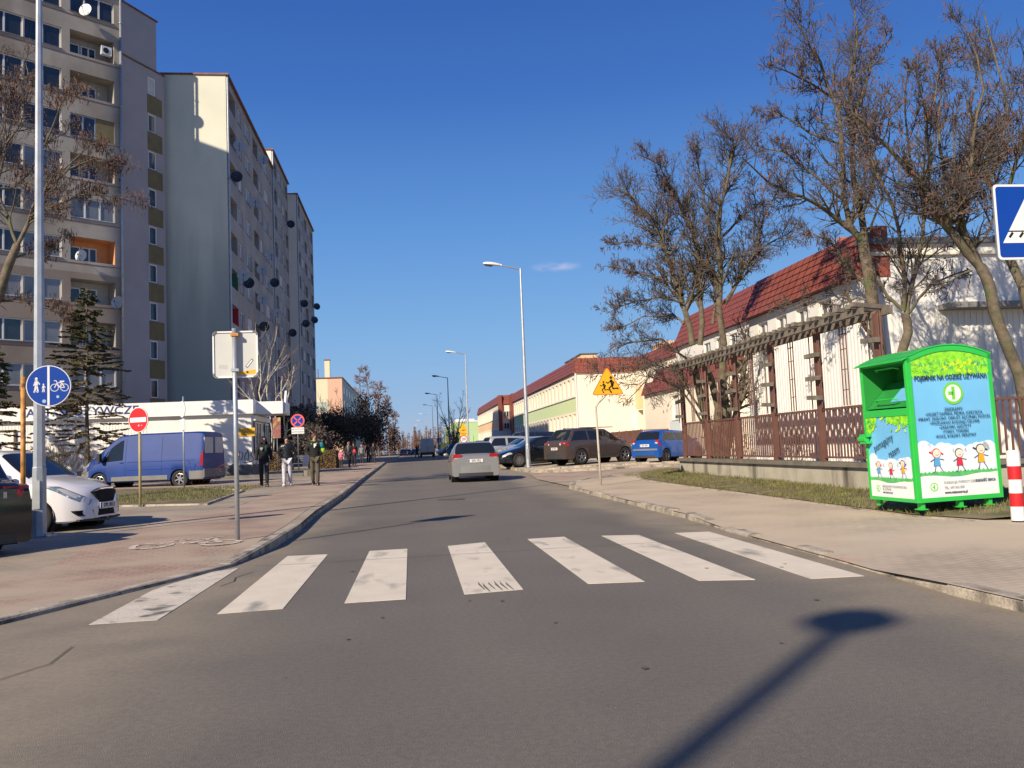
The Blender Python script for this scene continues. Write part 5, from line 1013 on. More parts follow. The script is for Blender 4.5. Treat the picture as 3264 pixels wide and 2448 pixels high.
    def mirror(s, t, x, m, z=None):
        for sd in (1, -1):
            p = s.pt(x, 4.1, sd, .0); mb = MB(); mb.lathe([(.01, -.06), (.075, -.045), (.085, .02), (.06, .07), (.01, .09)], 12, 0, Matrix.Translation(p + Vector((0, sd * .13, .06))) @ Matrix.Rotation(pi / 2, 4, 'Y') @ Matrix.Diagonal((.8, 1.25, 1, 1))); mb.tube(p, p + Vector((0, sd * .1, .03)), .02, n=6); mb.build('wing_mirror', m, t, smooth=True)
    def plate(s, t, x, z, txt, rear=True, tilt=0., w=.52, y=0.):
        Fm = F((x - s.x0, y, z), (0, -1, 0) if rear else (0, 1, 0), (tilt * (1 if rear else -1), 0, 1)); mb = MB(); mb.prism(rrect(w, .115, .01), 0, .008, 0, Fm); mb.prism([(-w / 2 + .005, -.05), (-w / 2 + .045, -.05), (-w / 2 + .045, .05), (-w / 2 + .005, .05)], .008, .0095, 1, Fm); p = mb.build('number_plate', [M['plate'], M['blue']], t)
        text_mesh(txt, .10, 'plate_number', M['sblack'], p, Fm @ Matrix.Translation((.02, 0, .010)), wide=.82, bold=.002)
    def endbox(s, t, name, x, y0, y1, z0, z1, m, rear=True, d=.03, bow=.04, label=None, ny=8):
        """a curved panel on the nose or tail, following the plan curve"""
        mb = MB(); V = []
        for k in (0, 1):
            for i in range(ny + 1):
                y = y0 + (y1 - y0) * i / ny; xx = (x + bow * (y / s.W) ** 2) if rear else (x - bow * (y / s.W) ** 2)
                for z in (z0, z1): V.append((xx - s.x0 + (0 if k else (d if rear else -d)), y, z))
        n2 = (ny + 1) * 2; fs = []
        for i in range(ny): fs += [(n2 + i * 2, n2 + i * 2 + 2, n2 + i * 2 + 3, n2 + i * 2 + 1), (i * 2, i * 2 + 2, n2 + i * 2 + 2, n2 + i * 2), (i * 2 + 1, n2 + i * 2 + 1, n2 + i * 2 + 3, i * 2 + 3)]
        fs += [(0, n2, n2 + 1, 1), (ny * 2, ny * 2 + 1, n2 + ny * 2 + 1, n2 + ny * 2)]
        mb.add(V, fs); return mb.build(name, M[m] if isinstance(m, str) else m, t, label=label)
def car_thing(label, x, y, az, cat='car', name='parked_car', dz=0.1, group=None):
    return thing(name, label, cat, (x, y, GZ(x, y) + dz), radians(90 - az), group)
# generic shapes -----------------------------------------------------
def hatch(t, L, W, H, wb, fo, r, pm, rear_x, ws, roof, cowl, belt=.93, txt='DPL 4J51', rim='rim', spokes=5, doors=(1.6, 2.6), pillars=None, tailz=(.78, 1.05), taily=.22, hz=.72, bumper=None, glassv=5.0, hood=.10, fl=True, sill=.2):
    """rear_x: x of tailgate foot of rear glass; roof: (x rear edge, x front edge); cowl: x of windscreen foot; ws unused"""
    tz = belt + .02
    top = [(0, tz - .12), (.04, tz), (rear_x, tz + .02), (roof[0], H - .03), (roof[0] + .35, H), ((roof[0] + roof[1]) / 2, H), (roof[1], H - .05), (cowl, tz + .03), (cowl + .5, tz - .05), (L - .35, tz - .19), (L - .1, tz - .27), (L, tz - .36)]
    bl = [(0, tz - .05), (.5, belt), (cowl, belt - .03), (L - .4, belt - .25), (L, belt - .45)]
    c = Car(L, W, wb, fo, r, top, bl, sill=sill, hood=hood); c.body(t, pm); c.wheels(t, rim, spokes)
    c.across(rear_x + .03, roof[0] - .02, 5.45, name='rear_window', t=t); c.across(cowl - .03, roof[1] + .02, 5.3, name='windscreen', t=t)
    pil = pillars or [(roof[0] + .18, doors[0] - .04), (doors[0] + .04, doors[1] + .2)]
    for i, (a, b) in enumerate(pil):
        last = i == len(pil) - 1; first = i == 0
        c.patch([(a - (.30 if first else 0), 4.12), (b + (cowl - b - .18 if last else 0), 4.12), (b + (min(.02, 0) if last else 0), 4.9), (a + (.05 if first else 0), 4.9)], t=t, name='side_window')
    c.seam(t, [doors[0], doors[1]] if len(doors) == 2 else list(doors)); c.handle(t, [doors[0] + .12], m=pm); c.mirror(t, cowl - .25, pm)
    # tail lamps, bumper, plate
    for sd in (1, -1):
        y0, y1 = sorted((sd * (c.W * .915), sd * (c.W * .915 - taily))); c.endbox(t, 'tail_lamp', -.012, y0, y1, tailz[0], tailz[1], 'tail', True, .05, .06)
        c.patch([(.02, 3.1), (.2, 3.1), (.14, 4.0), (.04, 4.0)], .004, 3, 3, (sd,), 'tail_lamp', 'tail', t)
        z = (tailz[0] + tailz[1]) / 2; yy0, yy1 = sorted((sd * (c.W * .86), sd * (c.W * .9 - taily))); c.endbox(t, 'reversing_lamp', -.018, yy0, yy1, z - .05, z + .03, 'tailw', True, .04, .06)
    c.endbox(t, 'bumper', -.035, -c.W * .95, c.W * .95, .30, .57, bumper or pm, True, .12, .09); c.endbox(t, 'bumper', -.045, -c.W * .9, c.W * .9, sill - .0, .32, 'plastic', True, .1, .09)
    c.plate(t, -.02, .74, txt)
    # nose
    if fl:
        for sd in (1, -1):
            c.patch([(L - .48, 3.3), (L - .05, 3.2), (L - .06, 4.4), (L - .38, 4.5)], .006, 4, 3, (sd,), 'headlamp', 'tailw', t)
        c.endbox(t, 'grille', L + .008, -.38, .38, .50, .62, 'arch', False, .05, .12); c.endbox(t, 'bumper', L + .03, -c.W * .86, c.W * .86, .24, .46, bumper or pm, False, .12, .22); c.endbox(t, 'air_intake', L + .036, -.4, .4, .27, .36, 'arch', False, .05, .22)
        c.plate(t, L + .045, .44, txt, rear=False, w=.5)
    return c
# silver hatchback driving away in the lane
t = car_thing('silver three door hatchback driving away in the lane, with red tail lamps', 2.28, 32.75, .5, name='driving_car', dz=.0)
P_ = paint('silver metallic paint', (.33, .325, .31), .5, .36)
c = hatch(t, 4.15, 1.735, 1.42, 2.51, .82, .31, P_, .17, None, (.62, 2.35), 3.05, belt=.92, txt='DPL 57LJ', doors=(1.55, 2.75), tailz=(.66, .98), taily=.30)
mb = MB(); mb.box(-.6 - c.x0 + .95, -.5 - c.x0 + .95, .1, .25, .18, .3); mb.build('exhaust', M['galvd'], t)
mb = MB(); q = c.pt(.75, 8, 1, 0); mb.tube(q, q + Vector((-.12, 0, .22)), .006, n=5); mb.build('aerial', M['black'], t)
# brown-grey SUV with its tail towards the road
t = car_thing('brownish grey SUV parked at an angle with its tail lamps towards the road', 8.62, 41.0, 63, group='cars parked in the car park'); P_ = paint('taupe metallic paint', (.115, .085, .07), .5)
c = hatch(t, 4.41, 1.82, 1.66, 2.64, .86, .345, P_, .14, None, (.55, 2.55), 3.35, belt=1.05, txt='DPL 8RK4', doors=(1.4, 2.35), pillars=[(.62, 1.32), (1.42, 2.28), (2.38, 2.9)], tailz=(.86, 1.04), taily=.42, bumper=P_, spokes=5, sill=.26)
c.endbox(t, 'bumper', -.06, -c.W * .93, c.W * .93, .28, .52, 'plastic', True, .12, .1); c.patch([(1.3, .9), (3.2, .9), (3.2, 1.5), (1.3, 1.5)], .008, 6, 2, name='door_cladding', m='plastic', t=t); mb = MB(); mb.box(-1.2, .8, .62, .65, 1.66, 1.70); mb.box(-1.2, .8, -.65, -.62, 1.66, 1.70); mb.build('roof_rail', M['plastic'], t)
# blue hatchback
t = car_thing('small bright blue hatchback parked beside the corner of the fence', 11.75, 38.9, 53, group='cars parked in the car park'); P_ = paint('bright blue paint', (.012, .10, .42), .3)
c = hatch(t, 3.73, 1.61, 1.42, 2.44, .75, .29, P_, .13, None, (.42, 2.15), 2.85, belt=.9, txt='DPL 45X0', rim='rimd', spokes=7, doors=(1.35, 2.5), tailz=(.72, .98), taily=.16); c.endbox(t, 'bumper_strip', -.07, -c.W * .93, c.W * .93, .52, .60, 'gplastic', True, .05, .10)
# sedan shape
def sedan(t, L, W, H, wb, fo, r, pm, txt='DPL 7GC2', spokes=10, rim='rim'):
    top = [(0, .84), (.05, .96), (.5, 1.02), (.62, 1.03), (1.25, H - .07), (1.7, H), (2.35, H), (2.75, H - .04), (3.55, .98), (L - .4, .78), (L - .1, .68), (L, .58)]; bl = [(0, .86), (.6, .92), (3.5, .88), (L - .3, .66), (L, .5)]
    c = Car(L, W, wb, fo, r, top, bl, sill=.19); c.body(t, pm); c.wheels(t, rim, spokes); c.across(.68, 1.22, 5.4, name='rear_window', t=t); c.across(3.5, 2.78, 5.3, name='windscreen', t=t)
    for a, b, d, e in ((.95, 1.95, 1.35, 1.95), (2.03, 3.25, 2.03, 2.72)): c.patch([(a, 4.12), (b, 4.12), (e, 4.88), (d, 4.88)], t=t, name='side_window')
    c.seam(t, [1.15, 2.0, 3.1]); c.handle(t, [1.3, 2.2]); c.mirror(t, 3.1, pm)
    for sd in (1, -1):
        c.patch([(L - .55, 3.4), (L - .06, 3.2), (L - .07, 4.3), (L - .42, 4.4)], .006, 4, 3, (sd,), 'headlamp', 'tailw', t); y0, y1 = sorted((sd * .82, sd * .45)); c.endbox(t, 'tail_lamp', -.012, y0, y1, .72, .88, 'tail', True, .05, .08)
    c.endbox(t, 'grille', L + .01, -.35, .35, .48, .62, 'arch', False, .05, .12); c.endbox(t, 'bumper', L + .03, -c.W * .86, c.W * .86, .2, .45, pm, False, .12, .25); c.endbox(t, 'bumper', -.04, -c.W * .93, c.W * .93, .2, .62, pm, True, .12, .1); c.plate(t, L + .045, .42, txt, rear=False); c.plate(t, -.02, .72, txt); return c
t = car_thing('black sedan with bright alloy wheels parked nose to the road behind the lamp post', 6.45, 44.0, 256, group='cars parked in the car park'); c = sedan(t, 4.75, 1.85, 1.45, 2.75, .9, .33, paint('black paint', (.012, .013, .016), .3, .2))
mb = MB(); [mb.tube(c.pt(2.03 + i * .12, 4.08, sd, .008), c.pt(2.15 + i * .12, 4.08, sd, .008), .008, n=5) for i in range(10) for sd in (1, -1)]; mb.build('window_trim', M['chrome'], t)
t = car_thing('silver sedan parked just behind the black one', 7.1, 47.6, 76, group='cars parked in the car park'); c = sedan(t, 4.6, 1.76, 1.46, 2.65, .9, .31, paint('pale silver paint', (.42, .45, .49), .4))
t = car_thing('silver estate with a red tail lamp parked behind the silver sedan', 6.3, 51.5, 78, group='cars parked in the car park'); c = hatch(t, 4.5, 1.78, 1.62, 2.65, .9, .32, paint('light silver paint', (.52, .52, .50), .45), .12, None, (.45, 2.6), 3.4, belt=.98, doors=(1.4, 2.4), pillars=[(.6, 1.32), (1.46, 2.3), (2.42, 2.85)], tailz=(.80, 1.12), taily=.2)
t = car_thing('dark blue people carrier showing only its roof and windows behind the silver cars', 8.6, 55.4, 78, group='cars parked in the car park'); c = hatch(t, 4.6, 1.85, 1.78, 2.75, .9, .33, paint('dark blue paint', (.02, .03, .06), .3), .12, None, (.4, 2.7), 3.6, belt=1.08, doors=(1.4, 2.4), pillars=[(.6, 1.32), (1.46, 2.3), (2.42, 3.0)], tailz=(.85, 1.2))
cc = [(.03, .045, .08), (.28, .33, .40), (.02, .03, .035), (.16, .03, .03), (.35, .37, .38), (.03, .06, .10), (.10, .11, .12), (.40, .40, .38)]
lab = ['dark navy hatchback peeping out left of the silver one in the lane', 'pale blue hatchback in the parked row past the dark navy one', 'black hatchback in the middle of the parked row', 'dark red hatchback in the far parked row', 'light grey hatchback in the far parked row past the red one', 'deep blue hatchback near the far end of the parked row', 'charcoal hatchback near the end of the parked row', 'cream hatchback, last of the parked row on the right']
for i, (x, y, az) in enumerate(((6.9, 60, 268), (7.0, 66, 266), (6.8, 72, 90), (6.6, 84, 92), (6.4, 93, 268), (6.2, 104, 90), (6.0, 118, 270), (6., 134, 268))):
    t = car_thing(lab[i], x, y, az, group='cars parked in the far row'); hatch(t, 4.1, 1.72, 1.47, 2.5, .85, .31, paint('car paint', cc[i], .35), .14, None, (.5, 2.4), 3.1, belt=.92, doors=(1.5, 2.6))
for i, (x, y, az, l) in enumerate(((-.6, 230, 0, 'tiny dark car far ahead on the left of the road'), (.9, 205, 180, 'tiny black car coming from far ahead'), (2.2, 250, 0, 'tiny grey car most distant on the road'), (-1.5, 190, 180, 'tiny car with a red body parked far along the left kerb'))):
    t = car_thing(l, x, y, az, name='distant_car', dz=0, group='tiny cars at the far end of the road'); hatch(t, 4.1, 1.72, 1.45, 2.5, .85, .31, paint('car paint', ((.02, .02, .03), (.015, .015, .02), (.2, .2, .2), (.3, .02, .03))[i], .3), .14, None, (.5, 2.4), 3.1)
# white hatchback, seen from its front right corner
t = car_thing('glossy white hatchback parked behind the nearest lamp post', -7.36, 16.7, 103, dz=.06); P_ = mat('white car paint', (.76, .74, .74), .25, .0, .02, 1, coat=.8)
L = 4.0; top = [(0, .85), (.05, .98), (.15, 1.0), (.42, 1.44), (.8, 1.49), (2.1, 1.49), (2.4, 1.44), (3.02, 1.0), (3.5, .90), (3.82, .78), (3.94, .70), (4.0, .60)]; bl = [(0, .9), (.5, .95), (3.0, .91), (3.6, .78), (3.9, .62), (4, .52)]
c = Car(L, 1.64, 2.46, .80, .30, top, bl, sill=.2, nose=[(0, .86), (.06, .92), (.22, .975), (.7, 1), (L - .95, 1), (L - .55, .97), (L - .3, .88), (L - .12, .70), (L - .03, .50), (L, .34)]); c.body(t, P_); c.wheels(t, 'rimd', 7)
c.across(.2, .4, 5.4, name='rear_window', t=t); c.across(3.0, 2.42, 5.3, name='windscreen', t=t)
for a, b, d, e in ((.5, 1.35, .62, 1.35), (1.43, 2.85, 1.43, 2.38)): c.patch([(a, 4.12), (b, 4.12), (e, 4.9), (d, 4.9)], t=t, name='side_window')
c.seam(t, [1.38, 2.75]); c.handle(t, [1.5], m=P_); c.mirror(t, 2.75, P_)
M['lampglass'] = mat('headlamp glass', (.20, .24, .28), .06, .2, .3, 14, coat=1.); 
for sd in (1, -1):
    c.patch([(3.36, 3.9), (3.955, 3.0), (3.965, 4.2), (3.55, 4.8)], .006, 6, 4, (sd,), 'headlamp', 'lampglass', t); c.patch([(3.56, 3.95), (3.90, 3.35), (3.91, 4.0), (3.66, 4.4)], .010, 3, 3, (sd,), 'headlamp_reflector', 'tailw', t)
def nose_panel(name, pts, m, d=.02, x=4.012):
    mb = MB(); n = len(pts); V = [(x - c.x0 - .30 * (y / .72) ** 2 * (.6 if abs(y) < .4 else .75), y, z) for y, z in pts] + [(x - .06 - c.x0 - .30 * (y / .72) ** 2 * (.6 if abs(y) < .4 else .75), y, z) for y, z in pts]; mb.add(V, [tuple(range(n))] + [(i, n + i, n + (i + 1) % n, (i + 1) % n) for i in range(n)]); return mb.build(name, m, t)
nose_panel('grille', [(-.34, .70), (-.22, .52), (0, .50), (.22, .52), (.34, .70), (.18, .735), (0, .745), (-.18, .735)], M['arch'], x=4.02)
nose_panel('grille_trim', [(-.36, .705), (-.18, .74), (0, .75), (.18, .74), (.36, .705), (.2, .765), (0, .78), (-.2, .765)], M['chrome'], x=4.025)
nose_panel('air_intake', [(-.38, .40), (-.33, .26), (0, .25), (.33, .26), (.38, .40), (0, .41)], M['arch'], x=4.03)
nose_panel('fog_lamp_recess', [(.44, .40), (.42, .29), (.60, .31), (.68, .40)], M['arch'], x=4.03); nose_panel('fog_lamp_recess', [(-.68, .40), (-.60, .31), (-.42, .29), (-.44, .40)], M['arch'], x=4.03)
nose_panel('bumper_lip', [(-.62, .22), (0, .19), (.62, .22), (.62, .25), (0, .23), (-.62, .25)], M['plastic'], x=4.06)
c.plate(t, 4.035, .46, 'DPL 0013', rear=False, w=.5)
# dark estate, only its tail in the picture
t = car_thing('dark maroon black estate whose tail enters at the left edge', -7.42, 13.05, 305, dz=.06); P_ = paint('very dark plum paint', (.016, .010, .014), .3, .25)
c = hatch(t, 4.5, 1.77, 1.52, 2.6, .9, .32, P_, .35, None, (.75, 2.7), 3.4, belt=.98, doors=(1.5, 2.5), pillars=[(.9, 1.42), (1.55, 2.4), (2.52, 2.9)], tailz=(.74, .94), taily=.36, txt='DPL 6K20')
for sd in (1, -1): mb = MB(); mb.lathe([(.001, .0), (.055, .0), (.055, .02), (.001, .035)], 16, 0, Matrix.Translation((-c.x0 - .012 + .03, sd * .66, .85)) @ Matrix.Rotation(-pi / 2, 4, 'Y')); mb.build('round_lamp', M['tail'], t)
# blue panel van
t = car_thing('blue panel van with grey bumpers parked along the shop wall', -10.75, 37.9, 283, cat='van', name='parked_van', dz=.05); P_ = mat('van blue paint', (.004, .036, .20), .5, .0, .15, 1.2, coat=.12, spec=.35)
L = 5.41; top = [(0, 2.16), (.08, 2.22), (.4, 2.25), (2.9, 2.25), (3.55, 2.2), (3.85, 2.05), (4.75, 1.32), (5.1, 1.12), (5.3, .92), (5.41, .72)]; bl = [(0, 1.2), (3.2, 1.2), (4.3, 1.12), (4.9, .98), (5.25, .8), (5.41, .62)]
c = Car(L, 2.05, 3.45, .95, .35, top, bl, sill=.30, gh=.16, nose=[(0, .96), (.05, .985), (.2, 1), (4.3, 1), (4.9, .95), (5.25, .84), (5.41, .70)]); c.body(t, P_, M['gplastic'], lambda x, z: (x > 4.92 and z < .82) or (x < .55 and z < .78)); c.wheels(t, 'rim', 6, .05)
c.across(4.68, 3.88, 5.2, name='windscreen', t=t); c.patch([(3.42, 4.0), (4.30, 4.0), (3.98, 4.72), (3.42, 4.86)], t=t, name='cab_window', m='vanglass' if 'vanglass' in M else 'carglass'); c.patch([(4.36, 4.02), (4.6, 4.02), (4.10, 4.66), (4.04, 4.70)], t=t, name='quarter_window'); c.patch([(1.5, 1.05), (3.9, 1.05), (3.9, 1.6), (1.5, 1.6)], .02, 8, 2, name='side_strip', m='gplastic', t=t)
c.seam(t, [3.3, 1.75], .6, 4.9); c.handle(t, [3.38], v=3.55, m='black'); mb = MB()
for sd in (1, -1):
    for v in (2.35, 3.5):
        for i in range(12): mb.tube(c.pt(.35 + i * .24, v, sd, .0), c.pt(.59 + i * .24, v, sd, .0), .010, n=4)
mb.build('pressed_line', P_, t)
for sd in (1, -1):
    p = c.pt(4.32, 4.05, sd, 0); mb = MB(); mb.box(-.06, .06, -.09, .09, -.16, .16, M=Matrix.Translation(p + Vector((0, sd * .2, .18)))); mb.tube(p, p + Vector((0, sd * .14, .1)), .03, n=6); mb.build('wing_mirror', M['black'], t)
    c.patch([(4.95, 4.3), (5.2, 3.9), (5.12, 4.8), (4.9, 4.95)], .008, 4, 3, (sd,), 'headlamp', 'tailw', t); c.patch([(.01, 2.6), (.12, 2.6), (.12, 4.1), (.01, 4.1)], .006, 2, 4, (sd,), 'tail_lamp', 'tail', t)
    y0, y1 = sorted((sd * .98, sd * .86)); c.endbox(t, 'tail_lamp', -.012, y0, y1, .95, 1.45, 'tail', True, .04, .02); y0, y1 = sorted((sd * .1, sd * .84)); c.endbox(t, 'rear_window', -.012, y0, y1, 1.35, 2.0, 'blind', True, .03, .01)  # pale colour stands for the whitish reflection in the rear glass
c.endbox(t, 'bumper', -.07, -.98, .98, .38, .72, 'gplastic', True, .12, .03)
# white van far ahead seen from behind
t = car_thing('tall white van ahead, seen square from behind', 2.28, 122, 0, cat='van', name='distant_van', dz=.0); P_ = mat('dull white paint', (.50, .52, .50), .5, var=.05)
c = Car(5.9, 2.05, 3.8, 1.0, .35, [(0, 2.3), (.1, 2.52), (.5, 2.58), (3.6, 2.56), (4.2, 2.3), (5.0, 1.4), (5.6, 1.1), (5.9, .7)], [(0, 1.3), (4.5, 1.2), (5.9, .7)], sill=.35, gh=.12); c.body(t, P_); c.wheels(t, 'rimd')
for sd in (1, -1): y0, y1 = sorted((sd * .97, sd * .84)); c.endbox(t, 'tail_lamp', -.012, y0, y1, .9, 1.4, 'tail', True, .04, .02); p = c.pt(4.5, 4.05, sd, 0); mb = MB(); mb.box(-.06, .06, -.1, .1, -.2, .2, M=Matrix.Translation(p + Vector((0, sd * .2, .2)))); mb.build('wing_mirror', M['black'], t)
mb = MB(); mb.box(-.01 - c.x0, .0 - c.x0, -.008, .008, .7, 2.4); mb.box(-.03 - c.x0, .0 - c.x0, -.1, -.02, 1.2, 1.35); mb.build('door_seam', M['arch'], t); c.endbox(t, 'bumper', -.08, -.98, .98, .35, .7, 'plastic', True, .1, .03); c.plate(t, -.03, .95, 'DPL 2N44', y=-.4)
# ------------------------------------------------------------------ trees and plants
def at(px, py, dep):                                  # photo pixel + depth -> a point in the place
    v = _m.to_3x3() @ Vector(((px - 1632) / 2770, -(py - 1224) / 2770, -1)); return Vector((0, 0, 1.25)) + v * dep
M['bark'] = mat('grey brown bark', (.145, .118, .082), .95, var=.35, scale=7, bump=.6, bscale=25, stain=((.10, .12, .05), 3, .52, .7)); M['twig'] = mat('dark twigs', (.105, .085, .075), .95, var=.25, scale=4)
M['pods'] = mat('dry seed pods', (.12, .055, .032), .9, var=.4, scale=5); M['birch'] = mat('white birch bark', (.50, .46, .38), .8, var=.12, scale=4, stain=((.08, .07, .06), 5, .56, .62, (1, 1, 3))); M['birchtwig'] = mat('reddish birch twigs', (.20, .115, .085), .95, var=.3, scale=3)
M['needle'] = mat('spruce needles', (.045, .060, .022), .9, var=.5, scale=4); M['needledry'] = mat('dry spruce twigs', (.12, .085, .05), .95, var=.3, scale=5); M['darkleaf'] = mat('dark evergreen leaves', (.045, .042, .034), .9, var=.5, scale=1.5); M['hedge'] = mat('brown hedge leaves', (.20, .135, .07), .95, var=.45, scale=6)
M['redstem'] = mat('reddish shrub stems', (.28, .07, .05), .9, var=.3, scale=6)
class Tree:
    def __init__(s, seed): s.r = random.Random(seed); s.big = MB(); s.tw = MB()
    def dirv(s): 
        z = s.r.uniform(-1, 1); a = s.r.uniform(0, 2 * pi); k = sqrt(1 - z * z); return Vector((k * cos(a), k * sin(a), z))
    def branch(s, p, d, L, r0, lev, P):
        """a crooked limb with side shoots"""
        n = 4 if lev < 3 else 3; pts = [p]; rs = [r0]; q = p.copy(); dd = d.normalized()
        for i in range(n):
            dd = (dd + s.dirv() * P['wob'] + Vector((0, 0, P['up'] * (1 if lev < 3 else P.get('tipup', .4))))).normalized(); q = q + dd * (L / n); pts.append(q.copy()); rs.append(max(r0 * (1 - (i + 1) / n * .75), P['rmin']))
        (s.big if r0 > P.get('split', .02) else s.tw).path(pts, rs, 6 if r0 > .05 else (4 if r0 > .02 else 3), 0, False)
        s.shoots(pts, rs, L, lev, P)
    def shoots(s, pts, rs, L, lev, P):
        if lev >= P['levels']:
            if P.get('pods') and s.r.random() < P['pods']: s.podclump(pts[-1], P)
            return
        k = P['n'][lev] ; k = int(k * (.7 + .6 * s.r.random()) + .5); m = len(pts) - 1
        for j in range(k):
            t = s.r.uniform(P.get('t0', .25), 1) * m; i = min(int(t), m - 1); a = pts[i].lerp(pts[i + 1], t - i); ax = (pts[i + 1] - pts[i]).normalized()
            o = s.dirv(); o = (o - ax * o.dot(ax)).normalized(); an = s.r.uniform(*P.get('ang', (.5, 1.0))); dn = (ax * cos(an) + o * sin(an)).normalized()
            ln = L * s.r.uniform(*P['ratio']) * (1.15 - .5 * t / m); s.branch(a, dn, ln, max(rs[i] * .55, P['rmin']), lev + 1, P)
    def podclump(s, p, P):
        for _ in range(s.r.randint(3, 8)):
            c = p + s.dirv() * .16; a = s.r.uniform(0, 6.3); w = Vector((cos(a), sin(a), 0)) * .011; h = Vector((s.r.uniform(-.02, .02), s.r.uniform(-.02, .02), -s.r.uniform(.06, .11)))
            s.tw.add([c - w, c + w, c + w * .8 + h, c - w * .8 + h], [(0, 1, 2, 3)], 1)
    def limb(s, pts, r0, r1, P, lev=1, L=None, k=None):
        pts = [Vector(q) for q in pts]; Q = []      # resample crooked
        for a, b in zip(pts, pts[1:]):
            for t in (0, .5): Q.append(a.lerp(b, t) + (s.dirv() * (b - a).length * .05 if t else Vector((0, 0, 0))))
        Q.append(pts[-1]); n = len(Q) - 1; rs = [r0 + (r1 - r0) * i / n for i in range(n + 1)]
        s.big.path(Q, rs, 8, 0, False); L = L or sum((b - a).length for a, b in zip(Q, Q[1:])) * P.get('lf', .5)
        PP = dict(P); 
        if k: PP['n'] = list(P['n']); PP['n'][lev] = k
        s.shoots(Q, rs, L, lev, PP)
    def finish(s, name, label, cat, loc, mb='bark', mt='twig', mp='pods', group=None):
        loc = Vector(loc); t = thing(name, label, cat, loc, 0, group); Mi = Matrix.Translation(-Vector(loc)); s.big.xf(Mi).build('trunk', M[mb], t, smooth=True); s.tw.xf(Mi).build('crown', [M[mt], M[mp]], t, smooth=False); return t
ROB = dict(lf=.36, wob=.26, up=.13, tipup=.12, rmin=.0055, levels=4, n=[0, 11, 7, 5], ratio=(.38, .74), pods=.045, ang=(.4, 1.0), t0=.12)
def px_limbs(T, org, sc, limbs, dep, P, spread=1.6, f=1.15):
    for pts, r0, r1, k in limbs:
        n = len(pts); off = T.r.uniform(-spread, spread); Q = [at(org[0] + x / sc, org[1] + y / sc, dep + off * (i / max(1, n - 1)) ** 1.2) for i, (x, y) in enumerate(pts)]; T.limb(Q, r0, r1, P, 1, None, int(k * f))
gR = 'bare trees behind the pergola fence'
# tree one: a clump of stems left of the hall
T = Tree(1); o, sc, dp = (1850, 400), 2.37, 26.8
T.limb([at(2270, 1560, dp), at(2250, 1330, dp), at(2210, 1150, dp)], .17, .11, ROB, 4); T.limb([at(2280, 1560, dp), at(2290, 1300, dp), at(2235, 1130, dp)], .15, .10, ROB, 4); T.limb([at(2295, 1560, dp), at(2310, 1300, dp), at(2305, 1100, dp)], .17, .12, ROB, 4); T.limb([at(2300, 1500, dp), at(2360, 1250, dp), at(2400, 1080, dp + 1), at(2470, 980, dp + 1.5)], .12, .04, ROB)
px_limbs(T, o, sc, [([(845, 1659), (790, 1400), (720, 1180), (640, 930), (620, 840), (530, 700), (400, 560), (260, 470)], .10, .02, 22), ([(905, 1659), (905, 1300), (880, 1000), (860, 850), (780, 650), (700, 480), (620, 380)], .09, .02, 22),
    ([(1085, 1659), (1060, 1100), (1045, 900), (1060, 600), (1130, 300), (1150, 100)], .11, .02, 26), ([(1050, 1000), (940, 620), (900, 350), (880, 200)], .05, .015, 14), ([(1090, 1350), (1200, 1150), (1330, 950), (1380, 700), (1520, 420)], .07, .015, 20),
    ([(720, 1200), (590, 1150), (400, 1110), (180, 1060)], .04, .012, 12), ([(790, 1350), (600, 1290), (400, 1330), (200, 1420)], .04, .012, 14), ([(780, 1500), (700, 1430), (480, 1440), (230, 1560)], .035, .012, 12), ([(640, 930), (500, 900), (350, 880), (200, 900)], .035, .012, 11),
    ([(620, 840), (650, 700), (680, 560), (600, 300), (440, 220)], .035, .012, 12), ([(1060, 850), (1200, 700), (1330, 600), (1300, 400)], .04, .012, 14), ([(1330, 950), (1480, 860), (1600, 800), (1700, 640)], .03, .01, 10), ([(905, 1350), (820, 1250), (760, 1000), (700, 900)], .03, .01, 10), ([(1000, 1500), (1010, 1200), (920, 1000)], .05, .02, 8)], dp, ROB, 2.2, 1.55)
for q in (((2245, 1320), (2160, 1190), (2040, 1150), (1925, 1190)), ((2250, 1370), (2170, 1240), (2070, 1200), (1985, 1290)), ((2200, 1150), (2110, 1080), (2010, 1090), (1930, 1130)), ((2320, 1250), (2400, 1120), (2480, 1090), (2560, 1110))): T.limb([at(x, y, dp - .3 * i) for i, (x, y) in enumerate(q)], .04, .01, ROB, 1, None, 15)
T.finish('bare_tree', 'bushy many stemmed bare tree with brown pods, left of the sports hall', 'tree', at(2280, 1560, dp), group=gR)
# tree two
T = Tree(2); o, sc, dp = (2350, 0), 2.073, 20.3
T.limb([at(2835, 1520, dp), at(2815, 1250, dp), at(2780, 960, dp), at(2755, 800, dp), at(2750, 740, dp)], .17, .12, ROB, 4)
px_limbs(T, o, sc, [([(850, 1640), (810, 1350), (760, 1050), (735, 800), (745, 600), (790, 300), (775, 60)], .085, .015, 24), ([(830, 1600), (740, 1480), (700, 1300), (690, 950), (640, 650), (560, 450), (480, 300), (370, 120)], .08, .015, 24), ([(800, 1560), (600, 1400), (430, 1300), (200, 1200), (30, 1040)], .06, .012, 18),
    ([(700, 1320), (560, 1200), (430, 1100), (300, 1000), (120, 960)], .04, .012, 14), ([(640, 650), (500, 560), (350, 480), (200, 420)], .035, .01, 12), ([(690, 950), (480, 880), (330, 780), (160, 730)], .035, .01, 12), ([(735, 800), (850, 560), (900, 380), (1000, 190)], .04, .01, 12), ([(840, 1620), (960, 1300), (900, 1000), (830, 850), (770, 780)], .03, .01, 12)], dp, ROB, 2.4)
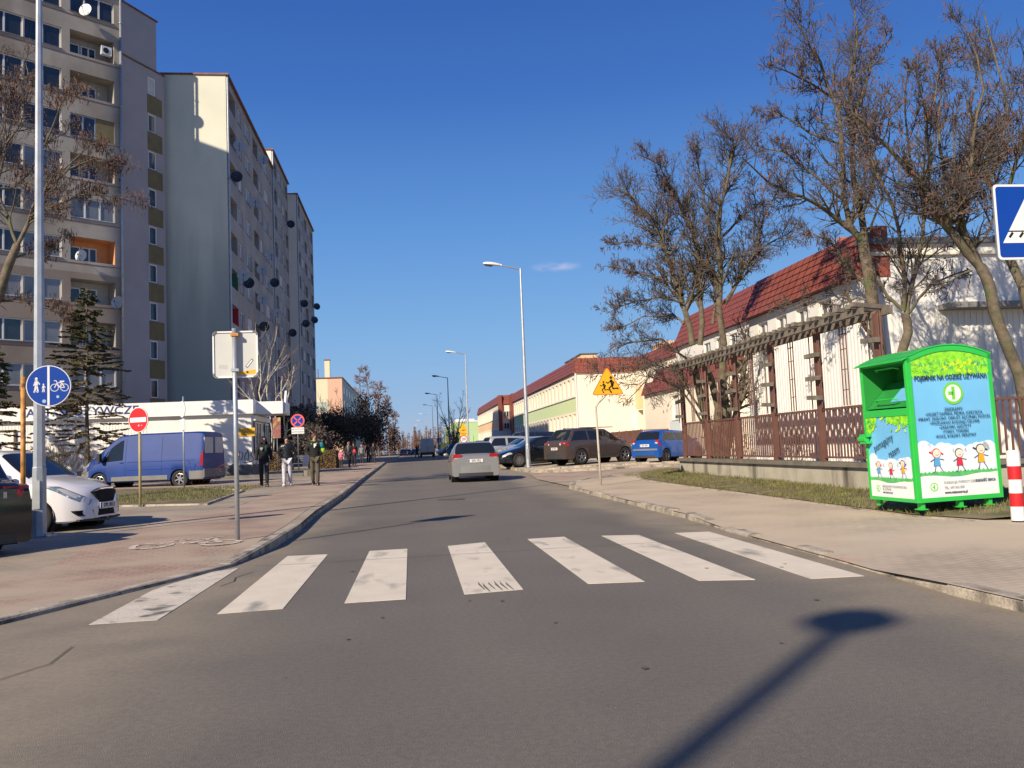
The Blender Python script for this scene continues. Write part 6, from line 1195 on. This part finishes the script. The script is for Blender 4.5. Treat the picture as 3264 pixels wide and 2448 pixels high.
px_limbs(T, (2650, 500), 2.37, [([(290, 1000), (120, 850), (0, 640), (-180, 560)], .05, .015, 12), ([(330, 1100), (200, 1060), (60, 1120), (-150, 1080), (-400, 1180)], .03, .012, 12), ([(310, 1350), (230, 1250), (100, 1000)], .05, .03, 8)], dp, ROB, 1.5)
T.finish('bare_tree', 'tall bare tree in front of the corner of the red roof', 'tree', at(2835, 1520, dp), group=gR)
# tree three: slender, forked in a V above the clothes bank
T = Tree(3); o, sc, dp = (2650, 500), 2.37, 18.6; P3 = dict(ROB); P3['n'] = [0, 10, 6, 5]
T.limb([at(2850, 1560, dp), at(2868, 1150, dp), at(2895, 1060, dp), at(2885, 1000, dp)], .11, .09, P3, 4)
px_limbs(T, o, sc, [([(570, 1190), (600, 1000), (650, 830), (690, 600), (690, 330), (740, 100), (800, -250), (840, -560)], .06, .012, 20), ([(545, 1160), (555, 950), (520, 700), (480, 430), (350, 150), (250, -200), (220, -500)], .055, .012, 18), ([(540, 1160), (420, 1050), (340, 900), (320, 830)], .04, .02, 6), ([(690, 330), (600, 50), (560, -300), (590, -700)], .035, .01, 12), ([(590, 1180), (760, 960), (900, 900), (1040, 850)], .03, .01, 8)], dp, P3, 1.8)
T.finish('bare_tree', 'slender bare tree forking in a V just above the clothing container', 'tree', at(2850, 1560, dp), group=gR)
# tree four: leaning to the left across the white wall
T = Tree(4); dp = 16.8
T.limb([at(3320, 1620, dp), at(3249, 1190, dp), at(3190, 1050, dp), at(3156, 920, dp), at(3125, 850, dp)], .12, .10, ROB, 4)
px_limbs(T, o, sc, [([(1125, 830), (950, 620), (800, 440), (720, 250), (600, 120), (440, -60), (300, -200), (150, -330)], .09, .015, 26), ([(1125, 830), (1060, 680), (980, 500), (1020, 350), (1060, 150), (1070, -120), (1150, -500), (1000, -1000)], .075, .012, 24), ([(980, 480), (900, 240), (820, -50), (780, -400), (840, -800)], .045, .012, 16),
    ([(1020, 350), (960, 200), (930, 0), (960, -400)], .035, .01, 12), ([(720, 250), (750, 0), (720, -300), (640, -700)], .04, .01, 14), ([(1060, 150), (1180, -80), (1300, -300)], .03, .01, 10), ([(1060, 860), (900, 940), (700, 960), (500, 1000)], .02, .008, 8)], dp, ROB, 2.0)
T.finish('bare_tree', 'bare tree with a thick trunk leaning left across the white gable wall', 'tree', at(3320, 1620, dp), group=gR)
# tree five at the right edge
T = Tree(5); dp = 17.6
T.limb([at(3480, 1650, dp), at(3370, 1250, dp), at(3280, 1000, dp), at(3220, 830, dp), at(3185, 740, dp)], .11, .08, ROB, 4)
px_limbs(T, o, sc, [([(1270, 570), (1250, 380), (1200, 180), (1260, 0), (1330, -300), (1250, -700), (1150, -1100)], .06, .012, 22), ([(1260, 500), (1350, 200), (1420, -50), (1500, -300), (1450, -800)], .05, .012, 18), ([(1340, 800), (1500, 450), (1600, 100), (1600, -500)], .05, .012, 14), ([(1210, 200), (1100, -50), (1040, -350), (1100, -700)], .04, .012, 14), ([(1200, 500), (1100, 300), (1080, 330)], .02, .01, 6)], dp, ROB, 2.2)
T.finish('bare_tree', 'bare tree rising behind the blue crossing sign at the right edge', 'tree', at(3480, 1650, dp), group=gR)
# bare tree at the left edge
T = Tree(6); o, sc, dp = (0, 0), 2.073, 23.5; PL = dict(ROB); PL['pods'] = .14; PL['n'] = [0, 11, 7, 5]
T.limb([at(-260, 1640, dp), at(-150, 1250, dp), at(-60, 1040, dp), at(0, 930, dp), at(55, 780, dp)], .19, .11, PL, 4)
px_limbs(T, o, sc, [([(115, 1620), (200, 1450), (250, 1290), (350, 1230), (450, 1120), (620, 1050), (760, 1100)], .06, .012, 18), ([(200, 1430), (330, 1370), (520, 1290), (660, 1290), (760, 1360)], .04, .012, 12), ([(115, 1620), (60, 1450), (-30, 1250), (40, 950), (30, 800), (110, 560)], .05, .012, 16), ([(-30, 1250), (80, 1250), (200, 1140), (300, 950), (440, 880)], .035, .01, 12),
    ([(40, 950), (160, 750), (200, 560), (170, 420)], .03, .01, 12), ([(-60, 1500), (-200, 1100), (-150, 700), (-40, 350)], .05, .012, 14), ([(110, 1700), (230, 1660), (350, 1640), (450, 1560)], .03, .01, 10), ([(300, 950), (400, 700), (460, 600)], .025, .01, 8), ([(-120, 2000), (100, 1990), (260, 2010), (420, 2090)], .03, .01, 10), ([(650, 1290), (850, 1330), (1000, 1370)], .015, .007, 5), ([(420, 1120), (600, 950), (700, 960)], .02, .008, 7)], dp, PL, 2.0)
T.finish('bare_tree', 'bare pod laden tree hanging in from the left edge before the grey block', 'tree', at(-260, 1640, dp))
# spruces in front of the shop
def spruce(seed, base, h, w, label, lean=0., bare=.35):
    r = random.Random(seed); t = thing('spruce_tree', label, 'tree', base, 0, 'spruces in front of the shop'); mb = MB(); mb.path([(lean * k / 6 + .02 * sin(k * 2), 0, h * k / 6) for k in range(7)], [.11 * (1 - k / 6.6) for k in range(7)], 8); mb.build('trunk', M['bark'], t, smooth=True)
    mb = MB(); n = int(h * 24)
    for i in range(n):
        f = r.random() ** .85; z = h * (.14 + .85 * f); L = w * (1 - f) ** .75 * r.uniform(.5, 1.1) + .12; a = r.uniform(0, 6.3); d = Vector((cos(a), sin(a), r.uniform(-.22, .25))); p = Vector((lean * z / h, 0, z)); pts = [p]
        for k in range(1, 5): pts.append(p + d * L * k / 4 + Vector((0, 0, -.10 * L * (k / 4) ** 2 + .05 * L * (k / 4) ** 4)))
        mb.path(pts, [.016, .012, .009, .006, .004], 3, 1, False); dens = bare + (1 - bare) * min(1, f * 1.3)
        for q in range(int(L * 34 * dens) + 4):
            u = r.uniform(.25, 1) * 4; j = min(3, int(u)); c = pts[j].lerp(pts[j + 1], u - j); s_ = Vector((-d.y, d.x, 0)) * r.choice((-1, 1)); l = r.uniform(.12, .30) * (1.2 - u / 6); e = (d * .7 + s_ * r.uniform(.2, 1) + Vector((0, 0, r.uniform(-.35, .1)))).normalized() * l; v = Vector((0, 0, .022 + .02 * r.random()))
            k = 0 if r.random() < .2 + .55 * f else 1; mb.add([c - v, c + v, c + e + v * .3, c + e - v], [(0, 1, 2, 3)], k); x = e.cross(v).normalized() * .022; mb.add([c - x, c + x, c + e * .9], [(0, 1, 2)], k)
    mb.build('foliage', [M['needle'], M['needledry']], t); return t
b = at(279, 1535, 38); spruce(1, b, 8.6, 2.7, 'thin dark spruce standing before the lettering of the shop'); b = at(-20, 1560, 36); spruce(2, b, 6.0, 2.0, 'spruce cut by the left edge beside the shop')
b = at(-330, 1570, 37); spruce(3, b, 8.8, 2.9, 'spruce just outside the left edge that shades the shop wall')
# shrubs
def shrub(seed, p, h, n, mt, label, name='bare_shrub', spread=.7, group=None):
    r = random.Random(seed); mb = MB(); T = Tree(seed); P = dict(wob=.25, up=.12, rmin=.004, levels=3, n=[0, 5, 4], ratio=(.3, .6), ang=(.3, .8)); 
    for i in range(n): a = r.uniform(0, 6.3); s_ = spread * r.random(); T.branch(Vector(p) + Vector((cos(a), sin(a), 0)) * .12 * r.random(), Vector((cos(a) * s_, sin(a) * s_, 1)), h * r.uniform(.6, 1.), .012, 1, P)
    m = T.tw; m.v += []; b = T.big; base = len(m.v); m.add(b.v, b.f, 0); m.xf(Matrix.Translation(-Vector(p)))
    o = m.build(name, M[mt], None, loc=p, label=label, cat='shrub', group=group); return o
shrub(11, at(185, 1560, 31), 1.9, 26, 'needledry', 'bare tangled shrub behind the white hatchback', spread=1.0); shrub(12, at(617, 1577, 35.5), 1.7, 5, 'redstem', 'thin shrub with reddish stems beside the rear wheel of the van', spread=.8)
for i, (x, y, h, l) in enumerate(((9.3, 24.5, 1.6, 'tangle of bare twigs behind the far end of the pergola fence'), (9.5, 21.0, 1.3, 'low bare shrub behind the middle of the pergola fence'), (9.6, 17.0, 1.5, 'thin bare shrub behind the pergola fence near the container'))): shrub(20 + i, (x, y, .3), h, 14, 'twig', l, spread=1.1)
# birches by the shop
BIR = dict(wob=.16, up=.16, rmin=.005, levels=3, n=[0, 9, 5], ratio=(.25, .5), ang=(.35, .75), t0=.3, split=.012)
T = Tree(7); dp = 58; b0 = at(862, 1500, dp)
for pts in (((862, 1500), (825, 1250), (830, 1180), (818, 1100), (815, 1030)), ((862, 1500), (850, 1250), (865, 1130), (876, 1090), (880, 1040)), ((862, 1500), (830, 1280), (862, 1200), (915, 1130)), ((860, 1480), (815, 1290), (800, 1210), (740, 1150)), ((870, 1490), (840, 1330), (760, 1230), (735, 1190)), ((865, 1500), (880, 1270), (918, 1210), (925, 1190))):
    T.limb([at(x, y, dp + T.r.uniform(-1, 1)) for x, y in pts], .06, .012, BIR, 1)
T.finish('birch_tree', 'clump of thin white birch stems rising behind the shop roof', 'tree', b0, 'birch', 'birchtwig', group='birches near the shop')
T = Tree(8); dp = 47.5; b0 = at(903, 1500, dp)
for pts in (((903, 1500), (904, 1320), (918, 1265), (932, 1200), (938, 1160)), ((906, 1400), (915, 1345), (932, 1330), (950, 1310)), ((908, 1380), (930, 1365), (975, 1358)), ((904, 1320), (896, 1260), (900, 1200))): T.limb([at(x, y, dp) for x, y in pts], .055, .012, BIR, 1)
T.finish('birch_tree', 'single slim birch with white bark at the corner of the shop', 'tree', b0, 'birch', 'birchtwig', group='birches near the shop')
# dark dense trees down the left pavement
def leafy(seed, base, h, rad, label, mt='darkleaf', n=6800, zc=.50, name='dark_tree', group='dark trees along the left pavement', leaf=.13, trunk='twig'):
    r = random.Random(seed); t = thing(name, label, 'tree', base, 0, group); T = Tree(seed); P = dict(wob=.22, up=.10, rmin=.012, levels=3, n=[0, 7, 5], ratio=(.35, .6), ang=(.4, .9), split=.0)
    T.big.path([(0, 0, 0), (.05, 0, h * .25), (0, .05, h * .6)], [.14, .11, .05], 7); cl = []
    for i in range(12): T.branch(Vector((0, 0, h * r.uniform(.16, .5))), Vector((r.uniform(-1, 1), r.uniform(-1, 1), r.uniform(.3, 1))), h * r.uniform(.35, .55), .05, 1, P)
    T.big.build('trunk', M['bark'], t, smooth=True)
    c = [(Vector((r.gauss(0, .42) * rad, r.gauss(0, .42) * rad, h * zc + r.gauss(0, .2) * h * .8)), r.uniform(.25, .5) * rad) for _ in range(26)]; mb = MB()
    for _ in range(n):
        q, R_ = r.choice(c); u = T.dirv() * R_ * r.random() ** .45; p = q + u
        if p.z < h * .10 or p.z > h: continue
        a = T.dirv() * leaf * r.uniform(.5, 1.2); b = T.dirv().cross(a).normalized() * leaf * .45; mb.add([p - a, p + b, p + a, p - b], [(0, 1, 2, 3)])
    mb.build('crown', M[mt], t); return t
def gp(x, y, d=.1): return (x, y, GZ(x, y) + d)
leafy(31, gp(-8.2, 80), 6.2, 2.6, 'dark bushy tree against the pastel block, left of the pair'); leafy(32, gp(-5.8, 84), 6.5, 2.7, 'largest dark bushy tree overhanging the pavement'); leafy(33, gp(-4.7, 104), 6.9, 2.9, 'dark round tree farther along, nearest the road'); leafy(34, gp(-9.5, 70), 4.8, 2.2, 'low dark bush behind the no stopping sign')
leafy(35, gp(-7.0, 62), 3.2, 1.8, 'brownish bare bush behind the bench', 'twig', 2600)
PB = dict(wob=.2, up=-.04, tipup=-.6, rmin=.022, levels=3, n=[0, 22, 14], ratio=(.25, .5), ang=(.5, 1.1), t0=.25, split=.03)
for i, (x, y, h, l) in enumerate(((-7.4, 150, 15.5, 'tallest weeping birch above the dark trees'), (-5.6, 158, 13.2, 'second weeping birch, just right of the tallest'), (-4.2, 176, 12.2, 'third weeping birch stepping down to the right'), (-3.6, 205, 10.5, 'lowest weeping birch before the far wood'))):
    T = Tree(40 + i)
    for k in range(3): T.limb([(x, y, .3), (x + T.r.uniform(-.3, .3), y, h * .4), (x + T.r.uniform(-.9, .9), y + T.r.uniform(-.5, .5), h * .8), (x + T.r.uniform(-1, 1), y, h)], .13, .03, PB, 1, h * .3)
    T.finish('weeping_birch', l, 'tree', (x, y, .3), 'birchtwig', 'birchtwig', group='weeping birches beyond the dark trees')
for i, (x, y, h, l, w) in enumerate(((6.4, 128, 9.2, 'bare spreading tree between the dark lamps on the right', 1), (7.5, 150, 6.5, 'small bare tree behind the curved shelter roof', .7), (8.5, 190, 7.0, 'brownish bare tree right of the far lamps', .8))):
    T = Tree(50 + i); P = dict(wob=.2, up=.12, rmin=.014, levels=3, n=[0, 9, 6], ratio=(.3, .6), ang=(.4, .9), t0=.2)
    for k in range(7): a = k * .9; T.limb([(x, y, .3), (x + cos(a) * .2, y, h * .25), (x + cos(a) * 1.4 * w, y + sin(a) * 1.3, h * .6), (x + cos(a) * 2.6 * w, y + sin(a) * 2., h * (.8 + .15 * sin(k * 2)))], .09, .02, P, 1)
    T.finish('bare_tree', l, 'tree', (x, y, .3), group='bare trees on the right of the far road')
r = random.Random(77); mb = MB(); 
for i in range(280):
    x = r.uniform(-45, 60); y = r.uniform(300, 380) if abs(x - 1.4) > 5 or r.random() < .4 else r.uniform(380, 400); h = r.uniform(7, 11.5); k = 1 if r.random() < .3 else 0
    mb.path([(x, y, 0), (x + r.uniform(-.4, .4), y, h * .5), (x + r.uniform(-.6, .6), y, h)], [.16, .10, .03], 4, k, False)
    for j in range(75):
        z = h * r.uniform(.18, 1); a = r.uniform(0, 6.3); L = r.uniform(.8, 2.2) * (1.2 - z / h); mb.path([(x, y, z), (x + cos(a) * L, y + sin(a) * L, z + L * r.uniform(.2, .9))], [.07, .05], 3, 0, False)
mb.build('far_wood', [M['birchtwig'], M['birch']], label='distant reddish brown birch wood closing the end of the road', cat='wood', kind='stuff')
# hedge, lawn edge, bench and bin
r = random.Random(9)
def hedge(x0, x1, y0, y1, z0, h, label, n=9000):
    mb = MB(); mb.box(x0 + .12, x1 - .12, y0 + .12, y1 - .12, z0, z0 + h - .12)
    for _ in range(n):
        f = r.randrange(3); x, y, z = r.uniform(x0, x1), r.uniform(y0, y1), z0 + r.uniform(0, h)
        if f == 0: y = y0 + abs(r.gauss(0, .07))
        elif f == 1: z = z0 + h - abs(r.gauss(0, .06))
        else: x = r.choice((x0 + abs(r.gauss(0, .07)), x1 - abs(r.gauss(0, .07))))
        a = Vector((r.uniform(-1, 1), r.uniform(-1, 1), r.uniform(-1, 1))) * .07; b = Vector((r.uniform(-1, 1), r.uniform(-1, 1), r.uniform(-1, 1))) * .04; c = Vector((x, y, z)); mb.add([c - a, c + b, c + a, c - b], [(0, 1, 2, 3)])
    return mb.build('hedge', M['hedge'], label=label, cat='hedge', group='clipped brown hedges')
hedge(-5.95, -4.85, 57.6, 60.2, .30, 1.2, 'clipped brown hedge just right of the man in the green collar'); hedge(-10.6, -7.7, 57.4, 58.5, .30, 1.2, 'clipped brown hedge behind the first two men', 7000)
t = thing('bench', 'dark slatted park bench between the two hedges', 'bench', (-6.9, 57.8, .31)); 
mb = MB(); [mb.box(-.8, .8, -.25 + i * .13, -.16 + i * .13, .42, .46) for i in range(4)]; mb.build('seat', M['galvd'], t); mb = MB(); [mb.box(-.8, .8, .28, .31, .56 + i * .14, .66 + i * .14) for i in range(3)]; mb.build('backrest', M['galvd'], t)
for x in (-.7, .7): mb = MB(); mb.box(x - .03, x + .03, -.25, .28, 0, .42); mb.box(x - .03, x + .03, .25, .29, .42, .95); mb.build('leg', M['galvd'], t)
t = thing('litter_bin', 'litter bin on a post with a white panel, right of the bench', 'bin', (-5.9, 50.2, .27)); mb = MB(); mb.tube((.22, 0, 0), (.22, 0, 1.15), .03); mb.build('post', M['galvd'], t); mb = MB(); mb.prism([(-.16, .35), (.12, .35), (.16, 1.0), (-.10, 1.0)], -.12, .12, 0, FACE()); mb.build('bin_body', M['wframe'], t)
t = thing('concrete_block', 'small pale concrete block at the edge of the pavement behind the men', 'concrete block', (-4.95, 42.9, .24)); mb = MB(); mb.box(-.17, .17, -.15, .15, 0, .3); mb.build('block', M['concrete'], t); MB().box(-.18, .18, -.16, .16, .3, .33).build('cap', M['coping'], t)
mb = MB(); mb.box(-9.0, -5.2, 43.0, 43.12, .2, .42); mb.build('low_retaining_wall', M['plinth'], label='low grey retaining wall edging the little lawn', cat='wall')
# ------------------------------------------------------------------ people
def skin_mesh(name, verts, edges, radii, m, parent, sub=1, label=None):
    import bmesh
    me = bpy.data.meshes.new('tmp'); me.from_pydata([tuple(v) for v in verts], edges, []); o = bpy.data.objects.new('tmp', me); COL.objects.link(o)
    o.modifiers.new('s', 'SKIN'); bm = bmesh.new(); bm.from_mesh(me); ly = bm.verts.layers.skin.verify(); bm.verts.ensure_lookup_table()
    for i, v in enumerate(bm.verts): r_ = radii[i]; v[ly].radius = r_ if isinstance(r_, tuple) else (r_, r_); v[ly].use_root = (i == 0)
    bm.to_mesh(me); bm.free()
    s = o.modifiers.new('u', 'SUBSURF'); s.levels = sub; s.render_levels = sub
    out = bpy.data.meshes.new_from_object(o.evaluated_get(bpy.context.evaluated_depsgraph_get())); bpy.data.objects.remove(o)
    out.name = name; out.materials.clear(); out.materials.append(m); out.polygons.foreach_set('use_smooth', [True] * len(out.polygons))
    r = bpy.data.objects.new(name, out); COL.objects.link(r); r.parent = parent
    if label: r['label'] = label
    return r
M['skin'] = mat('skin', (.48, .27, .19), .55, var=.05); M['brownhair'] = mat('brown hair', (.09, .045, .022), .7, var=.3, scale=20); M['redhair'] = mat('reddish hair', (.28, .09, .03), .7, var=.3, scale=20)
def cloth(name, c, rough=.85): return mat(name, c, rough, var=.2, scale=6, bump=.4, bscale=14)
def person(label, x, y, rz, h, top, low, shoe, hair=None, stride=.18, arms='down', look=0., hood=None, hat=None, coat=0., slim=1., group='people walking on the left pavement', puffy=0., lean=0.):
    z = pzL(x, y) + .012; t = thing('person', label, 'person', (x, y, z), rz, group); k = h / 1.75
    V = []; E = []; R = []
    def add(p, r, par=None):
        V.append(Vector(p) * k); R.append((r[0] * k, r[1] * k) if isinstance(r, tuple) else r * k)
        if par is not None: E.append((par, len(V) - 1))
        return len(V) - 1
    # faces -Y
    pel = add((0, 0, .95), (.15 * slim, .11)); sp = add((0, -.0, 1.13), (.135 * slim, .10), pel); ch = add((0, -lean * .5, 1.33), (.16 * slim, .11), sp); nk = add((0, -.005 - lean, 1.485), .052, ch); jaw = add((0, -.02 - lean, 1.56), (.062, .07), nk); hd = add((0, -.018 - lean, 1.64), (.084, .10), jaw); ht = add((0, -.005 - lean, 1.715), (.06, .07), hd)
    J = {}
    for s in (-1, 1):
        f = stride * s; hip = add((.085 * s, 0, .90), .085, pel); kn = add((.095 * s, -f * .45 - .03, .50), .055, hip); an = add((.095 * s, -f * 1.0 + (.05 if f < 0 else 0), .09 + (.03 if f < 0 else 0)), .038, kn); toe = add((.105 * s, -f * 1.0 - .15 + (.05 if f < 0 else 0), .035), (.04, .03), an)
        sh = add((.18 * s * slim, -lean * .5, 1.42), .058, ch)
        if arms == 'down': el = add((.235 * s, .04 + f * .35, 1.15), .042, sh); wr = add((.25 * s, -.02 + f * .75, .90), .028, el)
        elif arms == 'pocket': el = add((.285 * s, .06, 1.16), .042, sh); wr = add((.13 * s, -.02, 1.0), .03, el)
        else: el = add((.22 * s, .0, 1.15), .042, sh); wr = add((.10 * s, -.17, 1.12), .028, el)
        J[s] = (hip, kn, an, toe, sh, el, wr)
        d = (V[wr] - V[el]).normalized() / k if True else 0
        W_ = V[wr] / k; dv = (V[wr] - V[el]).normalized(); pm = add(W_ + dv * .05, (.026, .018), wr); kn_ = add(W_ + dv * .085, (.028, .015), pm)
        for i, (o, L) in enumerate(((-.025, .062), (-.009, .072), (.008, .068), (.024, .05))):
            a = add(W_ + dv * (.10 + L * .3) + Vector((0, o, 0)), .0085, kn_); add(W_ + dv * (.095 + L) + Vector((-s * .015, o, 0)), .0075, a)
        th = add(W_ + dv * .05 + Vector((-s * .01, -.035, 0)), .010, pm); add(W_ + dv * .085 + Vector((-s * .018, -.042, 0)), .008, th)
    nose = add((0, -.118 - lean, 1.625), .010, hd)
    if look:
        c = V[nk].copy(); Rm = Matrix.Rotation(look, 3, 'Z')
        for i in (jaw, hd, ht, nose): V[i] = c + Rm @ (V[i] - c)
    skin_mesh('body', V, E, R, M['skin'], t)
    # eyes and mouth
    Hd = V[hd]; Rm = Matrix.Rotation(look, 3, 'Z'); mb = MB()
    for s in (-1, 1): q = Hd + Rm @ Vector((.032 * s, -.088, .008)) * k; mb.lathe([(.001, -.006 * k), (.012 * k, 0), (.001, .006 * k)], 8, 0, Matrix.Translation(q))
    q = Hd + Rm @ Vector((0, -.09, -.052)) * k; mb.box(-.022 * k, .022 * k, -.006, .006, -.004 * k, .004 * k, 0, Matrix.Translation(q) @ Rm.to_4x4()); mb.build('face_features', M['brownhair'], t)
    def sub(ids, edges, rad, name, m, extra=None):
        vs = [V[i].copy() for i in ids]; rr = list(rad)
        if extra: vs += [Vector(e[0]) * k for e in extra]; rr += [e[1] for e in extra]
        return skin_mesh(name, vs, edges, [((q[0] * k, q[1] * k) if isinstance(q, tuple) else q * k) for q in rr], m, t)
    a, b = J[-1], J[1]; g = puffy
    # trousers
    sub([pel, a[0], a[1], a[2], b[0], b[1], b[2]], [(0, 1), (1, 2), (2, 3), (0, 4), (4, 5), (5, 6)], [(.165 * slim, .125), .100, .078, .066, .100, .078, .066], 'trousers', low)
    for s in (a, b): sub([s[2], s[3]], [(0, 1), (0, 2)], [.060, (.062, .048)], 'shoe', shoe, [((V[s[2]] / k + Vector((0, .05, -.03))), .05)])
    ids = [sp, ch, nk, a[4], a[5], a[6], b[4], b[5], b[6]]; hem = .86 - coat
    jr = [(.17 * slim + g, .135 + g), (.19 * slim + g, .14 + g), .075, .078 + g * .6, .064 + g * .5, .047 + g * .2, .078 + g * .6, .064 + g * .5, .047 + g * .2]
    jk = sub(ids, [(0, 1), (1, 2), (1, 3), (3, 4), (4, 5), (1, 6), (6, 7), (7, 8), (0, 9)], jr, 'jacket', top, [((0, 0, hem), (.175 * slim + g, .14 + g))])
    if puffy:
        mb = MB()
        for i in range(7): zz = (.92 + i * .075) * k; mb.lathe([(.19 * k, -.004), (.196 * k, 0), (.19 * k, .004)], 20, 0, Matrix.Translation((0, 0, zz)) @ Matrix.Diagonal((1.08, .84, 1, 1)), cap=False)
        mb.build('quilting', M['black'], jk)
    Rh = Matrix.Translation(V[hd]) @ Matrix.Rotation(look, 4, 'Z')
    if hair: mb = MB(); mb.lathe([(.001, .118), (.055, .105), (.088, .06), (.098, .0), (.09, -.05), (.07, -.075)], 14, 0, Rh @ Matrix.Translation((0, .022 * k, .005 * k)) @ Matrix.Rotation(-.42, 4, 'X') @ Matrix.Diagonal((k, k * 1.12, k, 1)), cap=False); mb.build('hair', hair, t, smooth=True)
    if hat: mb = MB(); mb.lathe([(.001, .135), (.05, .125), (.09, .08), (.103, .03), (.105, .0)], 14, 0, Rh @ Matrix.Translation((0, .01 * k, .01 * k)) @ Matrix.Rotation(-.12, 4, 'X') @ Matrix.Diagonal((k, k * 1.1, k, 1)), cap=False); mb.build('hat', hat, t, smooth=True)
    if hood: mb = MB(); mb.lathe([(.001, .14), (.06, .13), (.105, .07), (.118, .0), (.115, -.08), (.13, -.16)], 14, 0, Rh @ Matrix.Translation((0, .055 * k, -.01 * k)) @ Matrix.Rotation(-.62, 4, 'X') @ Matrix.Diagonal((k, k * 1.1, k, 1)), cap=False); mb.build('hood', hood, t, smooth=True)
    return t, jk, k
blk = cloth('black cloth', (.012, .012, .014)); dk = cloth('charcoal cloth', (.035, .035, .04)); lil = cloth('light grey sweatpants', (.50, .50, .56)); khk = cloth('khaki trousers', (.09, .075, .05)); M['puffer'] = mat('shiny black nylon', (.014, .014, .016), .3, var=.2, scale=9, bump=.7, bscale=11)
wsh = mat('white shoes', (.6, .6, .6), .6); bsh = mat('black shoes', (.02, .02, .02), .6); grn = cloth('bright green cloth', (.10, .42, .05)); tel = cloth('teal cloth', (.01, .20, .26)); lim = cloth('lime cloth', (.35, .60, .03)); pnk = cloth('pink coat cloth', (.75, .20, .33)); wht = cloth('white knit', (.75, .73, .72)); red = cloth('red bag', (.60, .03, .06)); gry = cloth('grey knit', (.22, .21, .21))
g3 = 'three young men walking side by side'
t, jk, k = person('person in a black hooded sweatshirt with a grey shield emblem on the chest', -5.12, 31.4, radians(8), 1.76, blk, blk, bsh, hood=blk, look=radians(22), stride=.14, group=g3, puffy=.012)
FR = lambda x, z, y=-.155: F((x, y, z), (1, 0, 0), (0, 0, 1))
mb = MB(); mb.prism([(-.045, .05), (.045, .05), (.045, -.01), (0, -.06), (-.045, -.01)], 0, .012, 0, FR(-.075, 1.33, -.163)); mb.build('emblem', M['pgrey'], jk); mb = MB(); mb.prism([(-.03, .1), (.03, .1), (.02, -.09), (-.04, -.07)], 0, .01, 0, FR(.08, 1.33, -.165)); mb.build('green_print', mat('dark green print', (.01, .14, .07), .7), jk); mb = MB(); mb.prism(rrect(.09, .10, .01), 0, .01, 0, FR(.10, .80, -.15)); mb.build('trouser_print', M['pgrey'], t)
person('person in a shiny black quilted jacket, beanie and light grey sweatpants', -4.25, 30.8, radians(4), 1.74, M['puffer'], lil, wsh, hat=blk, arms='pocket', look=radians(10), stride=-.10, group=g3, puffy=.03)
t, jk, k = person('person in a black jacket with green collar and khaki trousers', -3.27, 30.5, radians(-2), 1.79, blk, khk, bsh, hair=M['brownhair'], arms='pocket', look=radians(28), stride=.12, group=g3, puffy=.018, lean=.03)
mb = MB()
for s in (-1, 1): mb.path([(0, .085, 1.53), (.09 * s, .04, 1.52), (.12 * s, -.07, 1.47), (.06 * s, -.145, 1.40)], [.028, .035, .032, .022], 8)
mb.build('collar', grn, jk, smooth=True); mb = MB(); mb.path([(.20, -.03, 1.46), (.25, -.035, 1.38), (.275, -.03, 1.27)], [.075, .072, .06], 10); mb.build('sleeve_panel', tel, jk, smooth=True); mb = MB(); mb.path([(.278, -.035, 1.27), (.29, -.02, 1.19), (.30, .02, 1.13)], [.064, .062, .055], 10); mb.build('sleeve_panel', lim, jk, smooth=True)
text_mesh('F', .16, 'lettering', M['pwhite'], jk, FR(.035, 1.36, -.178), bold=.012)
person('person, small child in a pink coat and white hat in front of the hedge', -4.42, 56.6, radians(10), 1.12, pnk, dk, bsh, hat=wht, arms='front', stride=.05, coat=.12, puffy=.03, slim=.95)
t, jk, k = person('person with reddish hair, dark coat, grey scarf and red bag beside the child', -3.98, 57.4, radians(-20), 1.68, dk, blk, bsh, hair=M['redhair'], look=radians(-25), stride=.2, coat=.05)
mb = MB(); mb.path([(-.08, -.08, 1.43), (0, -.13, 1.40), (.03, -.16, 1.2), (.02, -.165, 1.02)], [.04, .05, .04, .035], 8); mb.build('scarf', gry, t, smooth=True); mb = MB(); mb.path([(.36, .0, 1.18), (.39, .0, 1.05), (.38, .0, .93)], [.06, .12, .10], 10, flat=.5); mb.build('handbag', red, t, smooth=True)
person('person in black behind the person with the red bag', -4.0, 62.5, 0, 1.66, blk, blk, bsh, hat=blk, stride=.1, coat=.1); person('person in a pale grey coat and pink hat farther along the pavement', -4.0, 72.5, 0, 1.5, gry, dk, bsh, hat=pnk, stride=.1)
person('person in dark clothes right behind the one with the pink hat', -3.55, 74.5, 0, 1.6, blk, blk, bsh, hair=M['brownhair'], stride=.1); person('person in dark clothes alone, nearest the kerb in the shade', -2.95, 70.5, 0, 1.6, blk, dk, bsh, hair=M['brownhair'], stride=.16)
t, jk, k = person('person in dark clothes crossing just left of the distant white van', .85, 121, 1.2, 1.7, blk, dk, bsh, hair=M['brownhair'], stride=.2, group='people near the distant van'); t.location.z = GZ(.85, 121)
